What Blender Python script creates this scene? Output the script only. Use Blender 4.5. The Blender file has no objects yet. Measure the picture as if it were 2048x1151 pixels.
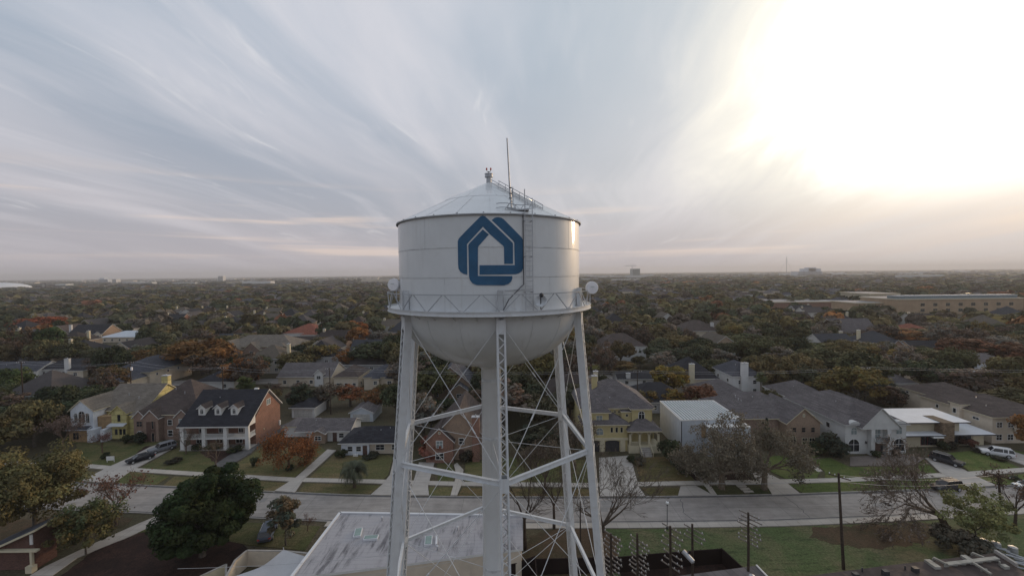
import bpy, bmesh, math, random
import numpy as np
from mathutils import Vector, Matrix
from mathutils.geometry import tessellate_polygon

# ------------------------------------------------------------------ camera, sky, sun, exposure
SC = bpy.context.scene
COL = SC.collection
H = 40.0                                    # camera height over the ground
FPX, PW, PH = 844.1, 2048.0, 1151.0         # focal length in photo pixels, photo size
PITCH = math.atan((PH/2 - 547.0)/FPX)
ROLL = -0.01123
_F = Vector((0, math.cos(PITCH), -math.sin(PITCH)))
_U0 = Vector((0, math.sin(PITCH), math.cos(PITCH)))
_R0 = Vector((1, 0, 0))
_R = _R0*math.cos(ROLL) + _U0*math.sin(ROLL)
_U = -_R0*math.sin(ROLL) + _U0*math.cos(ROLL)
CAMP = Vector((0, 0, H))
cd = bpy.data.cameras.new('camera')
cam = bpy.data.objects.new('camera', cd)
COL.objects.link(cam)
cd.sensor_width = 36
cd.lens = FPX/PW*36
cd.clip_start = 0.5
cd.clip_end = 60000
M = Matrix(((_R.x, _U.x, -_F.x, 0), (_R.y, _U.y, -_F.y, 0), (_R.z, _U.z, -_F.z, H), (0, 0, 0, 1)))
cam.matrix_world = M
SC.camera = cam

SUN_EL, SUN_AZ = math.radians(8.5), math.radians(49.0)     # azimuth to the right of straight ahead (+y)
GL_EL, GL_AZ = math.radians(19.5), math.radians(50.0)       # middle of the bright cloud in front of the sun
GLOW_DIR = Vector((math.cos(GL_EL)*math.sin(GL_AZ), math.cos(GL_EL)*math.cos(GL_AZ), math.sin(GL_EL)))
SUN_DIR = Vector((math.cos(SUN_EL)*math.sin(SUN_AZ), math.cos(SUN_EL)*math.cos(SUN_AZ), math.sin(SUN_EL)))
sl = bpy.data.lights.new('sun', 'SUN')
sl.energy = 1.4
sl.angle = math.radians(9)
sl.color = (1.0, 0.70, 0.42)
so = bpy.data.objects.new('sun', sl)
COL.objects.link(so)
so.rotation_euler = (-SUN_DIR).to_track_quat('-Z', 'Y').to_euler()
so.location = (200, 200, 120)

SC.view_settings.view_transform = 'Standard'
SC.view_settings.look = 'None'
SC.view_settings.exposure = 0.2
SC.view_settings.gamma = 1.0
SC.cycles.use_denoising = True
SC.cycles.max_bounces = 6
SC.cycles.diffuse_bounces = 3
SC.cycles.glossy_bounces = 3
SC.cycles.transparent_max_bounces = 6
SC.cycles.caustics_reflective = False
SC.cycles.caustics_refractive = False


HAZE = 0.00014


class NT:
    """small helper for node trees"""
    def __init__(s, tree):
        s.t = tree
        tree.nodes.clear()

    def n(s, typ, **kw):
        nd = s.t.nodes.new(typ)
        for k, v in kw.items():
            setattr(nd, k, v)
        return nd

    def l(s, a, b):
        s.t.links.new(a, b)

    def put(s, sock, v):
        if hasattr(v, 'links'):
            s.l(v, sock)
        else:
            sock.default_value = v

    def math(s, op, a, b=0.0, c=None, clamp=False):
        nd = s.n('ShaderNodeMath', operation=op, use_clamp=clamp)
        s.put(nd.inputs[0], a)
        s.put(nd.inputs[1], b)
        if c is not None:
            s.put(nd.inputs[2], c)
        return nd.outputs[0]

    def mix(s, fac, a, b, blend='MIX'):
        nd = s.n('ShaderNodeMix', data_type='RGBA', blend_type=blend)
        s.put(nd.inputs[0], fac)
        s.put(nd.inputs[6], a)
        s.put(nd.inputs[7], b)
        return nd.outputs[2]

    def smooth(s, x, lo, hi):
        nd = s.n('ShaderNodeMapRange', interpolation_type='SMOOTHSTEP')
        s.put(nd.inputs[0], x)
        nd.inputs[1].default_value = lo
        nd.inputs[2].default_value = hi
        nd.inputs[3].default_value = 0
        nd.inputs[4].default_value = 1
        return nd.outputs[0]

    def noise(s, vec, scale, detail=4.0, rough=0.55, dist=0.0):
        nd = s.n('ShaderNodeTexNoise')
        s.put(nd.inputs['Vector'], vec)
        nd.inputs['Scale'].default_value = scale
        nd.inputs['Detail'].default_value = detail
        nd.inputs['Roughness'].default_value = rough
        nd.inputs['Distortion'].default_value = dist
        return nd.outputs['Fac']

    def vec(s, x, y, z):
        nd = s.n('ShaderNodeCombineXYZ')
        s.put(nd.inputs[0], x)
        s.put(nd.inputs[1], y)
        s.put(nd.inputs[2], z)
        return nd.outputs[0]


def rgba(c):
    return (c[0], c[1], c[2], 1.0)


def build_world():
    w = bpy.data.worlds.new('World')
    SC.world = w
    w.use_nodes = True
    T = NT(w.node_tree)
    tc = T.n('ShaderNodeTexCoord')
    nrm = T.n('ShaderNodeVectorMath', operation='NORMALIZE')
    T.l(tc.outputs['Generated'], nrm.inputs[0])
    d = nrm.outputs[0]
    sp = T.n('ShaderNodeSeparateXYZ')
    T.l(d, sp.inputs[0])
    X, Y, Z = sp.outputs
    zc = T.math('MAXIMUM', Z, 0.0)
    dot = T.n('ShaderNodeVectorMath', operation='DOT_PRODUCT')
    T.l(d, dot.inputs[0])
    dot.inputs[1].default_value = GLOW_DIR
    sd = T.math('MAXIMUM', dot.outputs['Value'], 0.0)
    # clear-sky base
    sky = T.n('ShaderNodeTexSky', sky_type='NISHITA')
    sky.sun_disc = False
    sky.sun_elevation = SUN_EL
    sky.sun_rotation = SUN_AZ
    sky.air_density = 1.2
    sky.dust_density = 2.0
    sky.ozone_density = 1.5
    nish = T.mix(1.0, sky.outputs[0], (0.055, 0.055, 0.055, 1), 'MULTIPLY')
    # cirrus veil laid on a flat layer high above, drawn out along one wind direction
    den = T.math('ADD', zc, 0.16)
    px = T.math('DIVIDE', X, den)
    py = T.math('DIVIDE', Y, den)
    a = math.radians(8.0)
    u = T.math('ADD', T.math('MULTIPLY', px, math.sin(a)), T.math('MULTIPLY', py, math.cos(a)))
    v = T.math('SUBTRACT', T.math('MULTIPLY', px, math.cos(a)), T.math('MULTIPLY', py, math.sin(a)))
    warp = T.noise(T.vec(T.math('MULTIPLY', u, 0.5), T.math('MULTIPLY', v, 0.5), 3.1), 1.0, 2.0)
    v2 = T.math('ADD', v, T.math('MULTIPLY', T.math('SUBTRACT', warp, 0.5), 0.7))
    broad = T.noise(T.vec(T.math('MULTIPLY', u, 0.34), T.math('MULTIPLY', v2, 0.95), 0.0), 1.0, 5.0, 0.5, 0.4)
    fine = T.noise(T.vec(T.math('MULTIPLY', u, 0.55), T.math('MULTIPLY', v2, 2.6), 7.0), 1.0, 6.0, 0.6, 0.5)
    wisp = T.noise(T.vec(T.math('MULTIPLY', u, 1.1), T.math('MULTIPLY', v2, 4.2), 2.0), 1.0, 5.0, 0.62, 0.9)
    veil = T.smooth(broad, 0.36, 0.66)
    streak = T.smooth(fine, 0.44, 0.72)
    thin = T.smooth(wisp, 0.60, 0.76)
    blue = T.mix(T.smooth(zc, 0.0, 0.55), (0.43, 0.43, 0.49, 1), (0.325, 0.425, 0.54, 1))
    base = T.mix(0.80, nish, blue)
    cloudc = T.mix(T.smooth(zc, 0.02, 0.40), (0.52, 0.485, 0.51, 1), (0.655, 0.645, 0.69, 1))
    veilc = T.mix(T.math('MULTIPLY', veil, 0.66), base, cloudc)
    lit = T.mix(T.math('MULTIPLY', streak, 0.36), veilc, (0.69, 0.665, 0.695, 1))
    lit = T.mix(T.math('MULTIPLY', thin, 0.32), lit, (0.84, 0.81, 0.80, 1))
    # dull bank of grey mist low over the horizon, with pale bars in it
    bar = T.noise(T.vec(T.math('MULTIPLY', T.math('ARCTAN2', X, Y), 1.6), T.math('MULTIPLY', zc, 34.0), 1.0), 1.0, 4.0, 0.5)
    low = T.math('SUBTRACT', 1.0, T.smooth(zc, 0.0, 0.16))
    lit = T.mix(T.math('MULTIPLY', low, 0.70), lit, (0.43, 0.40, 0.43, 1))
    band = T.math('MULTIPLY', T.smooth(bar, 0.53, 0.68), T.math('MULTIPLY', T.smooth(zc, 0.02, 0.05), T.math('SUBTRACT', 1.0, T.smooth(zc, 0.10, 0.22))))
    lit = T.mix(T.math('MULTIPLY', band, 0.62), lit, (0.78, 0.63, 0.54, 1))
    # sunlight scattered through the cloud round the hidden sun
    wide = T.math('POWER', sd, 4.0)
    lit = T.mix(T.math('MULTIPLY', T.math('MULTIPLY', wide, 0.62), T.math('ADD', 0.25, T.math('MULTIPLY', T.smooth(zc, 0.02, 0.20), 0.75))), lit, (0.88, 0.85, 0.80, 1))
    edge = T.math('ADD', T.math('MULTIPLY', T.math('SUBTRACT', broad, 0.5), 0.09), T.math('MULTIPLY', T.math('SUBTRACT', fine, 0.5), 0.09))
    sde = T.math('ADD', sd, edge)
    bank = T.smooth(zc, 0.08, 0.22)
    gl = T.math('MULTIPLY', T.smooth(sde, 0.925, 1.0), bank)
    lit = T.mix(T.math('MULTIPLY', T.smooth(sde, 0.86, 0.97), T.math('ADD', T.math('MULTIPLY', bank, 0.8), 0.2)), lit, (0.98, 0.93, 0.81, 1))
    glow = T.mix(gl, (0, 0, 0, 1), (1.0, 0.92, 0.78, 1))
    tot = T.mix(1.0, lit, glow, 'ADD')
    # below the horizon: dull ground tone
    gnd = T.math('LESS_THAN', Z, -0.01)
    tot = T.mix(gnd, tot, (0.10, 0.10, 0.10, 1))
    bg = T.n('ShaderNodeBackground')
    T.l(tot, bg.inputs[0])
    bg.inputs[1].default_value = 1.0
    out = T.n('ShaderNodeOutputWorld')
    T.l(bg.outputs[0], out.inputs[0])


build_world()


def ray(px, py):
    return _F + _R*((px - PW/2)/FPX) - _U*((py - PH/2)/FPX)


def at(px, py, z=0.0):
    """the world point at height z that photo pixel (px, py) looks at"""
    d = ray(px, py)
    return CAMP + d*((z - H)/d.z)


def aty(px, py, y):
    d = ray(px, py)
    return CAMP + d*(y/d.y)


def proj(p):
    q = Vector(p) - CAMP
    k = q.dot(_F)
    if k < 0.1:
        return (-9999, -9999)
    return (PW/2 + FPX*q.dot(_R)/k, PH/2 - FPX*q.dot(_U)/k)


# ------------------------------------------------------------------ object helpers
def tag(o, label=None, cat=None, group=None, kind=None):
    if label:
        o['label'] = label
    if cat:
        o['category'] = cat
    if group:
        o['group'] = group
    if kind:
        o['kind'] = kind
    return o


def thing(name, label, cat, loc=(0, 0, 0), rz=0.0, group=None):
    o = bpy.data.objects.new(name, None)
    o.empty_display_size = 0.3
    COL.objects.link(o)
    o.location = loc
    o.rotation_euler = (0, 0, rz)
    return tag(o, label, cat, group)


def copy_tree(o, parent=None):
    c = o.copy()
    COL.objects.link(c)
    c.parent = parent
    for ch in list(o.children):
        copy_tree(ch, c)
    return c


class MB:
    """collects polygons, builds ONE mesh object"""
    def __init__(s):
        s.v, s.f, s.m = [], [], []

    def face(s, pts, m=0):
        i = len(s.v)
        s.v.extend([tuple(p) for p in pts])
        s.f.append(tuple(range(i, i + len(pts))))
        s.m.append(m)

    def add(s, verts, faces, m=0):
        i = len(s.v)
        s.v.extend([tuple(p) for p in verts])
        for f in faces:
            s.f.append(tuple(i + k for k in f))
            s.m.append(m)

    def box(s, x0, x1, y0, y1, z0, z1, m=0):
        v = [(x0, y0, z0), (x1, y0, z0), (x1, y1, z0), (x0, y1, z0), (x0, y0, z1), (x1, y0, z1), (x1, y1, z1), (x0, y1, z1)]
        s.add(v, [(3, 2, 1, 0), (4, 5, 6, 7), (0, 1, 5, 4), (1, 2, 6, 5), (2, 3, 7, 6), (3, 0, 4, 7)], m)

    def prism(s, poly, z0, z1, m=0, mtop=None):
        """poly: (x, y) counter-clockwise"""
        n = len(poly)
        a = sum(poly[i][0]*poly[(i+1) % n][1] - poly[(i+1) % n][0]*poly[i][1] for i in range(n))
        if a < 0:
            poly = poly[::-1]
        v = [(p[0], p[1], z0) for p in poly] + [(p[0], p[1], z1) for p in poly]
        s.add(v, [tuple(range(n - 1, -1, -1))] + [(i, (i+1) % n, n + (i+1) % n, n + i) for i in range(n)], m)
        s.add([(p[0], p[1], z1) for p in poly], [tuple(range(n))], m if mtop is None else mtop)

    def bar(s, p0, p1, w, h, m=0, up=(0, 0, 1)):
        """square bar from p0 to p1"""
        p0, p1 = Vector(p0), Vector(p1)
        d = (p1 - p0).normalized()
        up = Vector(up)
        if abs(d.dot(up)) > 0.98:
            up = Vector((0, 1, 0))
        r = d.cross(up).normalized()*(w/2)
        u = r.cross(d).normalized()*(h/2)
        v = []
        for p in (p0, p1):
            v += [p - r - u, p + r - u, p + r + u, p - r + u]
        s.add(v, [(0, 1, 2, 3)[::-1], (4, 5, 6, 7), (0, 1, 5, 4), (1, 2, 6, 5), (2, 3, 7, 6), (3, 0, 4, 7)], m)

    def tube(s, p0, p1, r0, r1=None, n=8, m=0, caps=True):
        r1 = r0 if r1 is None else r1
        p0, p1 = Vector(p0), Vector(p1)
        d = (p1 - p0)
        if d.length < 1e-6:
            return
        d.normalize()
        a = d.orthogonal().normalized()
        b = d.cross(a)
        v = []
        for p, r in ((p0, r0), (p1, r1)):
            for k in range(n):
                t = 2*math.pi*k/n
                v.append(p + (a*math.cos(t) + b*math.sin(t))*r)
        f = [(k, (k+1) % n, n + (k+1) % n, n + k) for k in range(n)]
        if caps:
            f += [tuple(range(n - 1, -1, -1)), tuple(range(n, 2*n))]
        s.add(v, f, m)

    def path(s, pts, radii, n=5, m=0):
        """a bent tapering tube through pts"""
        pts = [Vector(p) for p in pts]
        rings = []
        a = None
        for i, p in enumerate(pts):
            d = (pts[min(i+1, len(pts)-1)] - pts[max(i-1, 0)])
            if d.length < 1e-7:
                d = Vector((0, 0, 1))
            d.normalize()
            a = d.orthogonal() if a is None else (a - d*a.dot(d))
            if a.length < 1e-5:
                a = d.orthogonal()
            a = a.normalized()
            b = d.cross(a)
            rings.append([p + (a*math.cos(2*math.pi*k/n) + b*math.sin(2*math.pi*k/n))*radii[i] for k in range(n)])
        v = [q for r in rings for q in r]
        f = []
        for i in range(len(pts) - 1):
            for k in range(n):
                f.append((i*n + k, i*n + (k+1) % n, (i+1)*n + (k+1) % n, (i+1)*n + k))
        f.append(tuple(range((len(pts)-1)*n, len(pts)*n)))
        s.add(v, f, m)

    def lathe(s, prof, n=24, c=(0, 0, 0), m=0):
        """prof: (r, z) from bottom to top, outside"""
        v = []
        for r, z in prof:
            for k in range(n):
                t = 2*math.pi*k/n
                v.append((c[0] + r*math.sin(t), c[1] - r*math.cos(t), c[2] + z))
        f = []
        for i in range(len(prof) - 1):
            for k in range(n):
                f.append((i*n + k, i*n + (k+1) % n, (i+1)*n + (k+1) % n, (i+1)*n + k))
        s.add(v, f, m)

    def ball(s, c, r, n=10, m=0, sz=1.0):
        prof = [(max(1e-4, r*math.sin(math.pi*i/n)), -r*sz*math.cos(math.pi*i/n)) for i in range(n + 1)]
        s.lathe(prof, n, c, m)

    def build(s, name, mats, parent=None, loc=(0, 0, 0), rz=0.0, smooth=False):
        if not isinstance(mats, (list, tuple)):
            mats = [mats]
        me = bpy.data.meshes.new(name)
        me.from_pydata(s.v, [], s.f)
        for m in mats:
            me.materials.append(m)
        if len(mats) > 1:
            me.polygons.foreach_set('material_index', s.m)
        if smooth:
            me.polygons.foreach_set('use_smooth', [True]*len(s.f))
        me.update()
        return link(name, me, parent, loc, rz)


def link(name, me, parent=None, loc=(0, 0, 0), rz=0.0):
    o = bpy.data.objects.new(name, me)
    COL.objects.link(o)
    o.parent = parent
    o.location = loc
    o.rotation_euler = (0, 0, rz)
    return o


# ------------------------------------------------------------------ materials
def mat(name, col, rough=0.8, var=0.18, scale=1.5, metal=0.0, bump=0.0, tint=False, stain=None, spec=0.3, detail=5.0, coat=0.0, runs=False):
    """painted or plain surface: base colour broken up by noise; tint=True multiplies by the object's own colour"""
    m = bpy.data.materials.new(name)
    m.use_nodes = True
    T = NT(m.node_tree)
    tc = T.n('ShaderNodeTexCoord')
    nz = T.noise(tc.outputs['Object'], scale, detail, 0.6)
    lo = tuple(c*(1 - var) for c in col)
    hi = tuple(min(1, c*(1 + var)) for c in col)
    c = T.mix(T.smooth(nz, 0.3, 0.7), rgba(lo), rgba(hi))
    if stain:
        sc, scl, amt = stain
        n2 = T.noise(tc.outputs['Object'], scl, 6.0, 0.65, 0.6)
        c = T.mix(T.math('MULTIPLY', T.smooth(n2, 0.5, 0.68), amt), c, rgba(sc))
    if coat or runs:
        mp = T.n('ShaderNodeMapping')
        T.l(tc.outputs['Object'], mp.inputs[0])
        mp.inputs['Scale'].default_value = (2.6, 2.6, 0.16)
        n3 = T.noise(mp.outputs[0], 1.0, 6.0, 0.7, 0.2)
        c = T.mix(T.math('MULTIPLY', T.smooth(n3, 0.52, 0.74), 0.30), c, (0.40, 0.375, 0.345, 1))
    if tint:
        oi = T.n('ShaderNodeObjectInfo')
        c = T.mix(1.0, c, oi.outputs['Color'], 'MULTIPLY')
    b = T.n('ShaderNodeBsdfPrincipled')
    T.l(c, b.inputs['Base Color'])
    b.inputs['Roughness'].default_value = rough
    b.inputs['Metallic'].default_value = metal
    b.inputs['Specular IOR Level'].default_value = spec
    if bump:
        bp = T.n('ShaderNodeBump')
        bp.inputs['Strength'].default_value = bump
        bp.inputs['Distance'].default_value = 0.05
        T.l(T.noise(tc.outputs['Object'], scale*8, 3.0), bp.inputs['Height'])
        T.l(bp.outputs[0], b.inputs['Normal'])
    if coat:
        b.inputs['Coat Weight'].default_value = coat
        b.inputs['Coat Roughness'].default_value = 0.09
    o = T.n('ShaderNodeOutputMaterial')
    T.l(b.outputs[0], o.inputs[0])
    return m


def courses(name, col, mortar, bw, bh, var=0.25, rough=0.9, tint=False, roofing=False, bump=0.3):
    """brick, siding or shingle courses; u runs round the walls, v up"""
    m = bpy.data.materials.new(name)
    m.use_nodes = True
    T = NT(m.node_tree)
    tc = T.n('ShaderNodeTexCoord')
    sp = T.n('ShaderNodeSeparateXYZ')
    T.l(tc.outputs['Object'], sp.inputs[0])
    u = T.math('ADD', sp.outputs[0], sp.outputs[1])
    vv = sp.outputs[2]
    if roofing:
        u = T.math('ADD', sp.outputs[0], T.math('MULTIPLY', sp.outputs[1], 0.31))
    br = T.n('ShaderNodeTexBrick')
    T.l(T.vec(u, vv, 0.0), br.inputs['Vector'])
    br.inputs['Color1'].default_value = rgba(tuple(c*(1 - var) for c in col))
    br.inputs['Color2'].default_value = rgba(tuple(min(1, c*(1 + var)) for c in col))
    br.inputs['Mortar'].default_value = rgba(mortar)
    br.inputs['Scale'].default_value = 1.0
    br.inputs['Mortar Size'].default_value = bh*0.12
    br.inputs['Brick Width'].default_value = bw
    br.inputs['Row Height'].default_value = bh
    n1 = T.noise(tc.outputs['Object'], 0.45, 6.0, 0.65)
    n2 = T.noise(tc.outputs['Object'], 3.5, 4.0, 0.6)
    w = T.math('ADD', T.math('MULTIPLY', n1, 0.7), T.math('MULTIPLY', n2, 0.45))
    k = T.n('ShaderNodeMapRange')
    T.put(k.inputs[0], w)
    k.inputs[1].default_value = 0.3
    k.inputs[2].default_value = 0.9
    k.inputs[3].default_value = 0.72
    k.inputs[4].default_value = 1.30
    c = T.mix(1.0, br.outputs[0], T.vec(k.outputs[0], k.outputs[0], k.outputs[0]), 'MULTIPLY')
    if tint:
        oi = T.n('ShaderNodeObjectInfo')
        c = T.mix(1.0, c, oi.outputs['Color'], 'MULTIPLY')
    b = T.n('ShaderNodeBsdfPrincipled')
    T.l(c, b.inputs['Base Color'])
    b.inputs['Roughness'].default_value = rough
    b.inputs['Specular IOR Level'].default_value = 0.2
    bp = T.n('ShaderNodeBump')
    bp.inputs['Strength'].default_value = bump
    bp.inputs['Distance'].default_value = 0.02
    T.l(br.outputs['Fac'], bp.inputs['Height'])
    bp.invert = True
    T.l(bp.outputs[0], b.inputs['Normal'])
    o = T.n('ShaderNodeOutputMaterial')
    T.l(b.outputs[0], o.inputs[0])
    return m


def leaf_mat(name, base=None):
    m = bpy.data.materials.new(name)
    m.use_nodes = True
    T = NT(m.node_tree)
    at_ = T.n('ShaderNodeAttribute', attribute_name='tint')
    oi = T.n('ShaderNodeObjectInfo')
    c = T.mix(1.0, at_.outputs['Color'], oi.outputs['Color'], 'MULTIPLY')
    b = T.n('ShaderNodeBsdfPrincipled')
    T.l(c, b.inputs['Base Color'])
    b.inputs['Roughness'].default_value = 0.75
    b.inputs['Specular IOR Level'].default_value = 0.15
    tr = T.n('ShaderNodeBsdfTranslucent')
    T.l(c, tr.inputs[0])
    mx = T.n('ShaderNodeMixShader')
    mx.inputs[0].default_value = 0.22
    T.l(b.outputs[0], mx.inputs[1])
    T.l(tr.outputs[0], mx.inputs[2])
    o = T.n('ShaderNodeOutputMaterial')
    T.l(mx.outputs[0], o.inputs[0])
    return m


def ground_mat(name, cols, scale, patch=0.06, bump=0.0, tint=False, rough=0.95, streak=None):
    """ground cover: three colours mixed by broad patches and fine speckle"""
    m = bpy.data.materials.new(name)
    m.use_nodes = True
    T = NT(m.node_tree)
    tc = T.n('ShaderNodeTexCoord')
    co = tc.outputs['Object']
    p = T.noise(co, patch, 5.0, 0.62, 0.8)
    f = T.noise(co, scale, 5.0, 0.7)
    vec2 = co
    if streak:
        mp = T.n('ShaderNodeMapping')
        T.l(co, mp.inputs[0])
        mp.inputs['Rotation'].default_value = (0, 0, streak)
        mp.inputs['Scale'].default_value = (0.25, 1.6, 1)
        vec2 = mp.outputs[0]
    s2 = T.noise(vec2, 0.9, 5.0, 0.65, 1.0)
    c = T.mix(T.smooth(p, 0.40, 0.62), rgba(cols[0]), rgba(cols[1]))
    c = T.mix(T.smooth(s2, 0.48, 0.72), c, rgba(cols[2]))
    k = T.n('ShaderNodeMapRange')
    T.put(k.inputs[0], f)
    k.inputs[1].default_value = 0.3
    k.inputs[2].default_value = 0.7
    k.inputs[3].default_value = 0.5
    k.inputs[4].default_value = 1.5
    c = T.mix(1.0, c, T.vec(k.outputs[0], k.outputs[0], k.outputs[0]), 'MULTIPLY')
    if tint:
        oi = T.n('ShaderNodeObjectInfo')
        c = T.mix(1.0, c, oi.outputs['Color'], 'MULTIPLY')
    b = T.n('ShaderNodeBsdfPrincipled')
    T.l(c, b.inputs['Base Color'])
    b.inputs['Roughness'].default_value = rough
    b.inputs['Specular IOR Level'].default_value = 0.15
    if bump:
        bp = T.n('ShaderNodeBump')
        bp.inputs['Strength'].default_value = bump
        bp.inputs['Distance'].default_value = 0.1
        T.l(f, bp.inputs['Height'])
        T.l(bp.outputs[0], b.inputs['Normal'])
    o = T.n('ShaderNodeOutputMaterial')
    T.l(b.outputs[0], o.inputs[0])
    return m


def paving_mat(name, col, slab_x, slab_y, joint=0.5, streaks=0.2):
    m = bpy.data.materials.new(name)
    m.use_nodes = True
    T = NT(m.node_tree)
    tc = T.n('ShaderNodeTexCoord')
    br = T.n('ShaderNodeTexBrick')
    T.l(tc.outputs['Object'], br.inputs['Vector'])
    br.offset = 0.0
    br.inputs['Color1'].default_value = rgba(tuple(c*0.94 for c in col))
    br.inputs['Color2'].default_value = rgba(tuple(c*1.05 for c in col))
    br.inputs['Mortar'].default_value = rgba(tuple(c*joint for c in col))
    br.inputs['Scale'].default_value = 1.0
    br.inputs['Mortar Size'].default_value = 0.035
    br.inputs['Brick Width'].default_value = slab_x
    br.inputs['Row Height'].default_value = slab_y
    mp = T.n('ShaderNodeMapping')
    T.l(tc.outputs['Object'], mp.inputs[0])
    mp.inputs['Scale'].default_value = (0.12, 1.1, 1)
    st = T.noise(mp.outputs[0], 1.0, 6.0, 0.65, 0.5)
    sp = T.noise(tc.outputs['Object'], 0.5, 7.0, 0.68)
    w = T.math('ADD', T.math('MULTIPLY', st, 0.5), T.math('MULTIPLY', sp, 0.5))
    k = T.n('ShaderNodeMapRange')
    T.put(k.inputs[0], w)
    k.inputs[1].default_value = 0.35
    k.inputs[2].default_value = 0.65
    k.inputs[3].default_value = 1 - streaks
    k.inputs[4].default_value = 1 + streaks*0.7
    c = T.mix(1.0, br.outputs[0], T.vec(k.outputs[0], k.outputs[0], k.outputs[0]), 'MULTIPLY')
    b = T.n('ShaderNodeBsdfPrincipled')
    T.l(c, b.inputs['Base Color'])
    b.inputs['Roughness'].default_value = 0.85
    b.inputs['Specular IOR Level'].default_value = 0.25
    o = T.n('ShaderNodeOutputMaterial')
    T.l(b.outputs[0], o.inputs[0])
    return m


MT = {}
MT['tower'] = mat('tower_white_paint', (0.62, 0.635, 0.645), 0.5, 0.035, 0.5, spec=0.4, stain=((0.50, 0.50, 0.49), 0.7, 0.22), coat=0.6)
MT['towersteel'] = mat('tower_steel_paint', (0.60, 0.615, 0.63), 0.5, 0.05, 1.2, spec=0.4, stain=((0.46, 0.44, 0.42), 1.5, 0.3), runs=True)
MT['seam'] = mat('seam_grime', (0.50, 0.51, 0.52), 0.7, 0.2, 2.0)
MT['blue'] = mat('emblem_blue_paint', (0.028, 0.100, 0.196), 0.5, 0.12, 1.4, spec=0.35, stain=((0.05, 0.125, 0.21), 1.1, 0.4))
MT['white'] = mat('white_trim_paint', (0.66, 0.65, 0.63), 0.6, 0.06, 1.5)
MT['metal'] = mat('galvanised_metal', (0.42, 0.43, 0.45), 0.45, 0.12, 2.0, metal=0.4)
MT['darkmetal'] = mat('dark_metal', (0.045, 0.045, 0.05), 0.5, 0.2, 3.0)
MT['black'] = mat('black_rubber', (0.018, 0.018, 0.02), 0.8, 0.2, 6.0)
MT['glass'] = mat('window_glass', (0.018, 0.022, 0.028), 0.06, 0.3, 0.7, spec=0.6)
MT['paleglass'] = mat('pale_blind_glass', (0.20, 0.24, 0.25), 0.10, 0.15, 1.2, spec=0.6)
MT['greenglass'] = mat('green_tinted_glass', (0.17, 0.25, 0.23), 0.12, 0.12, 0.8, spec=0.6)
MT['wood'] = mat('creosoted_wood', (0.050, 0.036, 0.028), 0.9, 0.3, 4.0)
MT['fence'] = courses('dark_wood_boards', (0.075, 0.036, 0.030), (0.02, 0.012, 0.011), 0.16, 3.0, 0.35)
MT['bark'] = mat('bark', (0.10, 0.085, 0.07), 0.95, 0.35, 2.5, bump=0.5, tint=True)
MT['leaf'] = leaf_mat('leaves')
MT['dish'] = mat('dish_white_paint', (0.80, 0.78, 0.80), 0.45, 0.05, 2.0)
MT['redlens'] = mat('red_beacon_lens', (0.45, 0.06, 0.04), 0.25, 0.1, 3.0, spec=0.6)
MT['globe'] = mat('lamp_globe', (0.82, 0.82, 0.80), 0.3, 0.04, 2.0)
# walls and roofs
MT['wall_tint'] = mat('painted_wall', (1, 1, 1), 0.9, 0.08, 0.8, tint=True, runs=True, stain=((0.72, 0.70, 0.66), 0.5, 0.35))
MT['roof_tint'] = courses('shingle_roof', (1, 1, 1), (0.6, 0.6, 0.6), 0.9, 0.16, 0.16, 0.95, True, True)
MT['siding'] = courses('yellow_wrap_boards', (0.56, 0.49, 0.225), (0.42, 0.36, 0.17), 2.4, 1.2, 0.12)
MT['housewrap'] = mat('white_house_wrap', (0.70, 0.73, 0.78), 0.6, 0.08, 0.9, stain=((0.42, 0.48, 0.58), 1.8, 0.5))
MT['rawwood'] = mat('raw_plywood', (0.33, 0.22, 0.12), 0.9, 0.2, 1.2)
MT['redbrick'] = courses('red_brick', (0.235, 0.115, 0.080), (0.23, 0.18, 0.155), 0.23, 0.077, 0.28)
MT['pinkbrick'] = courses('pinkish_brick', (0.255, 0.165, 0.125), (0.27, 0.23, 0.20), 0.23, 0.077, 0.25)
MT['tanbrick'] = courses('tan_brick', (0.285, 0.195, 0.135), (0.30, 0.25, 0.21), 0.23, 0.077, 0.22)
MT['yellowstucco'] = mat('yellow_stucco', (0.47, 0.395, 0.205), 0.92, 0.07, 0.9, stain=((0.40, 0.335, 0.19), 0.6, 0.4))
MT['creamtrim'] = mat('cream_trim', (0.56, 0.50, 0.36), 0.8, 0.06, 1.0)
MT['greystucco'] = mat('pale_grey_stucco', (0.50, 0.50, 0.49), 0.92, 0.05, 0.7, stain=((0.36, 0.36, 0.35), 0.5, 0.4))
MT['creamstucco'] = mat('cream_stucco', (0.58, 0.50, 0.40), 0.92, 0.06, 0.7, stain=((0.40, 0.35, 0.29), 0.5, 0.4))
MT['whitestucco'] = mat('white_stucco', (0.62, 0.61, 0.60), 0.92, 0.05, 0.7, stain=((0.5, 0.48, 0.46), 0.5, 0.35))
MT['beigepanel'] = mat('beige_panel', (0.43, 0.38, 0.28), 0.85, 0.05, 0.7)
MT['stone'] = courses('brown_ledge_stone', (0.21, 0.15, 0.10), (0.10, 0.08, 0.06), 0.5, 0.16, 0.4)
MT['greywrap'] = mat('grey_wrap_sheeting', (0.50, 0.53, 0.57), 0.7, 0.06, 0.8, stain=((0.42, 0.46, 0.52), 1.0, 0.5))
MT['whitemembrane'] = mat('white_roof_membrane', (0.60, 0.61, 0.63), 0.8, 0.05, 0.5, stain=((0.55, 0.56, 0.58), 0.7, 0.4))
MT['roof_black'] = courses('black_shingle', (0.036, 0.036, 0.043), (0.015, 0.015, 0.018), 0.9, 0.16, 0.25, 0.95, False, True)
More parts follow.
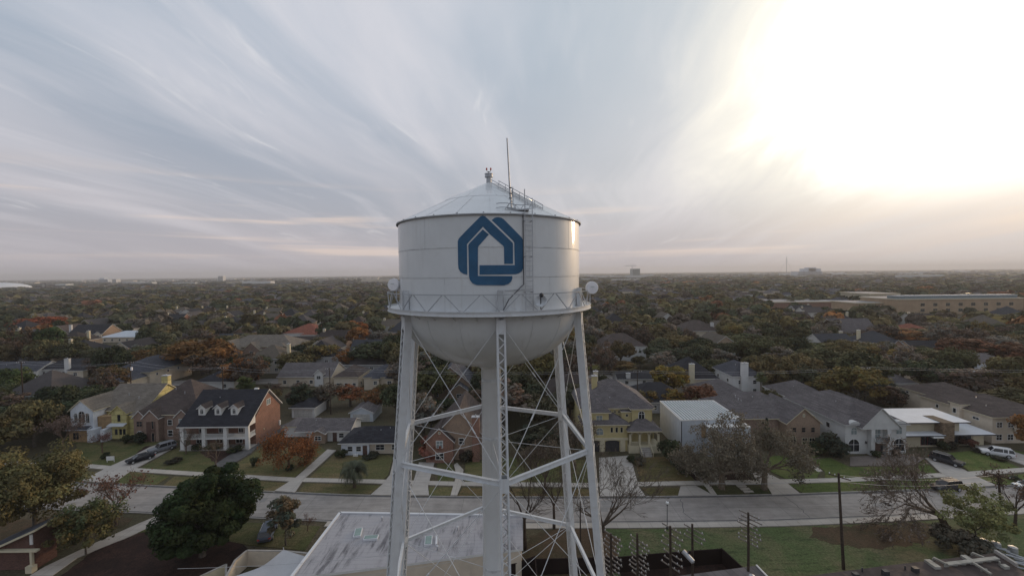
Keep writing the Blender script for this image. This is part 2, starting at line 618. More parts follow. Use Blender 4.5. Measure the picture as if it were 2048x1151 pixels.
MT['roof_brown'] = courses('brown_shingle', (0.092, 0.073, 0.067), (0.035, 0.028, 0.027), 0.9, 0.16, 0.22, 0.95, False, True)
MT['roof_grey'] = courses('grey_shingle', (0.135, 0.121, 0.123), (0.05, 0.045, 0.047), 0.9, 0.16, 0.2, 0.95, False, True)
MT['roof_tan'] = courses('tan_shingle', (0.185, 0.160, 0.135), (0.08, 0.07, 0.06), 0.9, 0.16, 0.2, 0.95, False, True)
MT['roof_slate'] = courses('slate_blue_shingle', (0.072, 0.075, 0.090), (0.03, 0.03, 0.038), 0.9, 0.16, 0.2, 0.95, False, True)
MT['roof_red'] = courses('red_clay_tile', (0.24, 0.085, 0.055), (0.14, 0.05, 0.035), 0.3, 0.25, 0.25, 0.9, False, True)
MT['garage'] = courses('garage_panel', (0.52, 0.50, 0.47), (0.36, 0.35, 0.33), 3.0, 0.5, 0.05)
MT['door'] = mat('door_paint', (0.10, 0.06, 0.05), 0.6, 0.15, 2.0)
MT['maroon'] = mat('maroon_door_paint', (0.12, 0.03, 0.045), 0.6, 0.12, 2.0)
# ground
MT['ground'] = ground_mat('ground_cover', ((0.075, 0.068, 0.040), (0.100, 0.082, 0.052), (0.060, 0.050, 0.034)), 3.0, 0.05)
MT['lawn'] = ground_mat('lawn_grass', ((0.105, 0.106, 0.050), (0.155, 0.126, 0.072), (0.068, 0.076, 0.036)), 5.0, 0.16, 0.3, True, streak=0.4)
MT['field'] = ground_mat('rough_field_grass', ((0.082, 0.110, 0.044), (0.138, 0.124, 0.068), (0.052, 0.068, 0.030)), 4.0, 0.11, 0.5, True, streak=0.5)
MT['mulch'] = ground_mat('dark_mulch', ((0.030, 0.018, 0.015), (0.048, 0.026, 0.021), (0.020, 0.014, 0.012)), 6.0, 0.25, 0.4)
MT['leaflitter'] = ground_mat('brown_leaf_litter', ((0.085, 0.056, 0.035), (0.062, 0.052, 0.030), (0.105, 0.068, 0.042)), 6.0, 0.12, 0.4)
MT['road'] = paving_mat('road_concrete', (0.315, 0.286, 0.264), 9.0, 3.9, 0.62, 0.30)
MT['walk'] = paving_mat('pavement_concrete', (0.44, 0.40, 0.355), 1.8, 30.0, 0.7, 0.14)
MT['drive'] = paving_mat('driveway_concrete', (0.42, 0.385, 0.35), 3.2, 3.2, 0.7, 0.18)
MT['asphalt'] = mat('driveway_asphalt', (0.10, 0.098, 0.10), 0.9, 0.2, 1.2)
MT['pavers'] = paving_mat('brown_pavers', (0.20, 0.168, 0.148), 0.6, 0.3, 0.6, 0.25)
MT['darkbrick'] = courses('dark_brick', (0.125, 0.060, 0.045), (0.12, 0.095, 0.085), 0.23, 0.077, 0.28)
MT['railsteel'] = mat('grey_rail_paint', (0.37, 0.38, 0.40), 0.55, 0.08, 1.5)
MT['kerb'] = mat('kerb_concrete', (0.36, 0.335, 0.31), 0.9, 0.15, 0.9)
MT['greenmix'] = mat('blue_green_cladding', (0.20, 0.27, 0.27), 0.4, 0.1, 0.1)
MT['sail'] = mat('shade_sail_fabric', (0.42, 0.42, 0.435), 0.9, 0.05, 0.8)
MT['flatroof'] = None
MT['cablegrey'] = mat('cable_sheath', (.11, .11, .12), .7, .1, 2.0)
MT['rim'] = mat('rim_grey_paint', (.33, .33, .34), .7, .15, 2.0)  # darker grey than the tank paint, even all round the rim

# ------------------------------------------------------------------ the ground itself
g = MB()
g.face([(-30000, -400, 0), (30000, -400, 0), (30000, 40000, 0), (-30000, 40000, 0)])
tag(g.build('ground', MT['ground']), kind='structure')

# ------------------------------------------------------------------ the water tower
TX, TY, TR = -1.607, 31.19, 6.5
TA = 0.139
ZRIM, ZDECK, ZDB = 43.5, 37.75, 37.55
RB = 7.3
Z1, Z2, Z3 = 27.91, 17.96, 8.0


def legr(z):
    return 7.35 + 0.085*(Z1 - z)


def cyl(r, th, z):
    return Vector((r*math.sin(th), -r*math.cos(th), z))


tower = thing('water_tower', 'big white water tower on six lattice legs with a blue house emblem', 'water tower', (TX, TY, 0))
mt, ms = MT['tower'], MT['towersteel']

b = MB()                                                        # shell of three lapped courses
for r_, za_, zb_ in ((TR - .02, 37.2, 39.80), (TR, 39.80, 41.575), (TR + .012, 41.575, ZRIM)):
    b.lathe([(r_, za_), (r_, zb_)], 160)
    b.lathe([(r_ - .03, zb_), (r_, zb_)][::-1], 160)
shell = b.build('tank_shell', mt, tower, smooth=True)
b = MB()
for z, r in ((39.80, TR - .004), (41.575, TR + .014)):
    b.lathe([(r, z - .018), (r + .004, z - .018), (r + .004, z + .018), (r, z + .018)], 128)
for th, z0, z1, r in ((-.889, 39.8, 41.57, TR), (.42, 39.8, 41.57, TR), (1.25, 39.8, 41.57, TR), (-1.45, 39.8, 41.57, TR), (-.381, 37.6, 39.78, TR - .02), (.654, 37.6, 39.78, TR - .02),
                      (-1.2, 37.6, 39.78, TR - .02), (1.35, 37.6, 39.78, TR - .02), (-.60, 41.6, 43.48, TR + .012), (.95, 41.6, 43.48, TR + .012), (-1.3, 41.6, 43.48, TR + .012)):
    w = .0022
    b.add([cyl(r + .004, th - w, z0), cyl(r + .004, th + w, z0), cyl(r + .004, th + w, z1), cyl(r + .004, th - w, z1)], [(0, 1, 2, 3)])
b.build('weld_seam', MT['seam'], shell)

b = MB()                                                        # shallow cone roof with lapped plates
AP = 46.75
rmid = 3.35
zmid = ZRIM + .06 + (AP - ZRIM)*(1 - rmid/TR)
b.lathe([(TR + .06, ZRIM - .05), (TR + .10, ZRIM - .02), (TR + .10, ZRIM + .03), (rmid, zmid), (rmid, zmid + .02), (.24, AP - .12), (.20, AP - .10)], 96)
roof = b.build('tank_roof', mt, tower, smooth=False)
b = MB()
for k in range(20):
    th = 2*math.pi*k/20 + .06
    b.bar(cyl(TR + .08, th, ZRIM + .06), cyl(rmid, th, zmid + .012), .02, .012)
for k in range(10):
    th = 2*math.pi*k/10 + .2
    b.bar(cyl(rmid, th, zmid + .03), cyl(.26, th, AP - .14), .02, .012)
b.build('roof_seam', MT['tower'], roof)
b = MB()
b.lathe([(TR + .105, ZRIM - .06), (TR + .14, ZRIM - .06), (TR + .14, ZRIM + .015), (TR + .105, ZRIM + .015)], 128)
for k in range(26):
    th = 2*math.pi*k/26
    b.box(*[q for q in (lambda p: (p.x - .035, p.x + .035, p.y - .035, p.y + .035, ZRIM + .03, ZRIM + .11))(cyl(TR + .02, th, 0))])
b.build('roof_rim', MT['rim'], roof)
b = MB()
b.lathe([(.20, AP - .14), (.18, AP + .26), (.31, AP + .32), (.31, AP + .37), (.28, AP + .37), (.28, AP + .52), (.31, AP + .53), (.31, AP + .58), (.02, AP + .64)], 20)
vent = b.build('roof_vent', MT['metal'], tower, smooth=False)

b = MB()                                                        # bowl under the deck
prof = []
for i in range(25):
    t = math.pi/2*i/24
    prof.append((max(.6, (TR - .02)*math.sin(t)), 37.55 - 4.25*math.cos(t)))
b.lathe(prof, 96)
bowl = b.build('tank_bowl', mt, tower, smooth=True)
b = MB()
for k in range(18):
    th = 2*math.pi*k/18 + .11
    pts = [cyl((TR - .005)*math.sin(math.pi/2*i/16), th, 37.55 - 4.262*math.cos(math.pi/2*i/16)) for i in range(4, 17)]
    b.path(pts, [.012]*len(pts), 4)
b.build('bowl_seam', ms, bowl)

b = MB()                                                        # riser pipe
b.lathe([(.90, 0), (.90, .4), (.72, .5), (.72, 33.0), (1.05, 33.25), (1.6, 33.55)], 40)
rs = b.build('riser_pipe', mt, tower, smooth=True)
for z in (32.2, 27.9, 18.0, 8.0):
    b = MB()
    b.lathe([(.722, z - .09), (.745, z - .09), (.745, z + .09), (.722, z + .09)], 40)
    b.build('riser_band', MT['seam'], rs)
b = MB()
b.tube((.1, -.70, 16.6), (.1, -.88, 16.6), .09, .07, 10)
b.build('riser_valve', MT['seam'], rs)

# walkway with its lattice railing
b = MB()
n = 144
for k in range(n):
    t0, t1 = 2*math.pi*k/n, 2*math.pi*(k+1)/n
    b.face([cyl(TR - .05, t0, ZDECK), cyl(TR - .05, t1, ZDECK), cyl(RB, t1, ZDECK), cyl(RB, t0, ZDECK)][::-1])
    b.face([cyl(TR - .05, t0, ZDECK - .02), cyl(TR - .05, t1, ZDECK - .02), cyl(RB - .02, t1, ZDECK - .02), cyl(RB - .02, t0, ZDECK - .02)])
walk = b.build('walkway', ms, tower)
b = MB()
b.lathe([(RB - .09, ZDB), (RB + .02, ZDB), (RB + .02, ZDB + .03), (RB - .02, ZDB + .035), (RB - .02, ZDB + .26), (RB + .02, ZDB + .265), (RB + .02, ZDB + .29), (RB - .05, ZDB + .29), (RB - .05, ZDB)], 144)
b.build('walkway_edge', ms, walk)
b = MB()
ZT = ZDECK + 1.06
nb = 20
pts = [cyl(RB - .01, 2*math.pi*k/144, ZT) for k in range(145)]
for k in range(144):
    b.bar(pts[k], pts[k+1], .065, .05)
rail = b.build('hand_rail', MT['railsteel'], walk)
b = MB()
for k in range(nb):
    t0 = TA + math.radians(18*k)
    tm, t1 = t0 + math.radians(9), t0 + math.radians(18)
    b.bar(cyl(RB - .02, t0 + .012, ZDECK + .08), cyl(RB - .02, tm - .012, ZT - .03), .045, .045)
    b.bar(cyl(RB - .02, tm + .012, ZT - .03), cyl(RB - .02, t1 - .012, ZDECK + .08), .045, .045)
b.build('rail_lattice', MT['railsteel'], walk)
for k in range(nb):
    t0 = TA + math.radians(18*k)
    b = MB()
    b.add([cyl(RB - .012, t0 - .022, ZDECK + .0), cyl(RB - .012, t0 + .022, ZDECK + .0), cyl(RB - .012, t0 + .012, ZDECK + .17), cyl(RB - .012, t0 - .012, ZDECK + .17)], [(0, 1, 2, 3)])
    b.build('rail_gusset', ms, walk)
for k in range(30):
    t0 = TA + math.radians(12*k)
    b = MB()
    b.bar(cyl(RB - .1, t0, ZDB + .06), cyl(TR - .3, t0, ZDB - .45), .05, .05)
    b.build('walkway_bracket', ms, walk)

# six legs: two channels laced together
def leg_mesh():
    ch, lc = MB(), MB()
    zt, zb = 37.45, 0.0
    base = legr(0)
    tv = Vector((legr(zt) - legr(zb), 0, zt - zb))          # local x = outwards, y = sideways
    def P(dx, dy, z):
        return Vector((legr(z) + dx, dy, z))
    hw, hd = .27, .25
    for s in (-1, 1):
        for x0, x1, y0, y1 in ((-hd, hd, hw - .022, hw), (-hd, -hd + .022, hw - .11, hw - .022), (hd - .022, hd, hw - .11, hw - .022)):
            ys = sorted((s*y0, s*y1))
            v = [P(x0, ys[0], zb), P(x1, ys[0], zb), P(x1, ys[1], zb), P(x0, ys[1], zb), P(x0, ys[0], zt), P(x1, ys[0], zt), P(x1, ys[1], zt), P(x0, ys[1], zt)]
            ch.add(v, [(3, 2, 1, 0), (4, 5, 6, 7), (0, 1, 5, 4), (1, 2, 6, 5), (2, 3, 7, 6), (3, 0, 4, 7)])
    for x in (hd + .006, -hd - .006):
        z = zb + .3
        s = 1
        while z < zt - .6:
            if min(abs(z + .2 - q) for q in (Z1, Z2, Z3)) > .52:
                lc.bar(P(x, -s*(hw - .05), z), P(x, s*(hw - .05), z + .42), .055, .012, up=(1, 0, 0))
            z += .42
            s = -s
        for q in (Z1, Z2, Z3, 36.9, .3):
            lc.box(*(lambda p: (p.x - .008, p.x + .008, -hw + .03, hw - .03, q - .42, q + .42))(P(x, 0, q)))
    return ch, lc


ch, lc = leg_mesh()
chm = lcm = pst = None
for k in range(6):
    th = TA + k*math.pi/3
    rz = th - math.pi/2
    if k == 0:
        leg = ch.build('leg', ms, tower, rz=rz)
        lac = lc.build('leg_lacing', ms, leg)
        b = MB()
        for s in (-1, 1):
            b.box(TR + .03, TR + .05, s*.2 - .012, s*.2 + .012, 37.5, 39.0)
            b.box(TR + .05, TR + .30, s*.2 - .012, s*.2 + .012, 37.0, 39.0)
        b.box(TR + .1, TR + .12, -.18, .18, 37.0, 38.7)
        b.build('leg_gusset', ms, leg)
        b = MB()
        b.box(legr(0) - .7, legr(0) + .7, -.7, .7, 0, .35)
        b.build('footing', MT['kerb'], leg)
    else:
        leg = copy_tree(leg, tower)
        leg.rotation_euler = (0, 0, rz)

for z in (Z1, Z2, Z3):
    for k in range(6):
        t0, t1 = TA + k*math.pi/3, TA + (k+1)*math.pi/3
        p0, p1 = cyl(legr(z), t0, z), cyl(legr(z), t1, z)
        d = (p1 - p0).normalized()
        p0, p1 = p0 + d*.29, p1 - d*.29
        b = MB()
        nn = Vector((d.y, -d.x, 0))
        b.bar(p0, p1, .03, .26)
        b.bar(p0 + Vector((0, 0, .142)), p1 + Vector((0, 0, .142)), .20, .024)
        b.bar(p0 - Vector((0, 0, .142)), p1 - Vector((0, 0, .142)), .20, .024)
        b.build('strut', ms, tower)
    for k in range(6):
        t0 = TA + k*math.pi/3
        b = MB()
        b.tube(cyl(.73, t0, z - .3), cyl(legr(z) - .25, t0, z - .05), .018, None, 5)
        b.build('spoke_rod', ms, tower)

levels = [37.1, Z1, Z2, Z3, .4]
for i in range(4):
    za, zb = levels[i] - (.1 if i else 0.0), levels[i+1] + .15
    for k in range(6):
        t0, t1 = TA + k*math.pi/3, TA + (k+1)*math.pi/3
        for (ta, tb, off) in ((t0, t1, .03), (t1, t0, -.03)):
            pa, pb = cyl(legr(za) + off, ta, za), cyl(legr(zb) + off, tb, zb)
            d = (pb - pa).normalized()
            pa, pb = pa + d*.32, pb - d*.32
            b = MB()
            b.tube(pa, pb, .024, None, 6)
            q = pa.lerp(pb, .72 if off > 0 else .66)
            b.tube(q - d*.22, q + d*.22, .05, None, 6)
            b.build('tie_rod', ms, tower)

# emblem: three interlocking blue bands painted on the shell
EMB = ([(-0.1547, 39.9708), (-0.1903, 40.0263), (-0.2196, 40.151), (-0.2358, 40.3363), (-0.2398, 40.5819), (-0.2397, 41.9277), (-0.2314, 42.0685), (-0.2179, 42.1676), (-0.0269, 43.3503), (-0.0081, 43.3969), (0.0136, 43.3471), (0.0627, 43.0431), (0.2597, 41.8126), (0.2628, 41.7312), (0.2608, 40.5792), (0.1804, 40.5823), (0.179, 41.5462), (0.1728, 41.6274), (0.0549, 42.3), (-0.0064, 42.7443), (-0.1537, 41.7511)],
       [(-0.0085, 42.5913), (0.0456, 42.2894), (-0.0494, 41.6174), (-0.0539, 41.537), (-0.0581, 39.8949), (0.2536, 39.859), (0.2541, 39.7483), (0.2427, 39.5445), (0.2153, 39.3958), (0.1749, 39.3264), (-0.07, 39.3546), (-0.1078, 39.4627), (-0.131, 39.6555), (-0.1388, 39.8801), (-0.141, 41.6885), (-0.1344, 41.7687)],
       [(0.0722, 43.1235), (0.0974, 43.2564), (0.1287, 43.3056), (0.16, 43.2588), (0.182, 43.1674), (0.3466, 42.1266), (0.3573, 41.9842), (0.3579, 40.3377), (0.3432, 40.1322), (0.3146, 40.0105), (0.2827, 39.9634), (-0.0435, 39.9629), (-0.0423, 40.515), (0.277, 40.505), (0.2741, 41.8134), (0.2651, 41.9149)])
for poly in EMB:
    pv = [Vector((t*TR, z, 0)) for t, z in poly]
    tris = [[pv[i] for i in t] for t in tessellate_polygon([pv])]
    mb = MB()
    while tris:
        t = tris.pop()
        ed = [abs(t[i].x - t[(i+1) % 3].x) for i in range(3)]
        i = ed.index(max(ed))
        if ed[i] > .16:
            mid = (t[i] + t[(i+1) % 3])/2
            tris.append([t[i], mid, t[(i+2) % 3]])
            tris.append([mid, t[(i+1) % 3], t[(i+2) % 3]])
            continue
        if (t[1] - t[0]).cross(t[2] - t[0]).z < 0:
            t = t[::-1]
        mb.face([cyl(TR + .028, q.x/TR, q.y) for q in t])
    mb.build('emblem_band', MT['blue'], tower)

# ladders
b = MB()
lt0, lt1 = .369, .440
for t in (lt0, lt1):
    b.bar(cyl(TR + .20, t, ZDECK + .05), cyl(TR + .20, t, ZRIM + .95), .05, .025)
z = ZDECK + .3
while z < ZRIM + .1:
    b.tube(cyl(TR + .20, lt0, z), cyl(TR + .20, lt1, z), .014, None, 5)
    z += .30
for z in (38.9, 41.0, 43.1):
    for t in (lt0, lt1):
        b.bar(cyl(TR, t, z), cyl(TR + .22, t, z), .05, .05)
b.tube(cyl(TR + .2, lt0 - .002, ZRIM + .9), cyl(TR + .2, lt0 - .002, ZRIM + 1.45), .03, None, 6)
lad = b.build('tank_ladder', MT['metal'], tower)
b = MB()
for t, z0, z1 in ((lt0 - .012, 39.37, 43.55),):
    b.path([cyl(TR + .10, t, z1), cyl(TR + .10, t, 41.5), cyl(TR + .10, t, z0), cyl(TR + .16, t - .03, z0 - .15), cyl(TR + .3, .21, 38.5), cyl(TR + .45, .15, ZDECK + .05)], [.032]*6, 6)
b.build('cable', MT['cablegrey'], tower)
b = MB()
b.bar(cyl(TR + .12, .115, 39.02), cyl(TR + .12, lt1 + .01, 39.06), .03, .04)
for t in (.115, lt1 + .01):
    b.bar(cyl(TR + .12, t, 39.02), cyl(TR + .12, t, ZDECK), .03, .03)
b.build('gate_rail', MT['metal'], tower)
b = MB()                                                        # roof ladder with grab rails up to the vent
th = .66
for o_ in (-.32, .32):
    a0, a1 = Vector((math.cos(th)*o_, math.sin(th)*o_, 0)), 0
    for hgt in (.08, .30):
        b.tube(cyl(TR - 1.0, th, ZRIM + (AP - ZRIM)*(1.0/TR) + hgt + .05) + a0, cyl(.75, th, AP - .37 + hgt + .05) + a0, .025, None, 6)
    for i in range(7):
        r = TR - 1.0 - i*.78
        z = ZRIM + (AP - ZRIM)*(1 - r/TR) + .05
        b.tube(cyl(r, th, z) + a0, cyl(r, th, z + .33) + a0, .018, None, 5)
for i in range(18):
    r = TR - 1.0 - i*.265
    z = ZRIM + (AP - ZRIM)*(1 - r/TR) + .15
    b.tube(cyl(r, th, z) - Vector((math.cos(th)*.32, math.sin(th)*.32, 0)), cyl(r, th, z) + Vector((math.cos(th)*.32, math.sin(th)*.32, 0)), .014, None, 4)
b.build('roof_ladder', MT['metal'], tower)
b = MB()                                                        # hoop guard and landing on the roof edge
zz = ZRIM + .42
for t0 in (.20, .28, .36, .44):
    b.tube(cyl(TR - .5, t0, zz - .15), cyl(TR - .5, t0 + .05, zz + .25), .022, None, 5)
for h_ in (.0, .25):
    pts = [cyl(TR - .5, .12 + .4*i/8, zz + h_ + .05*math.sin(i)) for i in range(9)]
    b.path(pts, [.024]*9, 5)
b.box(*(lambda p: (p.x - 1.05, p.x + 1.2, p.y - .35, p.y + .35, zz - .14, zz - .09))(cyl(TR - .75, .26, 0)))
b.build('roof_landing', MT['metal'], tower)

# things fixed to the tower
def tp(r, th, z):
    return (TX + r*math.sin(th), TY - r*math.cos(th), z)


ant = thing('whip_antenna', 'tall thin whip antenna standing on the tank roof beside the ladder', 'antenna', tp(TR - .9, .295, ZRIM + .42))
b = MB()
b.tube((0, 0, 0), (-.03, 0, 1.0), .05, .045, 8)
b.box(-.28, .28, -.28, .28, 0.0, .04)
for s in (-1, 1):
    b.tube((s*.26, -.2, .04), (-.01, 0, .55), .02, None, 5)
b.build('mast', MT['metal'], ant)
b = MB()
b.tube((-.06, -.07, .6), (-.22, -.07, 4.25), .055, .04, 8)
b.build('whip', MT['metal'], ant)
b = MB()
for z in (.62, .9, 1.25):
    b.box(-.14, .03, -.12, .02, z, z + .06)
b.tube((.1, 0, .2), (.1, 0, 1.35), .016, None, 5)
b.build('clamp', MT['darkmetal'], ant)

bl = thing('beacon_light', 'twin red aircraft warning lamps on the tank roof vent', 'lamp', (TX, TY, AP + .62))
b = MB()
b.tube((0, 0, 0), (0, 0, .14), .03, None, 6)
b.path([(-.15, 0, .24), (-.12, 0, .12), (0, 0, .08), (.12, 0, .12), (.15, 0, .24)], [.02]*5, 6)
b.build('bracket', MT['darkmetal'], bl)
for s in (-1, 1):
    b = MB()
    b.lathe([(.01, .22), (.055, .22), (.06, .26), (.06, .34), (.035, .39), (.01, .40)], 12, (s*.15, 0, 0))
    b.build('lens', MT['redlens'], bl, smooth=True)


def drum_dish(loc, rz, label):
    t = thing('dish_antenna', label, 'dish antenna', loc, rz)
    b = MB()
    n = 32
    b.lathe([(.02, .0), (.40, .02), (.42, .05), (.42, .26), (.38, .30), (.02, .42)], n)
    o = b.build('drum', MT['dish'], t, smooth=False)
    o.rotation_euler = (math.radians(-90), 0, 0)
    o.location = (0, -.12, .0)
    b = MB()
    b.box(-.11, .13, -.128, -.122, .03, .10)
    b.box(-.18, -.10, -.128, -.122, .03, .05)
    b.build('face_mark', MT['seam'], t)
    b = MB()
    b.tube((.0, .36, -.95), (0, .36, .25), .045, None, 8)
    b.bar((0, .1, 0), (0, .36, 0), .12, .12)
    b.bar((0, .36, -.2), (0, .36, .2), .16, .10)
    b.build('mount', MT['metal'], t)
    return t


dl, dr = aty(787, 569, 29.2), aty(1184, 575, 28.3)
drum_dish((dl.x, dl.y, dl.z), math.radians(-16), 'white drum dish on the left end of the tower walkway rail')
drum_dish((dr.x, dr.y, dr.z), math.radians(12), 'white drum dish on the right end of the tower walkway rail')
p = tp(RB - .05, .47, ZDECK + .62)
t = thing('grid_antenna', 'small grey grid dish aimed sideways on the front walkway rail', 'antenna', p, .4)
b = MB()
b.lathe([(.03, -.12), (.22, -.10), (.38, .02), (.40, .03), (.38, .05), (.2, -.06), (.03, -.08)], 18)
o = b.build('reflector', MT['seam'], t)
o.rotation_euler = (math.radians(60), 0, math.radians(-40))
b = MB()
b.tube((0, 0, -.6), (0, 0, .35), .03, None, 6)
b.ball((.0, -.1, .36), .13, 8)
b.build('mount', MT['darkmetal'], t)

# ------------------------------------------------------------------ trees
def leaf_cloud(name, pos, nrm, size, tint, aspect=1.6, zmax=None):
    """one mesh of many small leaf-clump faces; pos/nrm Nx3, size N, tint Nx3"""
    n = len(pos)
    rng = np.random.RandomState(n)
    nrm = nrm/np.maximum(1e-6, np.linalg.norm(nrm, axis=1, keepdims=True))
    r = rng.normal(size=(n, 3))
    a = np.cross(nrm, r)
    a /= np.maximum(1e-6, np.linalg.norm(a, axis=1, keepdims=True))
    b = np.cross(nrm, a)
    s = size[:, None]
    a2, b2 = a*s*aspect*.5, b*s*.5
    bend = nrm*s*.18
    v = np.stack([pos - a2, pos - b2 + bend, pos + a2, pos + b2 + bend], 1)
    if zmax is not None:                                   # keep the upright reach of very broad far clumps at tree scale
        ext = np.abs(v[:, :, 2] - pos[:, None, 2]).max(axis=1)
        f = np.minimum(1, zmax/np.maximum(ext, 1e-6))
        v[:, :, 2] = pos[:, None, 2] + (v[:, :, 2] - pos[:, None, 2])*f[:, None]
    v = v.reshape(-1, 3)
    me = bpy.data.meshes.new(name)
    me.vertices.add(4*n)
    me.vertices.foreach_set('co', v.astype(np.float32).ravel())
    me.loops.add(4*n)
    me.loops.foreach_set('vertex_index', np.arange(4*n, dtype=np.int32))
    me.polygons.add(n)
    me.polygons.foreach_set('loop_start', np.arange(0, 4*n, 4, dtype=np.int32))
    me.polygons.foreach_set('loop_total', np.full(n, 4, dtype=np.int32))
    at_ = me.attributes.new('tint', 'FLOAT_COLOR', 'POINT')
    c = np.ones((4*n, 4), np.float32)
    c[:, :3] = np.repeat(tint, 4, axis=0)
    at_.data.foreach_set('color', c.ravel())
    me.update()
    me.materials.append(MT['leaf'])
    return me


def crown_points(seed, W, HT, z0, nclump, nleaf, flat=0.8, lobes=6, inner=0.45, hue=0.12, cr=0.26):
    """leaf positions: clumps spread through an uneven crown of width W and height HT above z0"""
    rng = np.random.RandomState(seed)
    # uneven outline: a few big lobes
    lob = rng.normal(size=(lobes, 3))
    lob[:, 2] = np.abs(lob[:, 2])*.7
    lob /= np.linalg.norm(lob, axis=1, keepdims=True)
    lamp = rng.uniform(-.25, .28, lobes)
    d = rng.normal(size=(nclump, 3))
    d[:, 2] = d[:, 2]*flat + .25
    d /= np.linalg.norm(d, axis=1, keepdims=True)
    rad = inner + (1 - inner)*rng.uniform(size=nclump)**.6
    w = 1 + (np.maximum(0, d @ lob.T)**4 @ lamp)
    c = d*(rad*w)[:, None]
    c = c*np.array([W/2*.82, W/2*.82, HT/2*.86]) + np.array([0, 0, z0 + HT/2])
    cs = rng.uniform(.6, 1.35, nclump)*W*cr*.5
    ct = rng.uniform(.62, 1.42, nclump)
    idx = rng.randint(0, nclump, nleaf)
    q = rng.normal(size=(nleaf, 3))
    q /= np.linalg.norm(q, axis=1, keepdims=True)
    rr = (.35 + .65*rng.uniform(size=nleaf)**.5)
    pos = c[idx] + q*(rr*cs[idx])[:, None]*np.array([1, 1, .72])
    pos[:, 2] = np.maximum(pos[:, 2], z0 + .02*HT)
    nrm = q*.85 + rng.normal(size=(nleaf, 3))*.38 + np.array([0, 0, .35])
    t = ct[idx]*rng.uniform(.84, 1.16, nleaf)
    hu = rng.uniform(-hue, hue, nclump)[idx] + rng.uniform(-hue*.5, hue*.5, nleaf)
    tint = np.stack([t*(1 + hu), t, t*(1 - .5*hu)], 1)
    return pos, nrm, tint


def crown_mesh(name, seed, W, HT, z0, nclump, nleaf, leaf, **kw):
    pos, nrm, tint = crown_points(seed, W, HT, z0, nclump, nleaf, **kw)
    rng = np.random.RandomState(seed + 1)
    return leaf_cloud(name, pos, nrm, leaf*rng.uniform(.6, 1.4, nleaf), tint)


def branch(mb, rnd, p, d, L, r, lev, maxlev, spread, up, tips, nseg=4, kids=(3, 4), rmin=.012):
    pts, rad = [p], [r]
    q = p.copy()
    dd = d.copy()
    for i in range(nseg):
        dd = (dd + Vector((rnd.gauss(0, 1), rnd.gauss(0, 1), rnd.gauss(0, 1)))*.13 + Vector((0, 0, up*.10))).normalized()
        q = q + dd*(L/nseg)
        pts.append(q)
        rad.append(max(rmin, r*(1 - .55*(i+1)/nseg)))
    mb.path(pts, rad, 7 if lev == 0 else (5 if lev < 3 else 3))
    tips.append((q, lev))
    if lev >= maxlev:
        return
    nk = rnd.randint(*kids)
    for k in range(nk):
        i = rnd.randint(max(1, nseg//2 - (1 if lev else 0)), nseg) if k else nseg
        base = pts[i]
        a = dd.orthogonal().normalized()
        a = (Matrix.Rotation(rnd.uniform(0, 6.283), 3, dd) @ a)
        nd = (dd + a*rnd.uniform(.5, 1.0)*spread).normalized()
        branch(mb, rnd, base, nd, L*rnd.uniform(.58, .80), max(rmin, rad[i]*rnd.uniform(.55, .72)), lev + 1, maxlev, spread, up, tips, max(2, nseg - (1 if lev > 1 else 0)), kids, rmin)


def trunk_mesh(seed, h, r, limbs=5, reach=3.0, lean=(0, 0)):
    rnd = random.Random(seed)
    mb = MB()
    top = Vector((lean[0], lean[1], h))
    mb.path([(0, 0, -.1), (lean[0]*.1 + rnd.uniform(-.1, .1), lean[1]*.1, h*.3), (lean[0]*.5, lean[1]*.5, h*.65), top], [r*1.35, r, r*.85, r*.6], 8)
    for k in range(limbs):
        a = 6.283*k/limbs + rnd.uniform(-.4, .4)
        z = h*rnd.uniform(.6, 1.0)
        p0 = Vector((lean[0]*z/h*.8, lean[1]*z/h*.8, z))
        e = reach*rnd.uniform(.6, 1.1)
        mid = p0 + Vector((math.cos(a)*e*.5, math.sin(a)*e*.5, e*.42))
        end = p0 + Vector((math.cos(a)*e, math.sin(a)*e, e*rnd.uniform(.5, 1.1)))
        mb.path([p0, mid, end], [r*.5, r*.33, r*.12], 5)
    me_o = mb.build('trunk', MT['bark'])
    me = me_o.data
    bpy.data.objects.remove(me_o)
    return me


def make_tree(name, label, cat, crown_me, trunk_me, loc, col, rz=0.0, sc=1.0, sz=None, bark=(1, 1, 1), group=None):
    t = thing(name, label, cat, (loc[0], loc[1], loc[2] if len(loc) > 2 else 0), rz, group)
    t.scale = (sc, sc, sz or sc)
    tr = link('trunk', trunk_me, t)
    tr.color = rgba(bark)
    cr = link('crown', crown_me, t)
    cr.color = rgba(col)
    return t


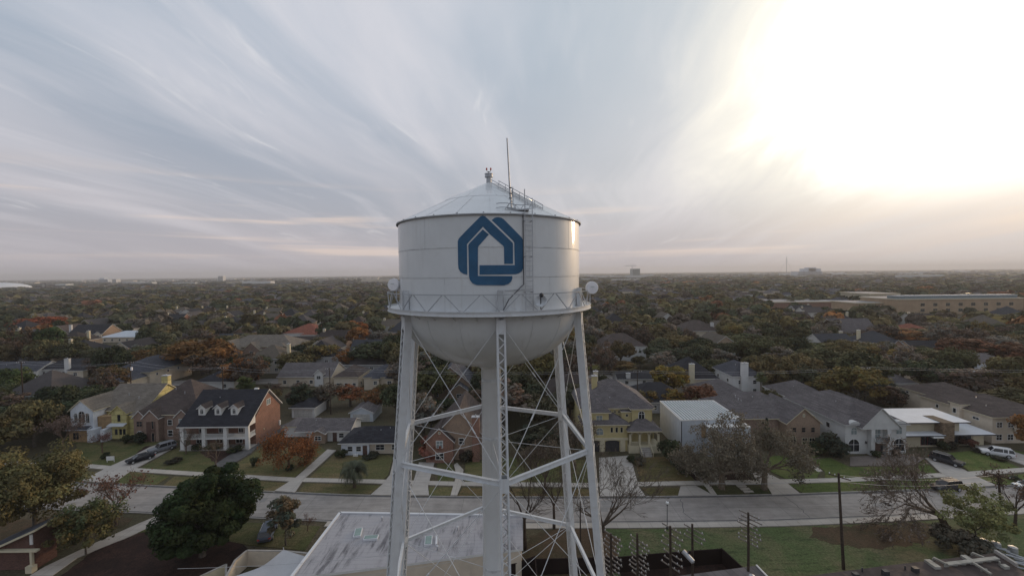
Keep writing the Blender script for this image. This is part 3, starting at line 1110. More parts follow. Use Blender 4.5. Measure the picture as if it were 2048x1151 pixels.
# prototypes (about 10 m across, 9 m tall) shared by the many street and garden trees
OAKS = [crown_mesh('oak_crown', 100 + i, 10, 6.6, 2.4, 60, 5200, .40, flat=.62, lobes=7) for i in range(5)]
OAKT = [trunk_mesh(200 + i, 4.2, .32, 6, 3.4) for i in range(3)]
ROUNDS = [crown_mesh('round_crown', 120 + i, 8, 7.6, 2.0, 48, 4400, .38, flat=.9, lobes=6, hue=.16) for i in range(4)]
LOOSE = [crown_mesh('loose_crown', 140 + i, 9, 7.0, 2.2, 46, 2300, .34, flat=.85, lobes=8, inner=.3, hue=.2, cr=.22) for i in range(3)]
CONES = []
for i in range(2):
    rng = np.random.RandomState(160 + i)
    n = 4200
    z = rng.uniform(0, 1, n)**1.3
    rad = (1 - z)*2.0*(.55 + .45*np.sin(z*40 + rng.uniform(0, .6, n)))*rng.uniform(.3, 1, n)**.4 + .06
    th = rng.uniform(0, 6.283, n)
    pos = np.stack([rad*np.cos(th), rad*np.sin(th), 1.0 + z*8.0], 1)
    nr = np.stack([np.cos(th), np.sin(th), np.full(n, .6)], 1) + rng.normal(size=(n, 3))*.5
    t = rng.uniform(.6, 1.4, n)
    CONES.append(leaf_cloud('cone_crown', pos, nr, .34*rng.uniform(.6, 1.4, n), np.stack([t, t, t], 1)))
SHRUBS = [crown_mesh('shrub_crown', 180 + i, 2.4, 1.7, .05, 20, 1300, .17, flat=.8, lobes=4, inner=.3, cr=.34) for i in range(3)]
SHRUBT = trunk_mesh(260, .6, .06, 4, .5)


def bare_mesh(seed, h, r, maxlev, spread, up, L, dirs, kids=(3, 4), rmin=.012, lean=(0, 0)):
    """bare winter tree: returns (trunk mesh, twig mesh)"""
    rnd = random.Random(seed)
    tk, tw = MB(), MB()
    tips = []
    top = Vector((lean[0] + rnd.uniform(-.2, .2), lean[1] + rnd.uniform(-.2, .2), h))
    tk.path([(0, 0, -.1), top*.5 + Vector((rnd.uniform(-.08, .08), 0, 0)), top], [r*1.25, r, r*.85], 8)
    for d in dirs:
        branch(tw, rnd, top, Vector(d).normalized(), L*rnd.uniform(.85, 1.1), r*.62, 0, maxlev, spread, up, tips, 4, kids, rmin)
    a = tk.build('trunk', MT['bark'])
    b_ = tw.build('branches', MT['bark'])
    m1, m2 = a.data, b_.data
    bpy.data.objects.remove(a)
    bpy.data.objects.remove(b_)
    return m1, m2, tips


BARES = [bare_mesh(300 + i, 2.6, .22, 4, .75, .6, 3.0, [(.5, .2, 1), (-.5, .3, 1), (.1, -.6, 1), (0, .1, 1.2)], (3, 4), .014) for i in range(3)]


def make_bare(name, label, loc, proto, rz=0.0, sc=1.0, bark=(1.1, 1.0, .95), sprays=None, group=None, sprn=900):
    t = thing(name, label, 'tree', (loc[0], loc[1], 0), rz, group)
    t.scale = (sc, sc, sc)
    link('trunk', proto[0], t).color = rgba(bark)
    link('branches', proto[1], t).color = rgba(bark)
    if sprays:
        rng = np.random.RandomState(int(abs(loc[0])*10) + 5)
        tips = [p for p, l in proto[2] if l >= 2]
        idx = rng.randint(0, len(tips), sprn)
        tp_ = np.array([tuple(p) for p in tips])
        pos = tp_[idx] + rng.normal(size=(sprn, 3))*.35
        k = rng.uniform(.6, 1.4, sprn)
        me = leaf_cloud('sprays', pos, rng.normal(size=(sprn, 3)) + np.array([0, 0, .3]), .2*rng.uniform(.6, 1.5, sprn), np.stack([k, k, k], 1))
        link('sprays', me, t).color = rgba(sprays)
    return t


def fan_palm_meshes(seed, h):
    rnd = random.Random(seed)
    tk = MB()
    tk.path([(0, 0, -.1), (.05, 0, h*.5), (.1, .05, h)], [.26, .17, .15], 8)
    cr = []
    pos, nr, sz = [], [], []
    V, F = [], []
    for k in range(44):
        a = rnd.uniform(0, 6.283)
        e = rnd.uniform(-.9, 1.2)
        d = Vector((math.cos(a)*math.cos(e), math.sin(a)*math.cos(e), math.sin(e)))
        L = rnd.uniform(1.0, 1.35)
        c = Vector((.1, .05, h + .1)) + d*L
        sd = d.cross(Vector((0, 0, 1))).normalized()
        up = sd.cross(d)
        i0 = len(V)
        V.append(tuple(Vector((.1, .05, h + .1)) + d*.15))
        for j in range(9):
            t = -1.25 + 2.5*j/8
            rr = .62*(1.0 if j % 2 == 0 else .62)
            V.append(tuple(c + d*(math.cos(t)*rr) + sd*(math.sin(t)*rr) - Vector((0, 0, .18 if j % 2 == 0 else .02))))
        for j in range(8):
            F.append((i0, i0 + 1 + j, i0 + 2 + j))
    me = bpy.data.meshes.new('fan_fronds')
    me.from_pydata(V, [], F)
    at_ = me.attributes.new('tint', 'FLOAT_COLOR', 'POINT')
    cc = []
    for i in range(len(V)):
        k = .7 + .6*((i//10*37 % 11)/11)
        cc += [k, k, k, 1]
    at_.data.foreach_set('color', cc)
    me.materials.append(MT['leaf'])
    o = tk.build('trunk', MT['bark'])
    tm = o.data
    bpy.data.objects.remove(o)
    return me, tm


def pindo_meshes(seed, h, R=2.6, nfr=46):
    rnd = random.Random(seed)
    tk = MB()
    tk.path([(0, 0, -.1), (0, 0, h*.6), (0, 0, h)], [.30, .26, .34], 9)
    V, F, T = [], [], []
    for k in range(nfr):
        a = rnd.uniform(0, 6.283)
        e0 = rnd.uniform(.15, 1.35)
        L = R*rnd.uniform(.85, 1.15)
        p = Vector((0, 0, h))
        kk = rnd.uniform(.7, 1.35)
        prev = None
        for j in range(21):
            t = j/20
            e = e0 - 2.0*t*t - .3*t
            d = Vector((math.cos(a)*math.cos(e), math.sin(a)*math.cos(e), math.sin(e)))
            p = p + d*(L/20)
            sd = Vector((-math.sin(a), math.cos(a), 0))
            up = sd.cross(d)
            w = .66*math.sin(math.pi*min(1, .15 + .85*t)) + .04
            for s in (-1, 1):
                i0 = len(V)
                tipp = p + sd*(s*w) + d*.30 - Vector((0, 0, .26))
                V.extend([tuple(p - d*.06), tuple(p + d*.07), tuple(tipp)])
                F.append((i0, i0 + 1, i0 + 2) if s > 0 else (i0 + 1, i0, i0 + 2))
                T.extend([kk]*3)
    me = bpy.data.meshes.new('pindo_fronds')
    me.from_pydata(V, [], F)
    at_ = me.attributes.new('tint', 'FLOAT_COLOR', 'POINT')
    cc = []
    for k in T:
        cc += [k, k, k, 1]
    at_.data.foreach_set('color', cc)
    me.materials.append(MT['leaf'])
    o = tk.build('trunk', MT['bark'])
    tm = o.data
    bpy.data.objects.remove(o)
    return me, tm


GREEN = (0.081, 0.081, 0.038)
DKGREEN = (0.049, 0.059, 0.029)
OLIVE = (0.120, 0.102, 0.046)
YELLOW = (0.230, 0.172, 0.052)
ORANGE = (0.247, 0.113, 0.041)
RUST = (0.190, 0.086, 0.048)
GREYTW = (0.172, 0.147, 0.120)
LIME = (0.172, 0.170, 0.063)

# ------------------------------------------------------------------ houses
PI = math.pi
_wc = {}


def win_meshes(w, h, style, glass, frame):
    key = (w, h, style, glass, frame)
    if key in _wc:
        return _wc[key]
    f, p = MB(), MB()
    t = .10
    y0, y1 = -.06, .02
    if 'arch' in style:
        n = 10
        hs = h - w/2 if h > w*.8 else h*.6
        ry = h - hs
        out = [(-w/2, 0), (w/2, 0), (w/2, hs)] + [(w/2*math.cos(PI*i/n), hs + ry*math.sin(PI*i/n)) for i in range(1, n)] + [(-w/2, hs)]
        inn = [(x*(1 - 2*t/w), t + (z)*(h - 2*t)/h) for x, z in out]
        m = len(out)
        for i in range(m):
            j = (i+1) % m
            f.face([(out[i][0], y0, out[i][1]), (out[j][0], y0, out[j][1]), (inn[j][0], y0, inn[j][1]), (inn[i][0], y0, inn[i][1])])
            f.face([(out[j][0], y0, out[j][1]), (out[i][0], y0, out[i][1]), (out[i][0], y1, out[i][1]), (out[j][0], y1, out[j][1])])
            f.face([(inn[i][0], y0, inn[i][1]), (inn[j][0], y0, inn[j][1]), (inn[j][0], y1, inn[j][1]), (inn[i][0], y1, inn[i][1])])
        p.face([(x, -.015, z) for x, z in inn])
        f.box(-w/2 + t, w/2 - t, y0 + .01, y1, hs - .03, hs + .03)
        f.box(-.03, .03, y0 + .012, y1, t, h - t)
    else:
        f.box(-w/2, w/2, y0, y1, 0, t)
        f.box(-w/2, w/2, y0, y1, h - t, h)
        f.box(-w/2, -w/2 + t, y0, y1, t, h - t)
        f.box(w/2 - t, w/2, y0, y1, t, h - t)
        if 'plain' not in style:
            f.box(-w/2 + t, w/2 - t, y0 + .015, y1, h*.5 - .03, h*.5 + .03)
        if w > 1.3 or 'cross' in style:
            k = max(1, int(w/1.0)) if 'cross' not in style else 1
            for i in range(1, k + 1):
                x = -w/2 + w*i/(k + 1)
                f.box(x - .03, x + .03, y0 + .012, y1, t, h - t)
        p.box(-w/2 + t*.8, w/2 - t*.8, -.02, -.008, t*.8, h - t*.8)
    fo = f.build('window', MT[frame])
    po = p.build('pane', MT[glass])
    r = (fo.data, po.data)
    bpy.data.objects.remove(fo)
    bpy.data.objects.remove(po)
    _wc[key] = r
    return r


class House:
    """local frame: x along the front, front faces -y, y grows away"""
    def __init__(s, name, label, x, y, rz=0.0, cat='house', group=None):
        s.root = thing(name, label, cat, (x, y, 0), rz, group)
        s.walls, s.roofs = {}, {}
        s.names = {}

    def W(s, m):
        return s.walls.setdefault(m, MB())

    def Rf(s, m):
        return s.roofs.setdefault(m, MB())

    def block(s, m, x0, x1, y0, y1, z1, z0=-.1, gable=None, pitch=0.6):
        b = s.W(m)
        if gable == 'x':                              # ridge along x: gable ends on the left and right
            yc, hh = (y0 + y1)/2, pitch*(y1 - y0)/2
            v = []
            for x in (x0, x1):
                v += [(x, y0, z0), (x, y1, z0), (x, y1, z1), (x, yc, z1 + hh), (x, y0, z1)]
            b.add(v, [(4, 3, 2, 1, 0), (5, 6, 7, 8, 9), (0, 1, 6, 5), (1, 2, 7, 6), (2, 3, 8, 7), (3, 4, 9, 8), (4, 0, 5, 9)])
        elif gable == 'y':
            xc, hh = (x0 + x1)/2, pitch*(x1 - x0)/2
            v = []
            for y in (y0, y1):
                v += [(x0, y, z0), (x1, y, z0), (x1, y, z1), (xc, y, z1 + hh), (x0, y, z1)]
            b.add(v, [(0, 1, 2, 3, 4), (9, 8, 7, 6, 5), (1, 0, 5, 6), (2, 1, 6, 7), (3, 2, 7, 8), (4, 3, 8, 9), (0, 4, 9, 5)])
        else:
            b.box(x0, x1, y0, y1, z0, z1)

    def hip(s, m, x0, x1, y0, y1, z, pitch=0.55, ov=.5, fas=.2, trim='white'):
        r = s.Rf((m, trim))
        x0, x1, y0, y1 = x0 - ov, x1 + ov, y0 - ov, y1 + ov
        z = z - .06
        w, d = x1 - x0, y1 - y0
        hh = pitch*min(w, d)/2
        zt = z + fas
        if w >= d:
            a, c = (x0 + d/2, (y0 + y1)/2, zt + hh), (x1 - d/2 + 1e-3, (y0 + y1)/2, zt + hh)
            q = [(x0, y0, zt), (x1, y0, zt), (x1, y1, zt), (x0, y1, zt), a, c]
            fs = [(0, 1, 5, 4), (1, 2, 5), (2, 3, 4, 5), (3, 0, 4)]
        else:
            a, c = ((x0 + x1)/2, y0 + w/2, zt + hh), ((x0 + x1)/2, y1 - w/2 + 1e-3, zt + hh)
            q = [(x0, y0, zt), (x1, y0, zt), (x1, y1, zt), (x0, y1, zt), a, c]
            fs = [(0, 1, 4), (1, 2, 5, 4), (2, 3, 5), (3, 0, 4, 5)]
        r.add(q, fs, 0)
        v = [(x0, y0, z), (x1, y0, z), (x1, y1, z), (x0, y1, z), (x0, y0, zt), (x1, y0, zt), (x1, y1, zt), (x0, y1, zt)]
        r.add(v, [(3, 2, 1, 0), (0, 1, 5, 4), (1, 2, 6, 5), (2, 3, 7, 6), (3, 0, 4, 7)], 1)
        return zt + hh

    def gable(s, m, x0, x1, y0, y1, z, pitch=0.6, axis='x', ov=.45, oe=.35, th=.2, trim='white'):
        r = s.Rf((m, trim))
        z = z + .006
        if axis == 'x':
            a0, a1, c0, c1 = x0 - oe, x1 + oe, y0, y1
            P = lambda a, c, zz: (a, c, zz)
        else:
            a0, a1, c0, c1 = y0 - oe, y1 + oe, x0, x1
            P = lambda a, c, zz: (c, a, zz)
        cm = (c0 + c1)/2
        hh = pitch*(c1 - c0)/2
        el = (c0 - ov, z - pitch*ov)
        er = (c1 + ov, z - pitch*ov)
        prof = [(el[0], el[1]), (el[0], el[1] + th), (cm, z + hh + th), (er[0], er[1] + th), (er[0], er[1]), (cm, z + hh)]
        v = [P(a0, c, zz) for c, zz in prof] + [P(a1, c, zz) for c, zz in prof]
        fl = axis == 'x'

        def o(t):
            return t if fl else t[::-1]
        r.add(v, [o((1, 7, 8, 2)), o((2, 8, 9, 3))], 0)
        r.add(v, [o((0, 6, 7, 1)), o((3, 9, 10, 4)), o((5, 11, 6, 0)), o((4, 10, 11, 5)), o((0, 1, 2, 5)), o((5, 2, 3, 4)), o((11, 8, 7, 6)), o((10, 9, 8, 11))], 1)
        return z + hh + th

    def flat(s, m, x0, x1, y0, y1, z, th=.25, trim='white', slope=0.0):
        r = s.Rf((m, trim))
        v = [(x0, y0, z), (x1, y0, z), (x1, y1, z + slope), (x0, y1, z + slope), (x0, y0, z + th), (x1, y0, z + th), (x1, y1, z + th + slope), (x0, y1, z + th + slope)]
        r.add(v, [(4, 5, 6, 7)], 0)
        r.add(v, [(3, 2, 1, 0), (0, 1, 5, 4), (1, 2, 6, 5), (2, 3, 7, 6), (3, 0, 4, 7)], 1)

    def win(s, x, y, z, w, h, face='f', style='', glass='glass', frame='white', label=None):
        a, c = win_meshes(w, h, style, glass, frame)
        rz = {'f': 0, 'r': PI/2, 'l': -PI/2, 'b': PI}[face]
        o = link('window', a, s.root, (x, y, z), rz)
        link('pane', c, o)
        return o

    def wins(s, xs, y, z, w, h, face='f', **k):
        for x in xs:
            if face in 'fb':
                s.win(x, y, z, w, h, face, **k)
            else:
                s.win(y, x, z, w, h, face, **k)

    def part(s, name, mb, m, parent=None, smooth=False):
        return mb.build(name, [MT[q] for q in ([m] if isinstance(m, str) else m)], parent or s.root, smooth=smooth)

    def boxpart(s, name, m, *b):
        mb = MB()
        mb.box(*b)
        return s.part(name, mb, m)

    def door(s, x, y, w, h, face='f', m='door', name='door', z=0.0):
        mb = MB()
        mb.box(-w/2, w/2, -.05, .02, 0, h)
        for i in (-1, 1):
            for zz in (.15, .55):
                mb.box(i*w/4 - w*.17, i*w/4 + w*.17, -.065, -.05, h*zz, h*(zz + .32))
        o = s.part(name, mb, m)
        o.location = (x, y, z)
        o.rotation_euler = (0, 0, {'f': 0, 'r': PI/2, 'l': -PI/2, 'b': PI}[face])
        k = MB()
        k.ball((w*.38, -.09, h*.48), .045, 6)
        k.build('handle', MT['metal'], o)
        return o

    def garage(s, x, y, w, h, face='f', m='garage'):
        mb = MB()
        mb.box(-w/2, w/2, -.04, .02, 0, h)
        for i in range(1, 4):
            mb.box(-w/2 + .05, w/2 - .05, -.052, -.04, h*i/4 - .03, h*i/4 + .03)
        o = s.part('garage_door', mb, m)
        o.location = (x, y, 0)
        o.rotation_euler = (0, 0, {'f': 0, 'r': PI/2, 'l': -PI/2, 'b': PI}[face])
        return o

    def chimney(s, x, y, z0, z1, w=1.2, d=.9, m='whitestucco'):
        mb = MB()
        mb.box(x - w/2, x + w/2, y - d/2, y + d/2, z0, z1)
        o = s.part('chimney', mb, m)
        k = MB()
        k.box(x - w/2 - .1, x + w/2 + .1, y - d/2 - .1, y + d/2 + .1, z1, z1 + .14)
        k.tube((x, y, z1 + .14), (x, y, z1 + .5), .16, .14, 8)
        k.build('chimney_cap', MT['metal'], o)

    def vents(s, pts):
        for p in pts:
            mb = MB()
            mb.tube(p, (p[0], p[1], p[2] + .55), .07, None, 6)
            mb.tube((p[0], p[1], p[2] + .55), (p[0], p[1], p[2] + .62), .12, None, 6)
            s.part('roof_vent', mb, 'metal')

    def done(s):
        for m, b in s.walls.items():
            b.build('wall', MT[m], s.root)
        for (m, t), b in s.roofs.items():
            b.build('roof', [MT[m], MT[t]], s.root)
        return s.root


def px_x(px, y):
    return aty(px, 600, y).x


# ---- the row across the street, left to right
# A: two-storey house under construction, white wrap and yellow boards
p0 = at(145, 880)
h = House('unfinished_house', 'unfinished two storey house in yellow boards and white wrap with tan roof', p0.x, p0.y + 1.0)
h.block('housewrap', 0, 5.6, -1.2, 9, 7.6, gable='y', pitch=.85)
h.gable('roof_tan', 0, 5.6, -1.2, 14, 7.6, .85, 'y', trim='creamtrim')
h.block('siding', 5.62, 15.5, 2.2, 16, 6.6, gable='x', pitch=.68)
h.gable('roof_tan', 3.2, 15.5, 2.2, 16, 6.6, .68, 'x', ov=.5, trim='creamtrim')
h.block('siding', 9.3, 13.0, -.4, 6, 6.6, gable='y', pitch=.9)
h.gable('roof_tan', 9.3, 13.0, -.4, 8, 6.6, .9, 'y', trim='siding')
h.block('siding', 13.0, 15.3, .4, 6, 5.6)
h.hip('roof_tan', 13.0, 15.3, .4, 6, 5.6, .6, trim='siding')
h.block('rawwood', 5.62, 9.3, -.2, 3, 5.6)
h.block('housewrap', 5.3, 6.6, -2.6, -.25, 3.1)
h.block('housewrap', 8.2, 9.2, -2.3, -.25, 3.0)
h.block('rawwood', .5, 5.2, -2.2, -1.25, 2.7)
h.flat('roof_slate', -.3, 5.2, -2.6, -1.25, 3.0, .15, 'housewrap', .55)
h.flat('greywrap', 9.0, 13.2, -1.6, -.45, 3.5, .12, 'white', .4)
for x, w_, st in ((1.35, .95, 'arch'), (2.8, 1.7, 'arch'), (4.25, .95, 'arch')):
    h.win(x, -1.2, 4.4, w_, 2.5 if w_ < 1.2 else 3.0, 'f', st, frame='white')
h.win(11.2, -.4, 4.3, 1.0, 1.9, 'f', 'plain', frame='siding')
h.wins((10.4, 11.5, 12.4), -.4, 1.0, .9, 1.6, 'f', style='plain', frame='siding')
h.win(2.2, -2.2, .6, 1.6, 1.9, 'f', 'plain', frame='rawwood')
h.win(7.6, -.2, 1.0, 1.2, 1.8, 'f', 'plain', frame='rawwood')
h.chimney(14.3, 10.5, 9.0, 13.2, 1.7, 1.2, 'siding')
h.vents([(9, 5, 9.3), (12, 4.5, 8.6)])
h.done()

# B: pink-brown brick house with three small gables
p0 = at(268, 882)
p1 = at(384, 886)
wB = p1.x - p0.x
h = House('gabled_brick_house', 'pinkish brick two storey house with three small front gables and dark brown roof', p0.x, p0.y)
h.block('pinkbrick', 0, wB, 1.0, 17, 6.2)
h.hip('roof_brown', 0, wB, 1.0, 16, 6.2, .86, .5, trim='creamtrim')
h.block('pinkbrick', .1, 3.0, 0, 4, 6.0, gable='y', pitch=1.0)
h.gable('roof_brown', .1, 3.0, 0, 6, 6.0, 1.0, 'y', .35, .3, trim='white')
h.block('pinkbrick', 3.0, 6.6, -.6, 4, 6.0, gable='y', pitch=1.0)
h.gable('roof_brown', 3.0, 6.6, -.6, 7, 6.0, 1.0, 'y', .35, .3, trim='white')
h.block('pinkbrick', 10.0, 13.4, .4, 4, 5.9, gable='y', pitch=.95)
h.gable('roof_brown', 10.0, 13.4, .4, 7, 5.9, .95, 'y', .35, .3, trim='white')
h.boxpart('porch_shade_panel', 'door', 3.7, 5.9, -.64, -.58, 0, 5.0)  # no real hollow: the porch's shade is a dark panel on the wall
h.win(1.5, 0, 3.6, 1.5, 1.4, 'f', frame='pinkbrick')
h.win(1.5, 0, .6, 1.6, 2.0, 'f', 'arch')
h.win(5.3, -.64, 3.2, .7, 2.0, 'f', 'plain', frame='pinkbrick')
h.win(5.3, -.64, .1, .8, 2.3, 'f', 'plain', frame='pinkbrick')
h.win(11.7, .4, 3.4, 1.7, 1.9, 'f', 'cross', glass='paleglass')
h.win(11.7, .4, .7, 1.8, 1.7, 'f')
h.win(8.2, 1.0, 3.5, 1.2, 1.5, 'f')
h.win(8.2, 1.0, .8, 1.3, 1.6, 'f')
h.vents([(9, 5, 10.2), (6, 6, 11.0)])
h.done()

# C: colonial with white two-storey porch, dormers and red brick side
p0 = at(386, 888)
p1 = at(491, 901)
x0, x1 = p0.x, p1.x
yb = at(506, 889).y
wC = x1 - x0 + .4
h = House('colonial_house', 'red brick colonial house with white two storey porch and three white dormers', x0, yb)
dC = 10.6
ze = 5.75
pit = .88
h.block('redbrick', 0, wC, 0, dC, ze + .7, gable='x', pitch=pit*1.02)
ymid = (-2.9 + dC)/2
yr, zr = ymid, 11.9
rr = h.Rf(('roof_black', 'white'))
yf, yk = -3.5, dC + .5
zf = 5.5
zk = ze + .75
prof = [(yf, zf), (yf, zf + .22), (dC/2, zr + .1), (yk, zk + .22), (yk, zk), (dC/2, zr - .12)]
v = [(-.5, a, c) for a, c in prof] + [(wC + .45, a, c) for a, c in prof]
rr.add(v, [(1, 7, 8, 2), (2, 8, 9, 3)], 0)
rr.add(v, [(0, 6, 7, 1), (3, 9, 10, 4), (5, 11, 6, 0), (4, 10, 11, 5), (0, 1, 2, 5), (5, 2, 3, 4), (11, 8, 7, 6), (10, 9, 8, 11)], 1)
# white cheek of the porch end under the roof slope
slope = (zr - zf)/(dC/2 - yf)
pc = MB()
for xx in (wC - .18, .0):
    pc.add([(xx, -3.0, 5.4), (xx + .18, -3.0, 5.4), (xx, -.02, 5.4), (xx + .18, -.02, 5.4), (xx, -3.0, zf + .5*slope - .03), (xx + .18, -3.0, zf + .5*slope - .03), (xx, -.02, zf + 3.48*slope - .06), (xx + .18, -.02, zf + 3.48*slope - .06)],
           [(0, 2, 6, 4), (1, 5, 7, 3), (0, 4, 5, 1), (2, 3, 7, 6), (4, 6, 7, 5)])
h.part('porch_gable', pc, 'white')
for i in range(4):
    x = .3 + i*(wC - .6)/3
    h.boxpart('porch_column', 'white', x - .42, x + .42, -3.0, -2.4, 0, 5.45)
h.boxpart('porch_beam', 'white', 0.02, wC - .02, -2.97, -2.43, 5.2, 5.55)
h.boxpart('balcony_floor', 'white', 0.02, wC - .02, -2.95, -.02, 2.55, 2.85)
for i in range(3):
    xa, xb = .72 + i*(wC - .6)/3, .3 + (i+1)*(wC - .6)/3 - .42
    mb = MB()
    mb.box(xa, xb, -2.75, -2.68, 3.72, 3.8)
    mb.box(xa, xb, -2.75, -2.68, 2.98, 3.05)
    n = 17
    for k in range(n):
        xx = xa + (xb - xa)*(k + .5)/n
        mb.box(xx - .035, xx + .035, -2.74, -2.69, 3.05, 3.72)
    h.part('balcony_rail', mb, 'white')
mb = MB()
mb.box(wC - .16, wC - .08, -2.4, -.02, 3.72, 3.8)
mb.box(wC - .16, wC - .08, -2.4, -.02, 2.98, 3.05)
for k in range(9):
    mb.box(wC - .15, wC - .09, -2.3 + k*.26, -2.2 + k*.26, 3.05, 3.72)
h.part('balcony_rail', mb, 'white')
h.boxpart('porch_floor', 'kerb', -.2, wC + .2, -3.3, -.02, -.1, .25)
for xc in (2.2, 6.9, 11.6):
    h.win(xc, -.0, .5, 1.7, 1.9, 'f', 'cross', frame='white')
    h.win(xc + .5, -.0, 3.0, 1.2, 2.1, 'f', 'cross', frame='white')
h.door(8.9, 0, 1.1, 2.2, z=.25)
for xc in (3.6, 7.4, 11.2):
    yd = -.9
    zb = zf + (yd - yf)*slope + .15
    d_ = MB()
    d_.add([(xc - .8, yd, zb - .3), (xc + .8, yd, zb - .3), (xc + .8, yd, zb + 1.75), (xc, yd, zb + 2.45), (xc - .8, yd, zb + 1.75),
            (xc - .8, yd + 3.2, zb - .3), (xc + .8, yd + 3.2, zb - .3), (xc + .8, yd + 3.2, zb + 1.75), (xc, yd + 3.2, zb + 2.45), (xc - .8, yd + 3.2, zb + 1.75)],
           [(0, 1, 2, 3, 4), (1, 6, 7, 2), (5, 0, 4, 9), (2, 7, 8, 3), (3, 8, 9, 4)])
    dm = h.part('dormer', d_, 'white')
    k = MB()
    for s in (-1, 1):
        a0, a1 = (xc + s*1.15, zb + 1.46), (xc, zb + 2.46)
        k.add([(a0[0], yd - .3, a0[1]), (a1[0], yd - .3, a1[1]), (a1[0], yd + 3.3, a1[1]), (a0[0], yd + 3.3, a0[1]), (a0[0], yd - .3, a0[1] + .14), (a1[0], yd - .3, a1[1] + .14), (a1[0], yd + 3.3, a1[1] + .14), (a0[0], yd + 3.3, a0[1] + .14)],
              [(0, 1, 2, 3), (0, 3, 7, 4), (0, 4, 5, 1), (2, 6, 7, 3)] if s < 0 else [(3, 2, 1, 0), (4, 7, 3, 0), (1, 5, 4, 0), (3, 7, 6, 2)], 1)
        k.face([(a0[0], yd - .3, a0[1] + .145), (a1[0], yd - .3, a1[1] + .145), (a1[0], yd + 3.3, a1[1] + .145), (a0[0], yd + 3.3, a0[1] + .145)][::(1 if s < 0 else -1)], 0)
    k.build('dormer_roof', [MT['roof_brown'], MT['white']], dm)
    a_, c_ = win_meshes(.85, 1.35, 'arch', 'glass', 'white')
    wo = link('window', a_, dm, (xc, yd, zb + .25), 0)
    link('pane', c_, wo)
h.win(wC, dC*.52, 8.0, 1.7, 1.5, 'r', 'plain', glass='paleglass')
h.boxpart('meter_box', 'white', wC, wC + .25, dC - .8, dC - .25, 1.2, 2.4)
h.boxpart('wall_light', 'creamtrim', wC, wC + .2, 3.0, 3.2, 2.6, 2.85)
h.vents([(wC*.33, 3.2, 10.1)])
h.boxpart('ridge_vent', 'white', wC - 3.2, wC - 2.2, dC/2 - .25, dC/2 + .25, zr + .02, zr + .35)
h.done()

# D: low grey-roofed house with white gable
p0 = at(560, 886)
h = House('low_white_house', 'low white one storey house with grey roof beside the red brick colonial house', p0.x, p0.y + 5)
pD = at(622, 889).x - p0.x
pE = at(668, 888).x - p0.x
h.block('whitestucco', pD - 1.5, pE + 3.0, -4.0, 3.6, 2.6, gable='x', pitch=.42)
h.gable('roof_grey', pD - 4.5, pE + 3.0, -4.0, 3.6, 2.6, .42, 'x', .5, .4)
h.block('whitestucco', pD - 9, pD - 3, -1, 5, 2.4)
h.flat('roof_grey', pD - 9.3, pD - 2.7, -1.3, 5.3, 2.5, .2, 'creamtrim')
h.block('tanbrick', pD - .2, pD + 3.0, -5.5, -3.0, 2.4, gable='y', pitch=.5)
h.gable('roof_grey', pD - .2, pD + 3.0, -5.5, 0, 2.4, .5, 'y', .3, .3)
h.win(pD + 1.4, -5.5, .8, 1.6, 1.1)
h.win(pE + 1.0, -4.0, .8, 1.3, 1.2)
h.win(pE + 3.0, -.5, .9, 1.2, 1.1, 'r')
h.door(pE - .6, -4.0, 1.0, 2.1)
h.vents([(pD - 1, -1.0, 3.6)])
h.done()

# E: one-storey dark roofed house
p0 = at(683, 909)
h = House('low_dark_house', 'low one storey house with black shingle roof left of the tower legs', p0.x, p0.y + .5)
h.block('creamstucco', 0, 14, 0, 9, 2.7)
h.block('housewrap', 0, 6.2, -.6, 1, 2.6)
h.hip('roof_black', 0, 14, -.6, 8, 2.7, .44, .55)
h.wins((2.0, 3.9), -.6, .8, 1.2, 1.2)
h.door(5.3, -.6, 1.0, 2.1)
h.win(8.5, 0, .8, 2.0, 1.3, style='cross')
h.win(12.0, 0, .8, 1.8, 1.3, style='cross')
h.boxpart('front_bench', 'white', 3.0, 4.0, -1.6, -1.2, 0, .5)
h.vents([(8, 2.5, 3.9), (10, 3, 4.2)])
h.done()

# sheds behind
p0 = at(584, 835)
h = House('white_garage', 'white detached garage with black hipped roof behind the red brick house', p0.x, p0.y)
h.block('whitestucco', 0, 6.4, 0, 8.5, 2.9)
h.hip('roof_black', 0, 6.4, 0, 8.5, 2.9, .45, .6)
h.garage(3.2, 0, 5.2, 2.3)
h.done()
p0 = at(701, 843)
h = House('white_shed', 'small pale shed with grey gabled roof and white garage door', p0.x, p0.y)
h.block('greywrap', 0, 6.2, 0, 8, 2.5, gable='y', pitch=.45)
h.gable('roof_grey', 0, 6.2, 0, 8, 2.5, .45, 'y', .4, .3)
h.garage(3.0, 0, 4.6, 2.1)
h.done()

# F: brick gables seen between the tower legs
p0 = at(852, 922)
wF = at(958, 922).x - p0.x
h = House('steep_brick_house', 'brown brick house with two nested steep gables seen between the tower legs', p0.x, p0.y)
h.block('tanbrick', 1.6, wF + 1, .6, 14, 5.2, gable='y', pitch=1.0)
h.gable('roof_brown', 1.6, wF + 1, .6, 16, 5.2, 1.0, 'y', .4, .4)
h.block('redbrick', .2, 6.0, -.8, 4, 4.6, gable='y', pitch=.95)
h.gable('roof_brown', .2, 6.0, -.8, 6, 4.6, .95, 'y', .35, .3)
h.chimney(wF - .6, -.2, -.1, 9.6, 1.5, 1.0, 'redbrick')
h.win(3.1, -.8, 3.2, 1.5, 1.6, style='cross', glass='paleglass')
h.win(3.1, -.8, .7, 1.8, 1.5, style='cross')
h.win(7.6, .6, 3.3, 1.2, 1.5)
h.door(7.6, .6, 1.1, 2.2)
h.win(3.1, -.8, 6.2, .5, .5, style='plain', frame='creamtrim', glass='paleglass')
h.done()

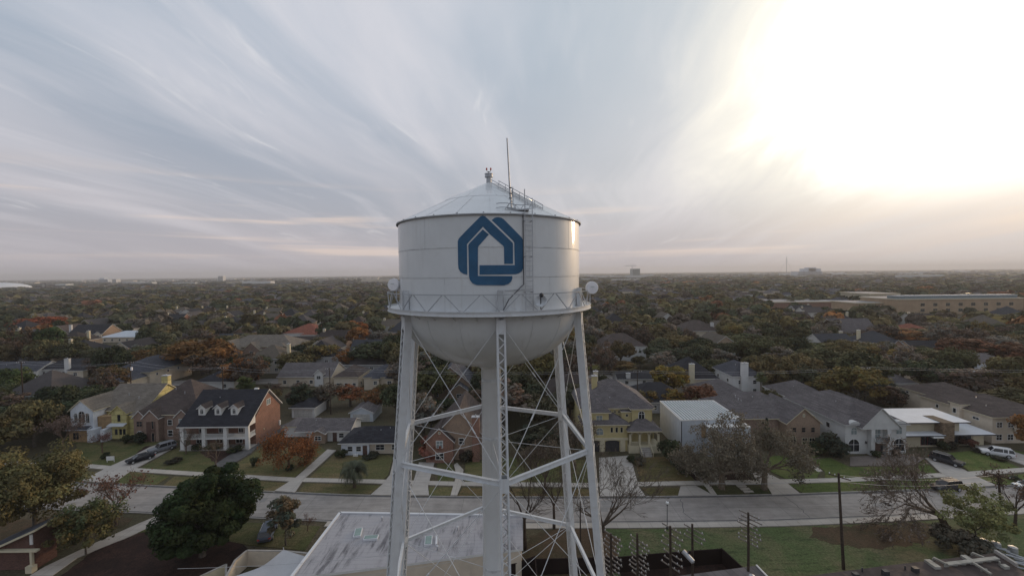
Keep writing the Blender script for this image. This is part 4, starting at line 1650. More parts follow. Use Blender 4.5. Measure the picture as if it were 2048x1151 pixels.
# G: yellow stucco house
p0 = at(1178, 906)
pG = at(1322, 907)
h = House('yellow_house', 'big yellow stucco house with grey hipped roof and arched porch right of the tower', p0.x, p0.y + 1.0)
wG = pG.x - p0.x
h.block('yellowstucco', -1.0, wG - .4, 3.0, 17, 8.8)
zt = h.hip('roof_grey', -1.0, wG - .4, 3.0, 17, 8.8, .64, .6, trim='creamtrim')
h.block('yellowstucco', .6, 4.8, .8, 6, 8.5)
h.hip('roof_grey', .6, 4.8, .8, 8, 8.5, .8, .5, trim='creamtrim')
h.block('yellowstucco', 10.2, 14.6, 1.4, 6, 9.0)
h.hip('roof_grey', 10.2, 14.6, 1.4, 8, 9.0, .8, .5, trim='creamtrim')
h.block('yellowstucco', 8.0, 10.2, 1.9, 4, 8.2)
h.flat('roof_grey', 7.8, 10.3, 1.5, 4, 8.2, .2, 'creamtrim', .3)
h.block('yellowstucco', -1.0, 8.8, 0, 4, 6.0)
h.hip('roof_grey', -1.0, 8.8, 0, 5.5, 6.0, .55, .5, trim='creamtrim')
h.boxpart('stone_band', 'creamtrim', -1.05, 8.9, -.3, -.02, 2.6, 3.1)
for x in (-.6, 3.1, 7.7):
    h.boxpart('garage_pier', 'creamtrim', x - .55, x + .55, -.25, -.02, 0, 2.6)
for x in (1.1, 5.4):
    mb = MB()
    pts = [(x - 1.6, 0), (x + 1.6, 0), (x + 1.6, 2.1)] + [(x + 1.6*math.cos(PI*i/8), 2.1 + .4*math.sin(PI*i/8)) for i in range(1, 8)] + [(x - 1.6, 2.1)]
    mb.face([(a, -.03, c) for a, c in pts])
    mb.face([(a, .0, c) for a, c in pts][::-1])
    h.part('garage_door', mb, 'darkmetal')  # flat dark panel: shade inside the open garage, put into its colour
h.win(2.7, .8, 6.4, 1.5, 1.5, glass='paleglass', frame='creamtrim')
h.wins((5.6, 6.7, 7.7), 3.0, 7.6, .7, .8, style='arch', frame='creamtrim')
h.win(9.2, 1.9, 7.1, .7, .7, frame='creamtrim', style='plain')
h.win(12.4, 1.4, 6.6, 1.5, 2.0, style='arch', frame='white')
h.win(.0, 0, 4.5, .7, .8, frame='creamtrim', style='plain')
h.win(2.6, 0, 3.7, 1.7, 1.7, style='arch', glass='paleglass', frame='creamtrim')
h.wins((5.3, 6.4, 7.5), 0, 4.2, .7, 1.3, frame='creamtrim', style='plain')
# porch
h.block('yellowstucco', 8.9, wG, 3.0, 6, 4.8)
h.boxpart('porch_base', 'creamtrim', 8.8, wG + .2, -1.2, 2.98, -.1, 1.6)
h.hip('roof_grey', 8.9, wG, -1.1, 5, 4.9, .62, .5, trim='creamtrim')
npc = 4
for i in range(npc):
    x = 9.2 + i*(wG - 9.5)/(npc - 1)
    h.boxpart('porch_column', 'creamtrim', x - .22, x + .22, -1.0, -.6, 1.6, 4.1)
mb = MB()
for i in range(npc - 1):
    xa, xb = 9.2 + i*(wG - 9.5)/(npc - 1) + .2, 9.2 + (i+1)*(wG - 9.5)/(npc - 1) - .2
    top = [(xa - .2, 4.85), (xb + .2, 4.85)]
    arc = [((xa + xb)/2 + (xb - xa)/2*math.cos(PI*k/10), 3.7 + .8*math.sin(PI*k/10)) for k in range(11)]
    for k in range(10):
        t0, t1 = arc[k], arc[k+1]
        mb.add([(t0[0], -.95, t0[1]), (t1[0], -.95, t1[1]), (t1[0], -.95, 4.85), (t0[0], -.95, 4.85), (t0[0], -.65, t0[1]), (t1[0], -.65, t1[1]), (t1[0], -.65, 4.85), (t0[0], -.65, 4.85)],
               [(3, 2, 1, 0), (4, 5, 6, 7), (0, 1, 5, 4)])
h.part('porch_arches', mb, 'creamtrim')
h.win(12.2, 3.0, 1.9, 1.5, 2.2, style='arch')
h.door(9.9, 3.0, 1.1, 2.2, m='maroon', z=1.6)
for i in range(6):
    h.boxpart('porch_step', 'kerb', 11.2, 13.4, -1.2 - .35*(i+1), -1.2 - .35*i, -.1, 1.6 - .26*(i+1))
for x in (11.1, 13.5):
    mb = MB()
    mb.bar((x, -1.0, 2.3), (x, -3.3, .9), .12, .12)
    mb.bar((x, -3.3, .9), (x, -3.3, 0), .12, .12)
    h.part('stair_rail', mb, 'creamtrim')
mb = MB()
for i in range(12):
    mb.box(9.1 + i*.19, 9.16 + i*.19, -1.1, -1.04, 1.6, 2.45)
mb.box(9.0, 11.2, -1.12, -1.02, 2.45, 2.55)
h.part('porch_rail', mb, 'creamtrim')
h.chimney(3.2, 9.0, 9, 14.8, 1.2, 1.0, 'yellowstucco')
h.vents([(3, 6, 10.6), (11.5, 8, 11.4), (6, 5.0, 10.2)])
h.done()

# H: sheeted box with ribbed white roof
p0 = at(1362, 907)
p1 = at(1494, 906)
p2 = at(1312, 872)
h = House('wrapped_building', 'flat boxy new building in grey wrap with white ribbed roof', p0.x, p0.y)
wH = p1.x - p0.x
wM = wH - 1.0
xl = p2.x - p0.x
mb = h.W('greywrap')
mb.prism([(0, 0), (wM, 1.0), (wM + .3, 14.0), (0.3, 14.0)], -.1, 7.3)
h.block('greywrap', 5.4, wH, -1.4, 1.0, 6.2)
mb = MB()
mb.prism([(.15, .15), (wM - .15, 1.15), (wM + .15, 13.85), (.45, 13.85)], 7.3, 7.34, 1)
for i in range(19):
    x = .5 + i*(wM - .9)/18
    mb.bar((x, .4 + x/wM, 7.44), (x + .25, 13.7, 7.44), .22, .16)
h.part('ribbed_roof', mb, ['whitemembrane', 'greenmix'])
mb = MB()
for a, c in (((0, 0), (wM, 1.0)), ((wM, 1.0), (wM + .3, 14)), ((wM + .3, 14), (.3, 14)), ((.3, 14), (0, 0))):
    mb.bar((a[0], a[1], 7.42), (c[0], c[1], 7.42), .18, .26)
h.part('parapet', mb, 'white')
h.boxpart('side_parapet', 'white', 5.35, wH + .05, -1.45, .8, 6.2, 6.4)
h.boxpart('downpipe', 'darkmetal', .02, .16, -.12, -.01, 0, 7.2)
h.boxpart('raw_opening', 'rawwood', 4.6, 5.35, -.3, .4, 3.6, 5.9)
h.done()

# I: brick house with gabled front wing
p0 = at(1574, 894)
p1 = at(1641, 894)
h = House('tan_brick_house', 'tan brick two storey house with one wide front gable and grey roof', p0.x, p0.y)
wI = p1.x - p0.x
h.block('tanbrick', 0, wI, 0, 8, 5.6, gable='y', pitch=.86)
h.gable('roof_grey', 0, wI, 0, 12, 5.6, .86, 'y', .4, .35, trim='creamtrim')
h.block('pinkbrick', -11.5, .0, 3.0, 19, 5.6)
h.hip('roof_grey', -11.5, wI - .2, 3.0, 18, 5.6, .52, .5, trim='creamtrim')
h.wins((1.6, 3.7, 5.8), 0, 3.4, 1.0, 1.2, frame='tanbrick')
h.wins((4.0, 5.6), 0, .6, 1.3, 1.6, style='cross', frame='creamtrim')
h.win(1.4, 0, .6, 1.3, 2.0, style='arch', frame='creamtrim')
h.win(wI/2, 0, 6.9, .55, .8, style='arch', glass='paleglass', frame='creamtrim')
h.win(-3.6, 3.0, 4.2, 1.1, .8, style='plain', frame='pinkbrick')
h.win(-6.5, 3.0, .9, 1.6, 1.5)
h.vents([(-7, 9, 8.8), (-6.4, 7.5, 8.0), (-6.8, 8.0, 8.3), (-3, 8.6, 8.6)])
h.done()

# J: pale grey stucco house with central gable and balcony
p0 = at(1690, 907)
p1 = at(1808, 904)
h = House('grey_stucco_house', 'pale grey stucco house with central front gable, small balcony and arched windows', p0.x, p0.y)
wJ = p1.x - p0.x
h.block('greystucco', 0, wJ, 0, 20, 6.4)
h.hip('roof_grey', 0, wJ, 0, 20, 6.4, .54, .5, trim='greystucco')
cx0, cx1 = wJ*.36, wJ*.68
h.block('greystucco', cx0, cx0 + .8, -1.1, 2, 6.3)
h.block('greystucco', cx1 - .8, cx1, -1.1, 2, 6.3)
h.block('greystucco', wJ*.21, wJ*.81, -1.12, 3, 6.3, z0=5.7, gable='y', pitch=1.0)
h.gable('roof_grey', wJ*.21, wJ*.81, -1.12, 11, 6.3, 1.0, 'y', .4, .35, trim='greystucco')
h.boxpart('balcony_floor', 'greystucco', cx0 + .8, cx1 - .8, -1.7, -.02, 2.95, 3.2)
mb = MB()
n = 16
for i in range(n + 1):
    t = i/n
    x = cx0 + .7 + (cx1 - cx0 - 1.4)*t
    y = -1.55 - .55*math.sin(PI*t)
    mb.box(x - .03, x + .03, y - .03, y + .03, 3.2, 4.25)
    if i:
        mb.bar((xp, yp, 4.28), (x, y, 4.28), .07, .07)
        mb.bar((xp, yp, 3.25), (x, y, 3.25), .05, .05)
    xp, yp = x, y
h.part('balcony_rail', mb, 'darkmetal')
h.win((cx0 + cx1)/2, -.0, 3.25, 1.7, 2.2, style='cross', glass='paleglass')
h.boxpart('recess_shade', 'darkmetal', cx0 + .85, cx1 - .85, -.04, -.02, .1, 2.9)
h.door((cx0 + cx1)/2, -.06, 1.5, 2.5)
for x, gl in ((wJ*.14, 1), (wJ*.88, 1)):
    h.win(x, 0, 4.2, 1.4, 1.7, style='arch', glass='paleglass', frame='greystucco')
    h.win(x, 0, .45, 2.6, 2.9, style='arch', frame='white')
    mb = MB()
    mb.add([(x - 1.3, -.35, 6.3), (x + 1.3, -.35, 6.3), (x + 1.3, .5, 6.3), (x - 1.3, .5, 6.3)], [(0, 1, 2, 3)])
    for i in range(10):
        a0, a1 = PI*i/10, PI*(i+1)/10
        q = [(x + 1.3*math.cos(a0), 6.3 + .95*math.sin(a0)), (x + 1.3*math.cos(a1), 6.3 + .95*math.sin(a1))]
        mb.add([(q[0][0], -.35, q[0][1]), (q[1][0], -.35, q[1][1]), (q[1][0], 1.2, q[1][1]), (q[0][0], 1.2, q[0][1])], [(0, 1, 2, 3)])
        mb.face([(x, -.35, 6.3), (q[0][0], -.35, q[0][1]), (q[1][0], -.35, q[1][1])])
    h.part('arched_eyebrow', mb, 'greystucco')
for x in (cx0 - .35, cx1 + .35):
    h.boxpart('wall_lantern', 'darkmetal', x - .12, x + .12, -.3, -.02, 2.3, 2.8)
h.wins((5, 9.5), 0, 4.0, 1.3, 1.3, 'l', style='plain')
h.vents([(4, 8, 8.6), (9, 8, 9.0)])
h.done()

# K: modern white flat roofs, stone fin
p0 = at(1838, 893)
h = House('modern_house', 'modern beige house with overhanging white flat roofs and brown stone fin', p0.x, p0.y)
s = p0.y/FPX
kx = lambda px: (px - 1838)*p0.y/FPX
h.block('beigepanel', kx(1818), kx(1930), 1.2, 8, 5.45, z0=2.6)
h.flat('whitemembrane', kx(1808), kx(1942), -.1, 8.8, 5.3, .25, 'darkmetal', .35)
h.block('beigepanel', kx(1798), kx(1880), 0, 7.5, 2.75)
h.flat('whitemembrane', kx(1790), kx(1882), -1.2, 8, 2.75, .25, 'darkmetal', .5)
h.flat('whitemembrane', kx(1788), kx(1822), 8, 15, 4.0, .25, 'white', .3)
h.block('beigepanel', kx(1792), kx(1820), 8.3, 14.5, 3.95)
h.block('stone', kx(1879), kx(1901), -.9, 4, 5.75)
h.block('beigepanel', kx(1900), kx(1972), .6, 8.6, 2.74)
h.flat('whitemembrane', kx(1901), kx(1986), -.9, 9, 2.75, .25, 'darkmetal', .35)
h.win(kx(1914), .6, .3, 3.6, 2.2, style='plain', frame='darkmetal')
h.win(kx(1935), .6, .3, 3.0, 2.2, style='plain', frame='darkmetal')
h.garage(kx(1964), .6, 2.4, 2.2, m='creamtrim')
h.win(kx(1862), 0, .4, 2.6, 2.1, style='plain', frame='darkmetal')
h.win(kx(1848), 0, .4, 1.6, 2.1, style='plain', frame='maroon')
h.boxpart('porch_soffit', 'white', kx(1854), kx(1875), -1.5, -.1, 2.5, 2.75)
h.done()

# L: long cream houses behind
pL = at(1985, 834, 6.0)
h = House('long_cream_house', 'long cream stucco house with dark roof and dormer bay beside the modern house', pL.x, pL.y)
h.block('creamstucco', 0, 16, 0, 17, 6.0)
h.hip('roof_brown', 0, 16, 0, 17, 6.0, .32, .5, trim='creamtrim')
h.wins((1.6, 4.2, 9.0), 0, 3.6, 1.4, 1.3)
h.wins((1.6, 4.2), 0, .7, 1.4, 1.4)
h.boxpart('balcony_shade_panel', 'door', 5.6, 7.2, -.03, .0, 3.4, 5.6)  # dark panel on the flat wall, coloured as the shade of a balcony
h.wins((3.4,), 0, 4.3, 1.5, .7, 'l', style='plain')
h.wins((12.5, 8.6), 0, 4.2, .8, 1.0, 'l', style='plain')
h.block('creamstucco', -1.0, 1.0, 6.2, 8.4, 7.0)
h.hip('roof_brown', -1.0, 1.0, 6.2, 8.4, 7.0, .3, .3, trim='creamtrim')
h.win(-1.0, 7.3, 4.6, .9, 1.3, 'l', 'plain')
h.vents([(3, 4, 7.0), (5, 8, 7.7)])
h.done()
pL = at(1882, 797, 5.6)
h = House('square_cream_house', 'square cream house with low dark roof behind the modern white roofed house', pL.x, pL.y)
h.block('creamstucco', 0, 13, 0, 12, 5.6)
h.hip('roof_brown', 0, 13, 0, 12, 5.6, .42, .5, trim='creamtrim')
h.wins((2.5, 6.0, 9.5), 0, 4.4, .9, .7, 'l', style='plain')
h.wins((2.5, 6), 0, 3.6, 1.3, 1.3)
h.done()
MT['schoolwall'] = mat('tan_school_brick', (.37, .265, .175), .9, .1, .2)
MT['schoolroof'] = mat('grey_school_roof', (.24, .235, .245), .9, .15, .05)

# ---- houses behind the first row that stand out
HPX = []                       # (px0, px1, row top, row bottom, distance) of the house fronts that show
OCC = []                       # (x0, x1, y0, y1) ground taken by houses


def simple(name, label, px0, px1, pye, ze, depth, wall, roof, kind='hip', pitch=.55, wing=None, chim=None, rows=1, trim='white', glass='glass', garage=None, nwin=None):
    """a house whose front eave, ze above the ground, shows at photo row pye between columns px0 and px1"""
    a, c = at(px0, pye, ze), at(px1, pye, ze)
    y = (a.y + c.y)/2
    x0, x1 = a.x*y/a.y, c.x*y/c.y
    w = x1 - x0
    h = House(name, label, x0, y)
    if kind == 'hip':
        h.block(wall, 0, w, 0, depth, ze)
        zt = h.hip(roof, 0, w, 0, depth, ze, pitch, .5, trim=trim)
    elif kind == 'flat':
        h.block(wall, 0, w, 0, depth, ze)
        h.flat(roof, -.3, w + .3, -.4, depth + .3, ze, .35, trim)
        zt = ze
    elif kind == 'x':
        h.block(wall, 0, w, 0, depth, ze, gable='x', pitch=pitch)
        zt = h.gable(roof, 0, w, 0, depth, ze, pitch, 'x', .5, .4, trim=trim)
    else:
        h.block(wall, 0, w, 0, depth, ze, gable='y', pitch=pitch)
        zt = h.gable(roof, 0, w, 0, depth, ze, pitch, 'y', .5, .4, trim=trim)
    for wg in wing or []:
        f0, f1, dep, zz, kd, pt = wg[:6]
        wl = wg[6] if len(wg) > 6 else wall
        h.block(wl, w*f0, w*f1, -dep, 3, zz, gable='y' if kd == 'y' else None, pitch=pt)
        if kd == 'y':
            h.gable(roof, w*f0, w*f1, -dep, 5, zz, pt, 'y', .4, .35, trim=trim)
        else:
            h.hip(roof, w*f0, w*f1, -dep, 5, zz, pt, .4, trim=trim)
        h.win(w*(f0 + f1)/2, -dep, zz - 2.0, min(1.6, w*(f1 - f0)*.5), 1.3, style='cross', glass=glass)
    n = nwin if nwin is not None else max(2, int(w/4.5))
    for r in range(rows):
        for i in range(n):
            xx = w*(i + .5)/n
            if any(w*q[0] - .6 < xx < w*q[1] + .6 for q in (wing or [])):
                continue
            h.win(xx, 0, .9 + 2.8*r, 1.3, 1.3, glass=glass)
    for i in range(2):
        for r in range(rows):
            sd = 'l' if x0 > 0 else 'r'
            h.win(0 if x0 > 0 else w, depth*(i + .5)/2, .9 + 2.8*r, 1.2, 1.2, sd, 'plain')
    if chim:
        h.chimney(w*chim[0], depth*chim[1], chim[2], chim[3], chim[4], .9, chim[5])
    if garage:
        h.garage(w*garage, 0, 4.4, 2.2)
    h.vents([(w*.3, depth*.3, ze + pitch*depth*.28)])
    OCC.append((x0 - 1, x1 + 1, y - 9, y + depth + 1))
    HPX.append((px0, px1, pye - pitch*min(w, depth)*.4*FPX/y, pye + 2.2*FPX/y, y))
    return h


def side_house(name, label, pxn, pyn, ze, w, depth, wall, roof, pitch=.5, left=True, trim='creamtrim', nw=4):
    """a deep house that shows its long side wall; its near corner under the eave is at (pxn, pyn)"""
    a = at(pxn, pyn, ze)
    x0 = a.x - w if left else a.x
    h = House(name, label, x0, a.y)
    h.block(wall, 0, w, 0, depth, ze)
    h.hip(roof, 0, w, 0, depth, ze, pitch, .5, trim=trim)
    for i in range(nw):
        h.win(w if left else 0, depth*(i + .6)/nw, ze - 1.7, .9, 1.0, 'r' if left else 'l', 'plain')
    h.win(w*.3, 0, ze - 2.0, 1.3, 1.3)
    h.win(w*.7, 0, ze - 2.0, 1.3, 1.3)
    OCC.append((x0 - 1, x0 + w + 1, a.y - 8, a.y + depth + 1))
    HPX.append((pxn - 50, pxn + 90, pyn - 30, pyn + 20, a.y))
    return h


simple('bungalow', 'long white bungalow with black roof at the far left', -40, 74, 742, 3.0, 11, 'whitestucco', 'roof_slate', 'x', .5, chim=None).done()
simple('bungalow', 'grey bungalow with thick white chimney and black hipped roof', 78, 176, 738, 3.1, 11, 'greystucco', 'roof_black', 'hip', .55, wing=[(.68, 1.0, 2.0, 2.9, 'h', .5, 'creamstucco')], chim=(.60, -.02, 2.0, 7.4, 1.9, 'whitestucco'), nwin=5).done()
h = side_house('deep_cream_house', 'cream two storey house showing its long side wall and slate roof', 300, 744, 5.6, 15, 20, 'creamstucco', 'roof_slate', .5)
h.block('creamstucco', 3, 14, -8, .02, 4.2)
h.hip('roof_slate', 3, 14, -8, 2, 4.2, .5, .5, trim='creamtrim')
h.done()
simple('white_bungalow', 'white walled bungalow with black roof behind the colonial house ridge', 392, 468, 763, 3.0, 10, 'whitestucco', 'roof_black', 'hip', .5, nwin=2).done()
simple('brick_villa', 'wide brick and cream house with tan roof and several gables', 442, 584, 693, 6.2, 17, 'pinkbrick', 'roof_tan', 'hip', .5, wing=[(.0, .30, 2.0, 5.4, 'y', .8), (.36, .58, 2.5, 5.2, 'y', .9), (.66, .98, 4.0, 5.0, 'h', .6, 'creamstucco')], chim=None, rows=2, trim='creamtrim').done()
simple('red_tile_house', 'white walled house with broad red clay tile roof', 566, 640, 666, 4.2, 22, 'whitestucco', 'roof_red', 'hip', .42, wing=[(.55, .95, 4, 3.6, 'h', .4)], nwin=6).done()
simple('grey_gable_house', 'house with long grey roof and a small white gable on it', 556, 662, 752, 3.6, 13, 'creamstucco', 'roof_grey', 'x', .55, wing=[(.70, .86, .6, 4.6, 'y', .9, 'whitestucco')], trim='white').done()
simple('tan_hip_house', 'tan stucco house with dark hipped roofs left of the tower legs', 668, 716, 754, 4.2, 12, 'creamstucco', 'roof_brown', 'hip', .6, trim='creamtrim', nwin=3).done()
simple('tan_wing_house', 'tan house with wide dark roof and large windows behind the left tower leg', 728, 800, 754, 4.4, 12, 'creamstucco', 'roof_slate', 'hip', .5, wing=[(.25, .45, 1.5, 4.2, 'h', .5), (.62, .85, 1.5, 4.2, 'h', .5)], trim='creamtrim').done()
simple('dark_gable_house', 'house with steep slate gable roof seen between riser and left leg', 858, 944, 770, 4.6, 13, 'tanbrick', 'roof_slate', 'y', .85, wing=[(.5, .95, 3, 3.4, 'y', .7)]).done()
simple('white_villa', 'white Mediterranean villa with brown roof and arched windows', 1200, 1292, 693, 6.6, 15, 'whitestucco', 'roof_brown', 'hip', .62, wing=[(.02, .34, 3.0, 4.2, 'y', .7), (.34, .60, 1.2, 6.4, 'h', .6)], rows=2, trim='white').done()
simple('small_dark_house', 'small dark roofed house beside the right tower leg', 1166, 1192, 716, 3.0, 10, 'creamstucco', 'roof_brown', 'hip', .6).done()
simple('slate_house', 'yellowish house with slate pyramid roof behind the white villa', 1178, 1212, 674, 4.5, 14, 'yellowstucco', 'roof_slate', 'hip', .65).done()
simple('long_white_house', 'low long white house with white chimney behind the yellow house', 1236, 1306, 757, 2.8, 8, 'whitestucco', 'roof_black', 'x', .4, chim=(.30, .05, 2.0, 4.6, 1.4, 'whitestucco')).done()
simple('cream_chimney_house', 'dark hip roofed house with tall cream chimney on its front', 1352, 1436, 757, 4.6, 14, 'creamstucco', 'roof_black', 'hip', .8, chim=(.36, -.03, 0, 9.6, 1.6, 'creamtrim')).done()
simple('white_chimney_house', 'white house with very tall white chimney and slate roof', 1466, 1524, 752, 6.2, 13, 'whitestucco', 'roof_slate', 'hip', .7, chim=(.36, -.04, 0, 10.6, 2.1, 'whitestucco'), rows=2).done()
simple('tan_roof_house', 'low house with grey tan roof in front of the tall white chimney', 1410, 1500, 792, 3.4, 12, 'yellowstucco', 'roof_grey', 'hip', .55).done()
simple('twin_gable_house', 'grey roofed house with two small white gables behind the tan brick house', 1580, 1660, 795, 4.2, 12, 'whitestucco', 'roof_grey', 'hip', .55, wing=[(.12, .36, .8, 3.8, 'y', .8), (.70, .96, .8, 4.0, 'y', .8)]).done()
simple('pale_blue_house', 'pale blue grey house with low grey roof at the right edge', 1946, 2036, 727, 4.0, 13, 'greywrap', 'roof_grey', 'hip', .4, nwin=3).done()
simple('garage_house', 'small white house with grey roof above the square cream house', 1792, 1832, 766, 3.6, 11, 'whitestucco', 'roof_grey', 'hip', .5).done()
simple('brown_hip_house', 'broad house with brown hipped roof and two white chimneys', 1366, 1440, 662, 5.0, 17, 'creamstucco', 'roof_brown', 'hip', .62, chim=(.86, .2, 4, 9.5, 1.8, 'whitestucco')).done()
simple('rust_roof_house', 'house with orange clay tile roof among the right hand trees', 1812, 1884, 668, 4.5, 18, 'tanbrick', 'roof_red', 'hip', .5).done()
simple('steep_grey_house', 'house with one tall grey roof slope among the right hand trees', 1682, 1764, 672, 4.0, 20, 'tanbrick', 'roof_grey', 'x', .85).done()
simple('white_gable_house', 'brown house with white edged gable and white chimney at the far left', 98, 134, 664, 4.5, 14, 'tanbrick', 'roof_brown', 'y', .7, chim=(1.1, .1, 0, 9, 1.6, 'whitestucco')).done()
simple('black_gable_house', 'black roofed house with two white edged gables at the far left', 138, 206, 666, 4.5, 13, 'tanbrick', 'roof_black', 'x', .75, wing=[(.52, .74, 1.5, 4, 'y', .9), (.80, .98, 1, 4, 'y', .8, 'creamstucco')]).done()
simple('blue_roof_house', 'low house with pale blue metal roof at the far left', 202, 276, 674, 3.2, 16, 'creamstucco', 'greywrap', 'hip', .35).done()

# the long school buildings on the right
def big(name, label, px0, px1, pye, ze, depth, wall, roofm, cat='school', bands=None):
    a, c = at(px0, pye, ze), at(px1, pye, ze)
    y = (a.y + c.y)/2
    x0, x1 = a.x*y/a.y, c.x*y/c.y
    h = House(name, label, x0, y, cat=cat)
    h.block(wall, 0, x1 - x0, 0, depth, ze)
    h.flat(roofm, -.6, x1 - x0 + .6, -.6, depth + .6, ze, .8, 'creamtrim')
    OCC.append((x0 - 3, x1 + 3, y - 28, y + depth + 3))
    HPX.append((px0, px1, pye - 12, pye + ze*FPX/y*.85, y))
    return h, x1 - x0, y


h, w, y = big('school_wing', 'tan flat roofed school wing with two rows of dark windows', 1712, 1846, 606, 9, 30, 'schoolwall', 'schoolroof')
for i in range(6):
    h.win(w*(.06 + i*.07), 0, 3.0, 3.0, 4.4, style='plain', frame='creamtrim')
    h.win(w*(.55 + i*.07), 0, 3.0, 3.0, 4.4, style='plain', frame='creamtrim')
h.done()
h, w, y = big('school_hall', 'long tan school hall with a pale ribbed roof at the right edge', 1795, 2048, 598, 13, 40, 'schoolwall', 'schoolroof')
for i in range(8):
    h.win(w*(.20 + i*.1), 0, 2.0, 4.0, 3.0, style='plain', frame='creamtrim')
    h.win(w*(.20 + i*.1), 0, 7.0, 4.0, 3.0, style='plain', frame='creamtrim')
h.boxpart('roof_glazing', 'paleglass', w*.02, w*.98, 3, 13, 13.8, 16.2)
mb = MB()
for i in range(60):
    mb.bar((w*.02 + w*.96*i/59, 2.9, 16.3), (w*.02 + w*.96*i/59, 13.1, 16.3), .7, .3)
h.part('roof_ribs', mb, 'greywrap')
h.done()
h, w, y = big('brick_school', 'low orange brick school block with grey flat roof', 1545, 1715, 604, 6.5, 40, 'redbrick', 'schoolroof')
h.done()
h, w, y = big('red_school', 'distant red brick building with a flat roof', 1482, 1572, 583, 8, 60, 'redbrick', 'roof_grey')
h.done()
h, w, y = big('cream_hall', 'pale cream windowless hall behind the school roofs', 1740, 1800, 588, 14, 40, 'beigepanel', 'schoolroof', 'hall')
h.done()
h, w, y = big('pale_roof_block', 'distant low building with pale flat roofs right of the tower', 1242, 1352, 582, 5, 60, 'tanbrick', 'schoolroof', 'building')
h.done()
p = at(1916, 618, 2)
t = thing('chimney_stack', 'square cream chimney stack in front of the long school hall', 'chimney', (p.x, p.y - 8, 0))
b = MB()
b.box(-3, 3, -3, 3, 0, 16)
b.box(-3.2, 3.2, -3.2, 3.2, 16, 16.8)
b.build('stack', MT['beigepanel'], t)
b = MB()
b.box(-2, 2, -2, 2, 16.8, 17.4)
b.build('cap', MT['darkmetal'], t)

# far landmarks on the horizon
def far_block(name, label, px, y, w, hgt, d, wall, cat='building', roofs=()):
    q = aty(px, 560, y)
    h = House(name, label, q.x - w/2, y, cat=cat)
    h.block(wall, 0, w, 0, d, hgt)
    for a, c, zz in roofs:
        h.block(wall, w*a, w*c, d*.2, d*.8, hgt + zz, z0=hgt)
    n = int(hgt/4.5)
    mb = MB()
    for i in range(n):
        mb.box(w*.03, w*.97, -.4, -.02, 3 + i*4.5, 5 + i*4.5)
    h.part('window_band', mb, 'glass')
    h.done()
    return q


q = far_block('glass_tower', 'half built glass tower on the horizon beside its crane', 1272, 2600, 50, 62, 40, 'greenmix', 'tower')
t = thing('tower_crane', 'thin tower crane standing over the half built glass tower', 'crane', (q.x - 26, 2590, 0))
b = MB()
b.bar((0, 0, 0), (0, 0, 82), 3, 3)
b.build('mast', MT['metal'], t)
b = MB()
b.bar((-46, 0, 80), (26, 0, 80), 2.2, 2.2)
b.bar((0, 0, 92), (-44, 0, 81), .8, .8)
b.bar((0, 0, 92), (24, 0, 81), .8, .8)
b.bar((0, 0, 80), (0, 0, 92), 1.4, 1.4)
b.build('jib', MT['metal'], t)
far_block('hospital_block', 'wide grey block on the right horizon with stepped top', 1620, 2400, 140, 34, 60, 'greywrap', roofs=((.3, 1.0, 16), (.5, .8, 22)))
far_block('white_block', 'white block on the horizon left of the tower', 441, 2900, 34, 46, 30, 'whitestucco')
far_block('grey_block', 'pair of grey blocks on the left horizon', 206, 2700, 60, 34, 40, 'greywrap', roofs=((.0, .5, 8),))
far_block('pale_block', 'small pale block on the left horizon', 228, 2500, 24, 34, 30, 'whitestucco')
q = aty(1573, 548, 2700)
t = thing('radio_mast', 'thin radio mast on the right horizon', 'mast', (q.x, 2700, 0))
b = MB()
b.bar((0, 0, 0), (0, 0, 128), 2.2, 2.2)
b.build('mast', MT['metal'], t)
b = MB()
for s in (-1, 1):
    b.tube((0, 0, 110), (s*60, 10, 0), .4, None, 4)
b.build('guy_wire', MT['metal'], t)
q = aty(0, 566, 1500)
t = thing('white_dome', 'low white domed roof at the left edge of the horizon', 'dome', (q.x - 20, 1500, 0))
b = MB()
b.lathe([(90*math.cos(PI/2*i/12)+.01, 9 + 20*math.sin(PI/2*i/12)) for i in range(13)], 40)
b.build('dome_roof', MT['whitemembrane'], t, smooth=True)
b = MB()
b.lathe([(88, 0), (88, 9)], 40)
b.build('wall', MT['creamstucco'], t)

# footprints of the first row
for (a, c, ya, yb_) in ((130, 265, 880, 60), (262, 390, 882, 60), (380, 575, 890, 60), (558, 720, 880, 60), (678, 800, 905, 60), (575, 660, 835, 60), (695, 765, 843, 60), (845, 975, 920, 60),
                        (1160, 1330, 905, 60), (1305, 1500, 905, 60), (1440, 1645, 893, 60), (1685, 1815, 905, 60), (1770, 1995, 890, 60)):
    q0, q1 = at(a, ya), at(c, ya)
    OCC.append((q0.x, q1.x, q0.y - 9, q0.y + 19))
for (a, ya, w_, d_) in ((1985, 834, 17, 18), (1882, 797, 14, 13)):
    q0 = at(a, ya, 5.8)
    OCC.append((q0.x - 2, q0.x + w_, q0.y - 4, q0.y + d_))

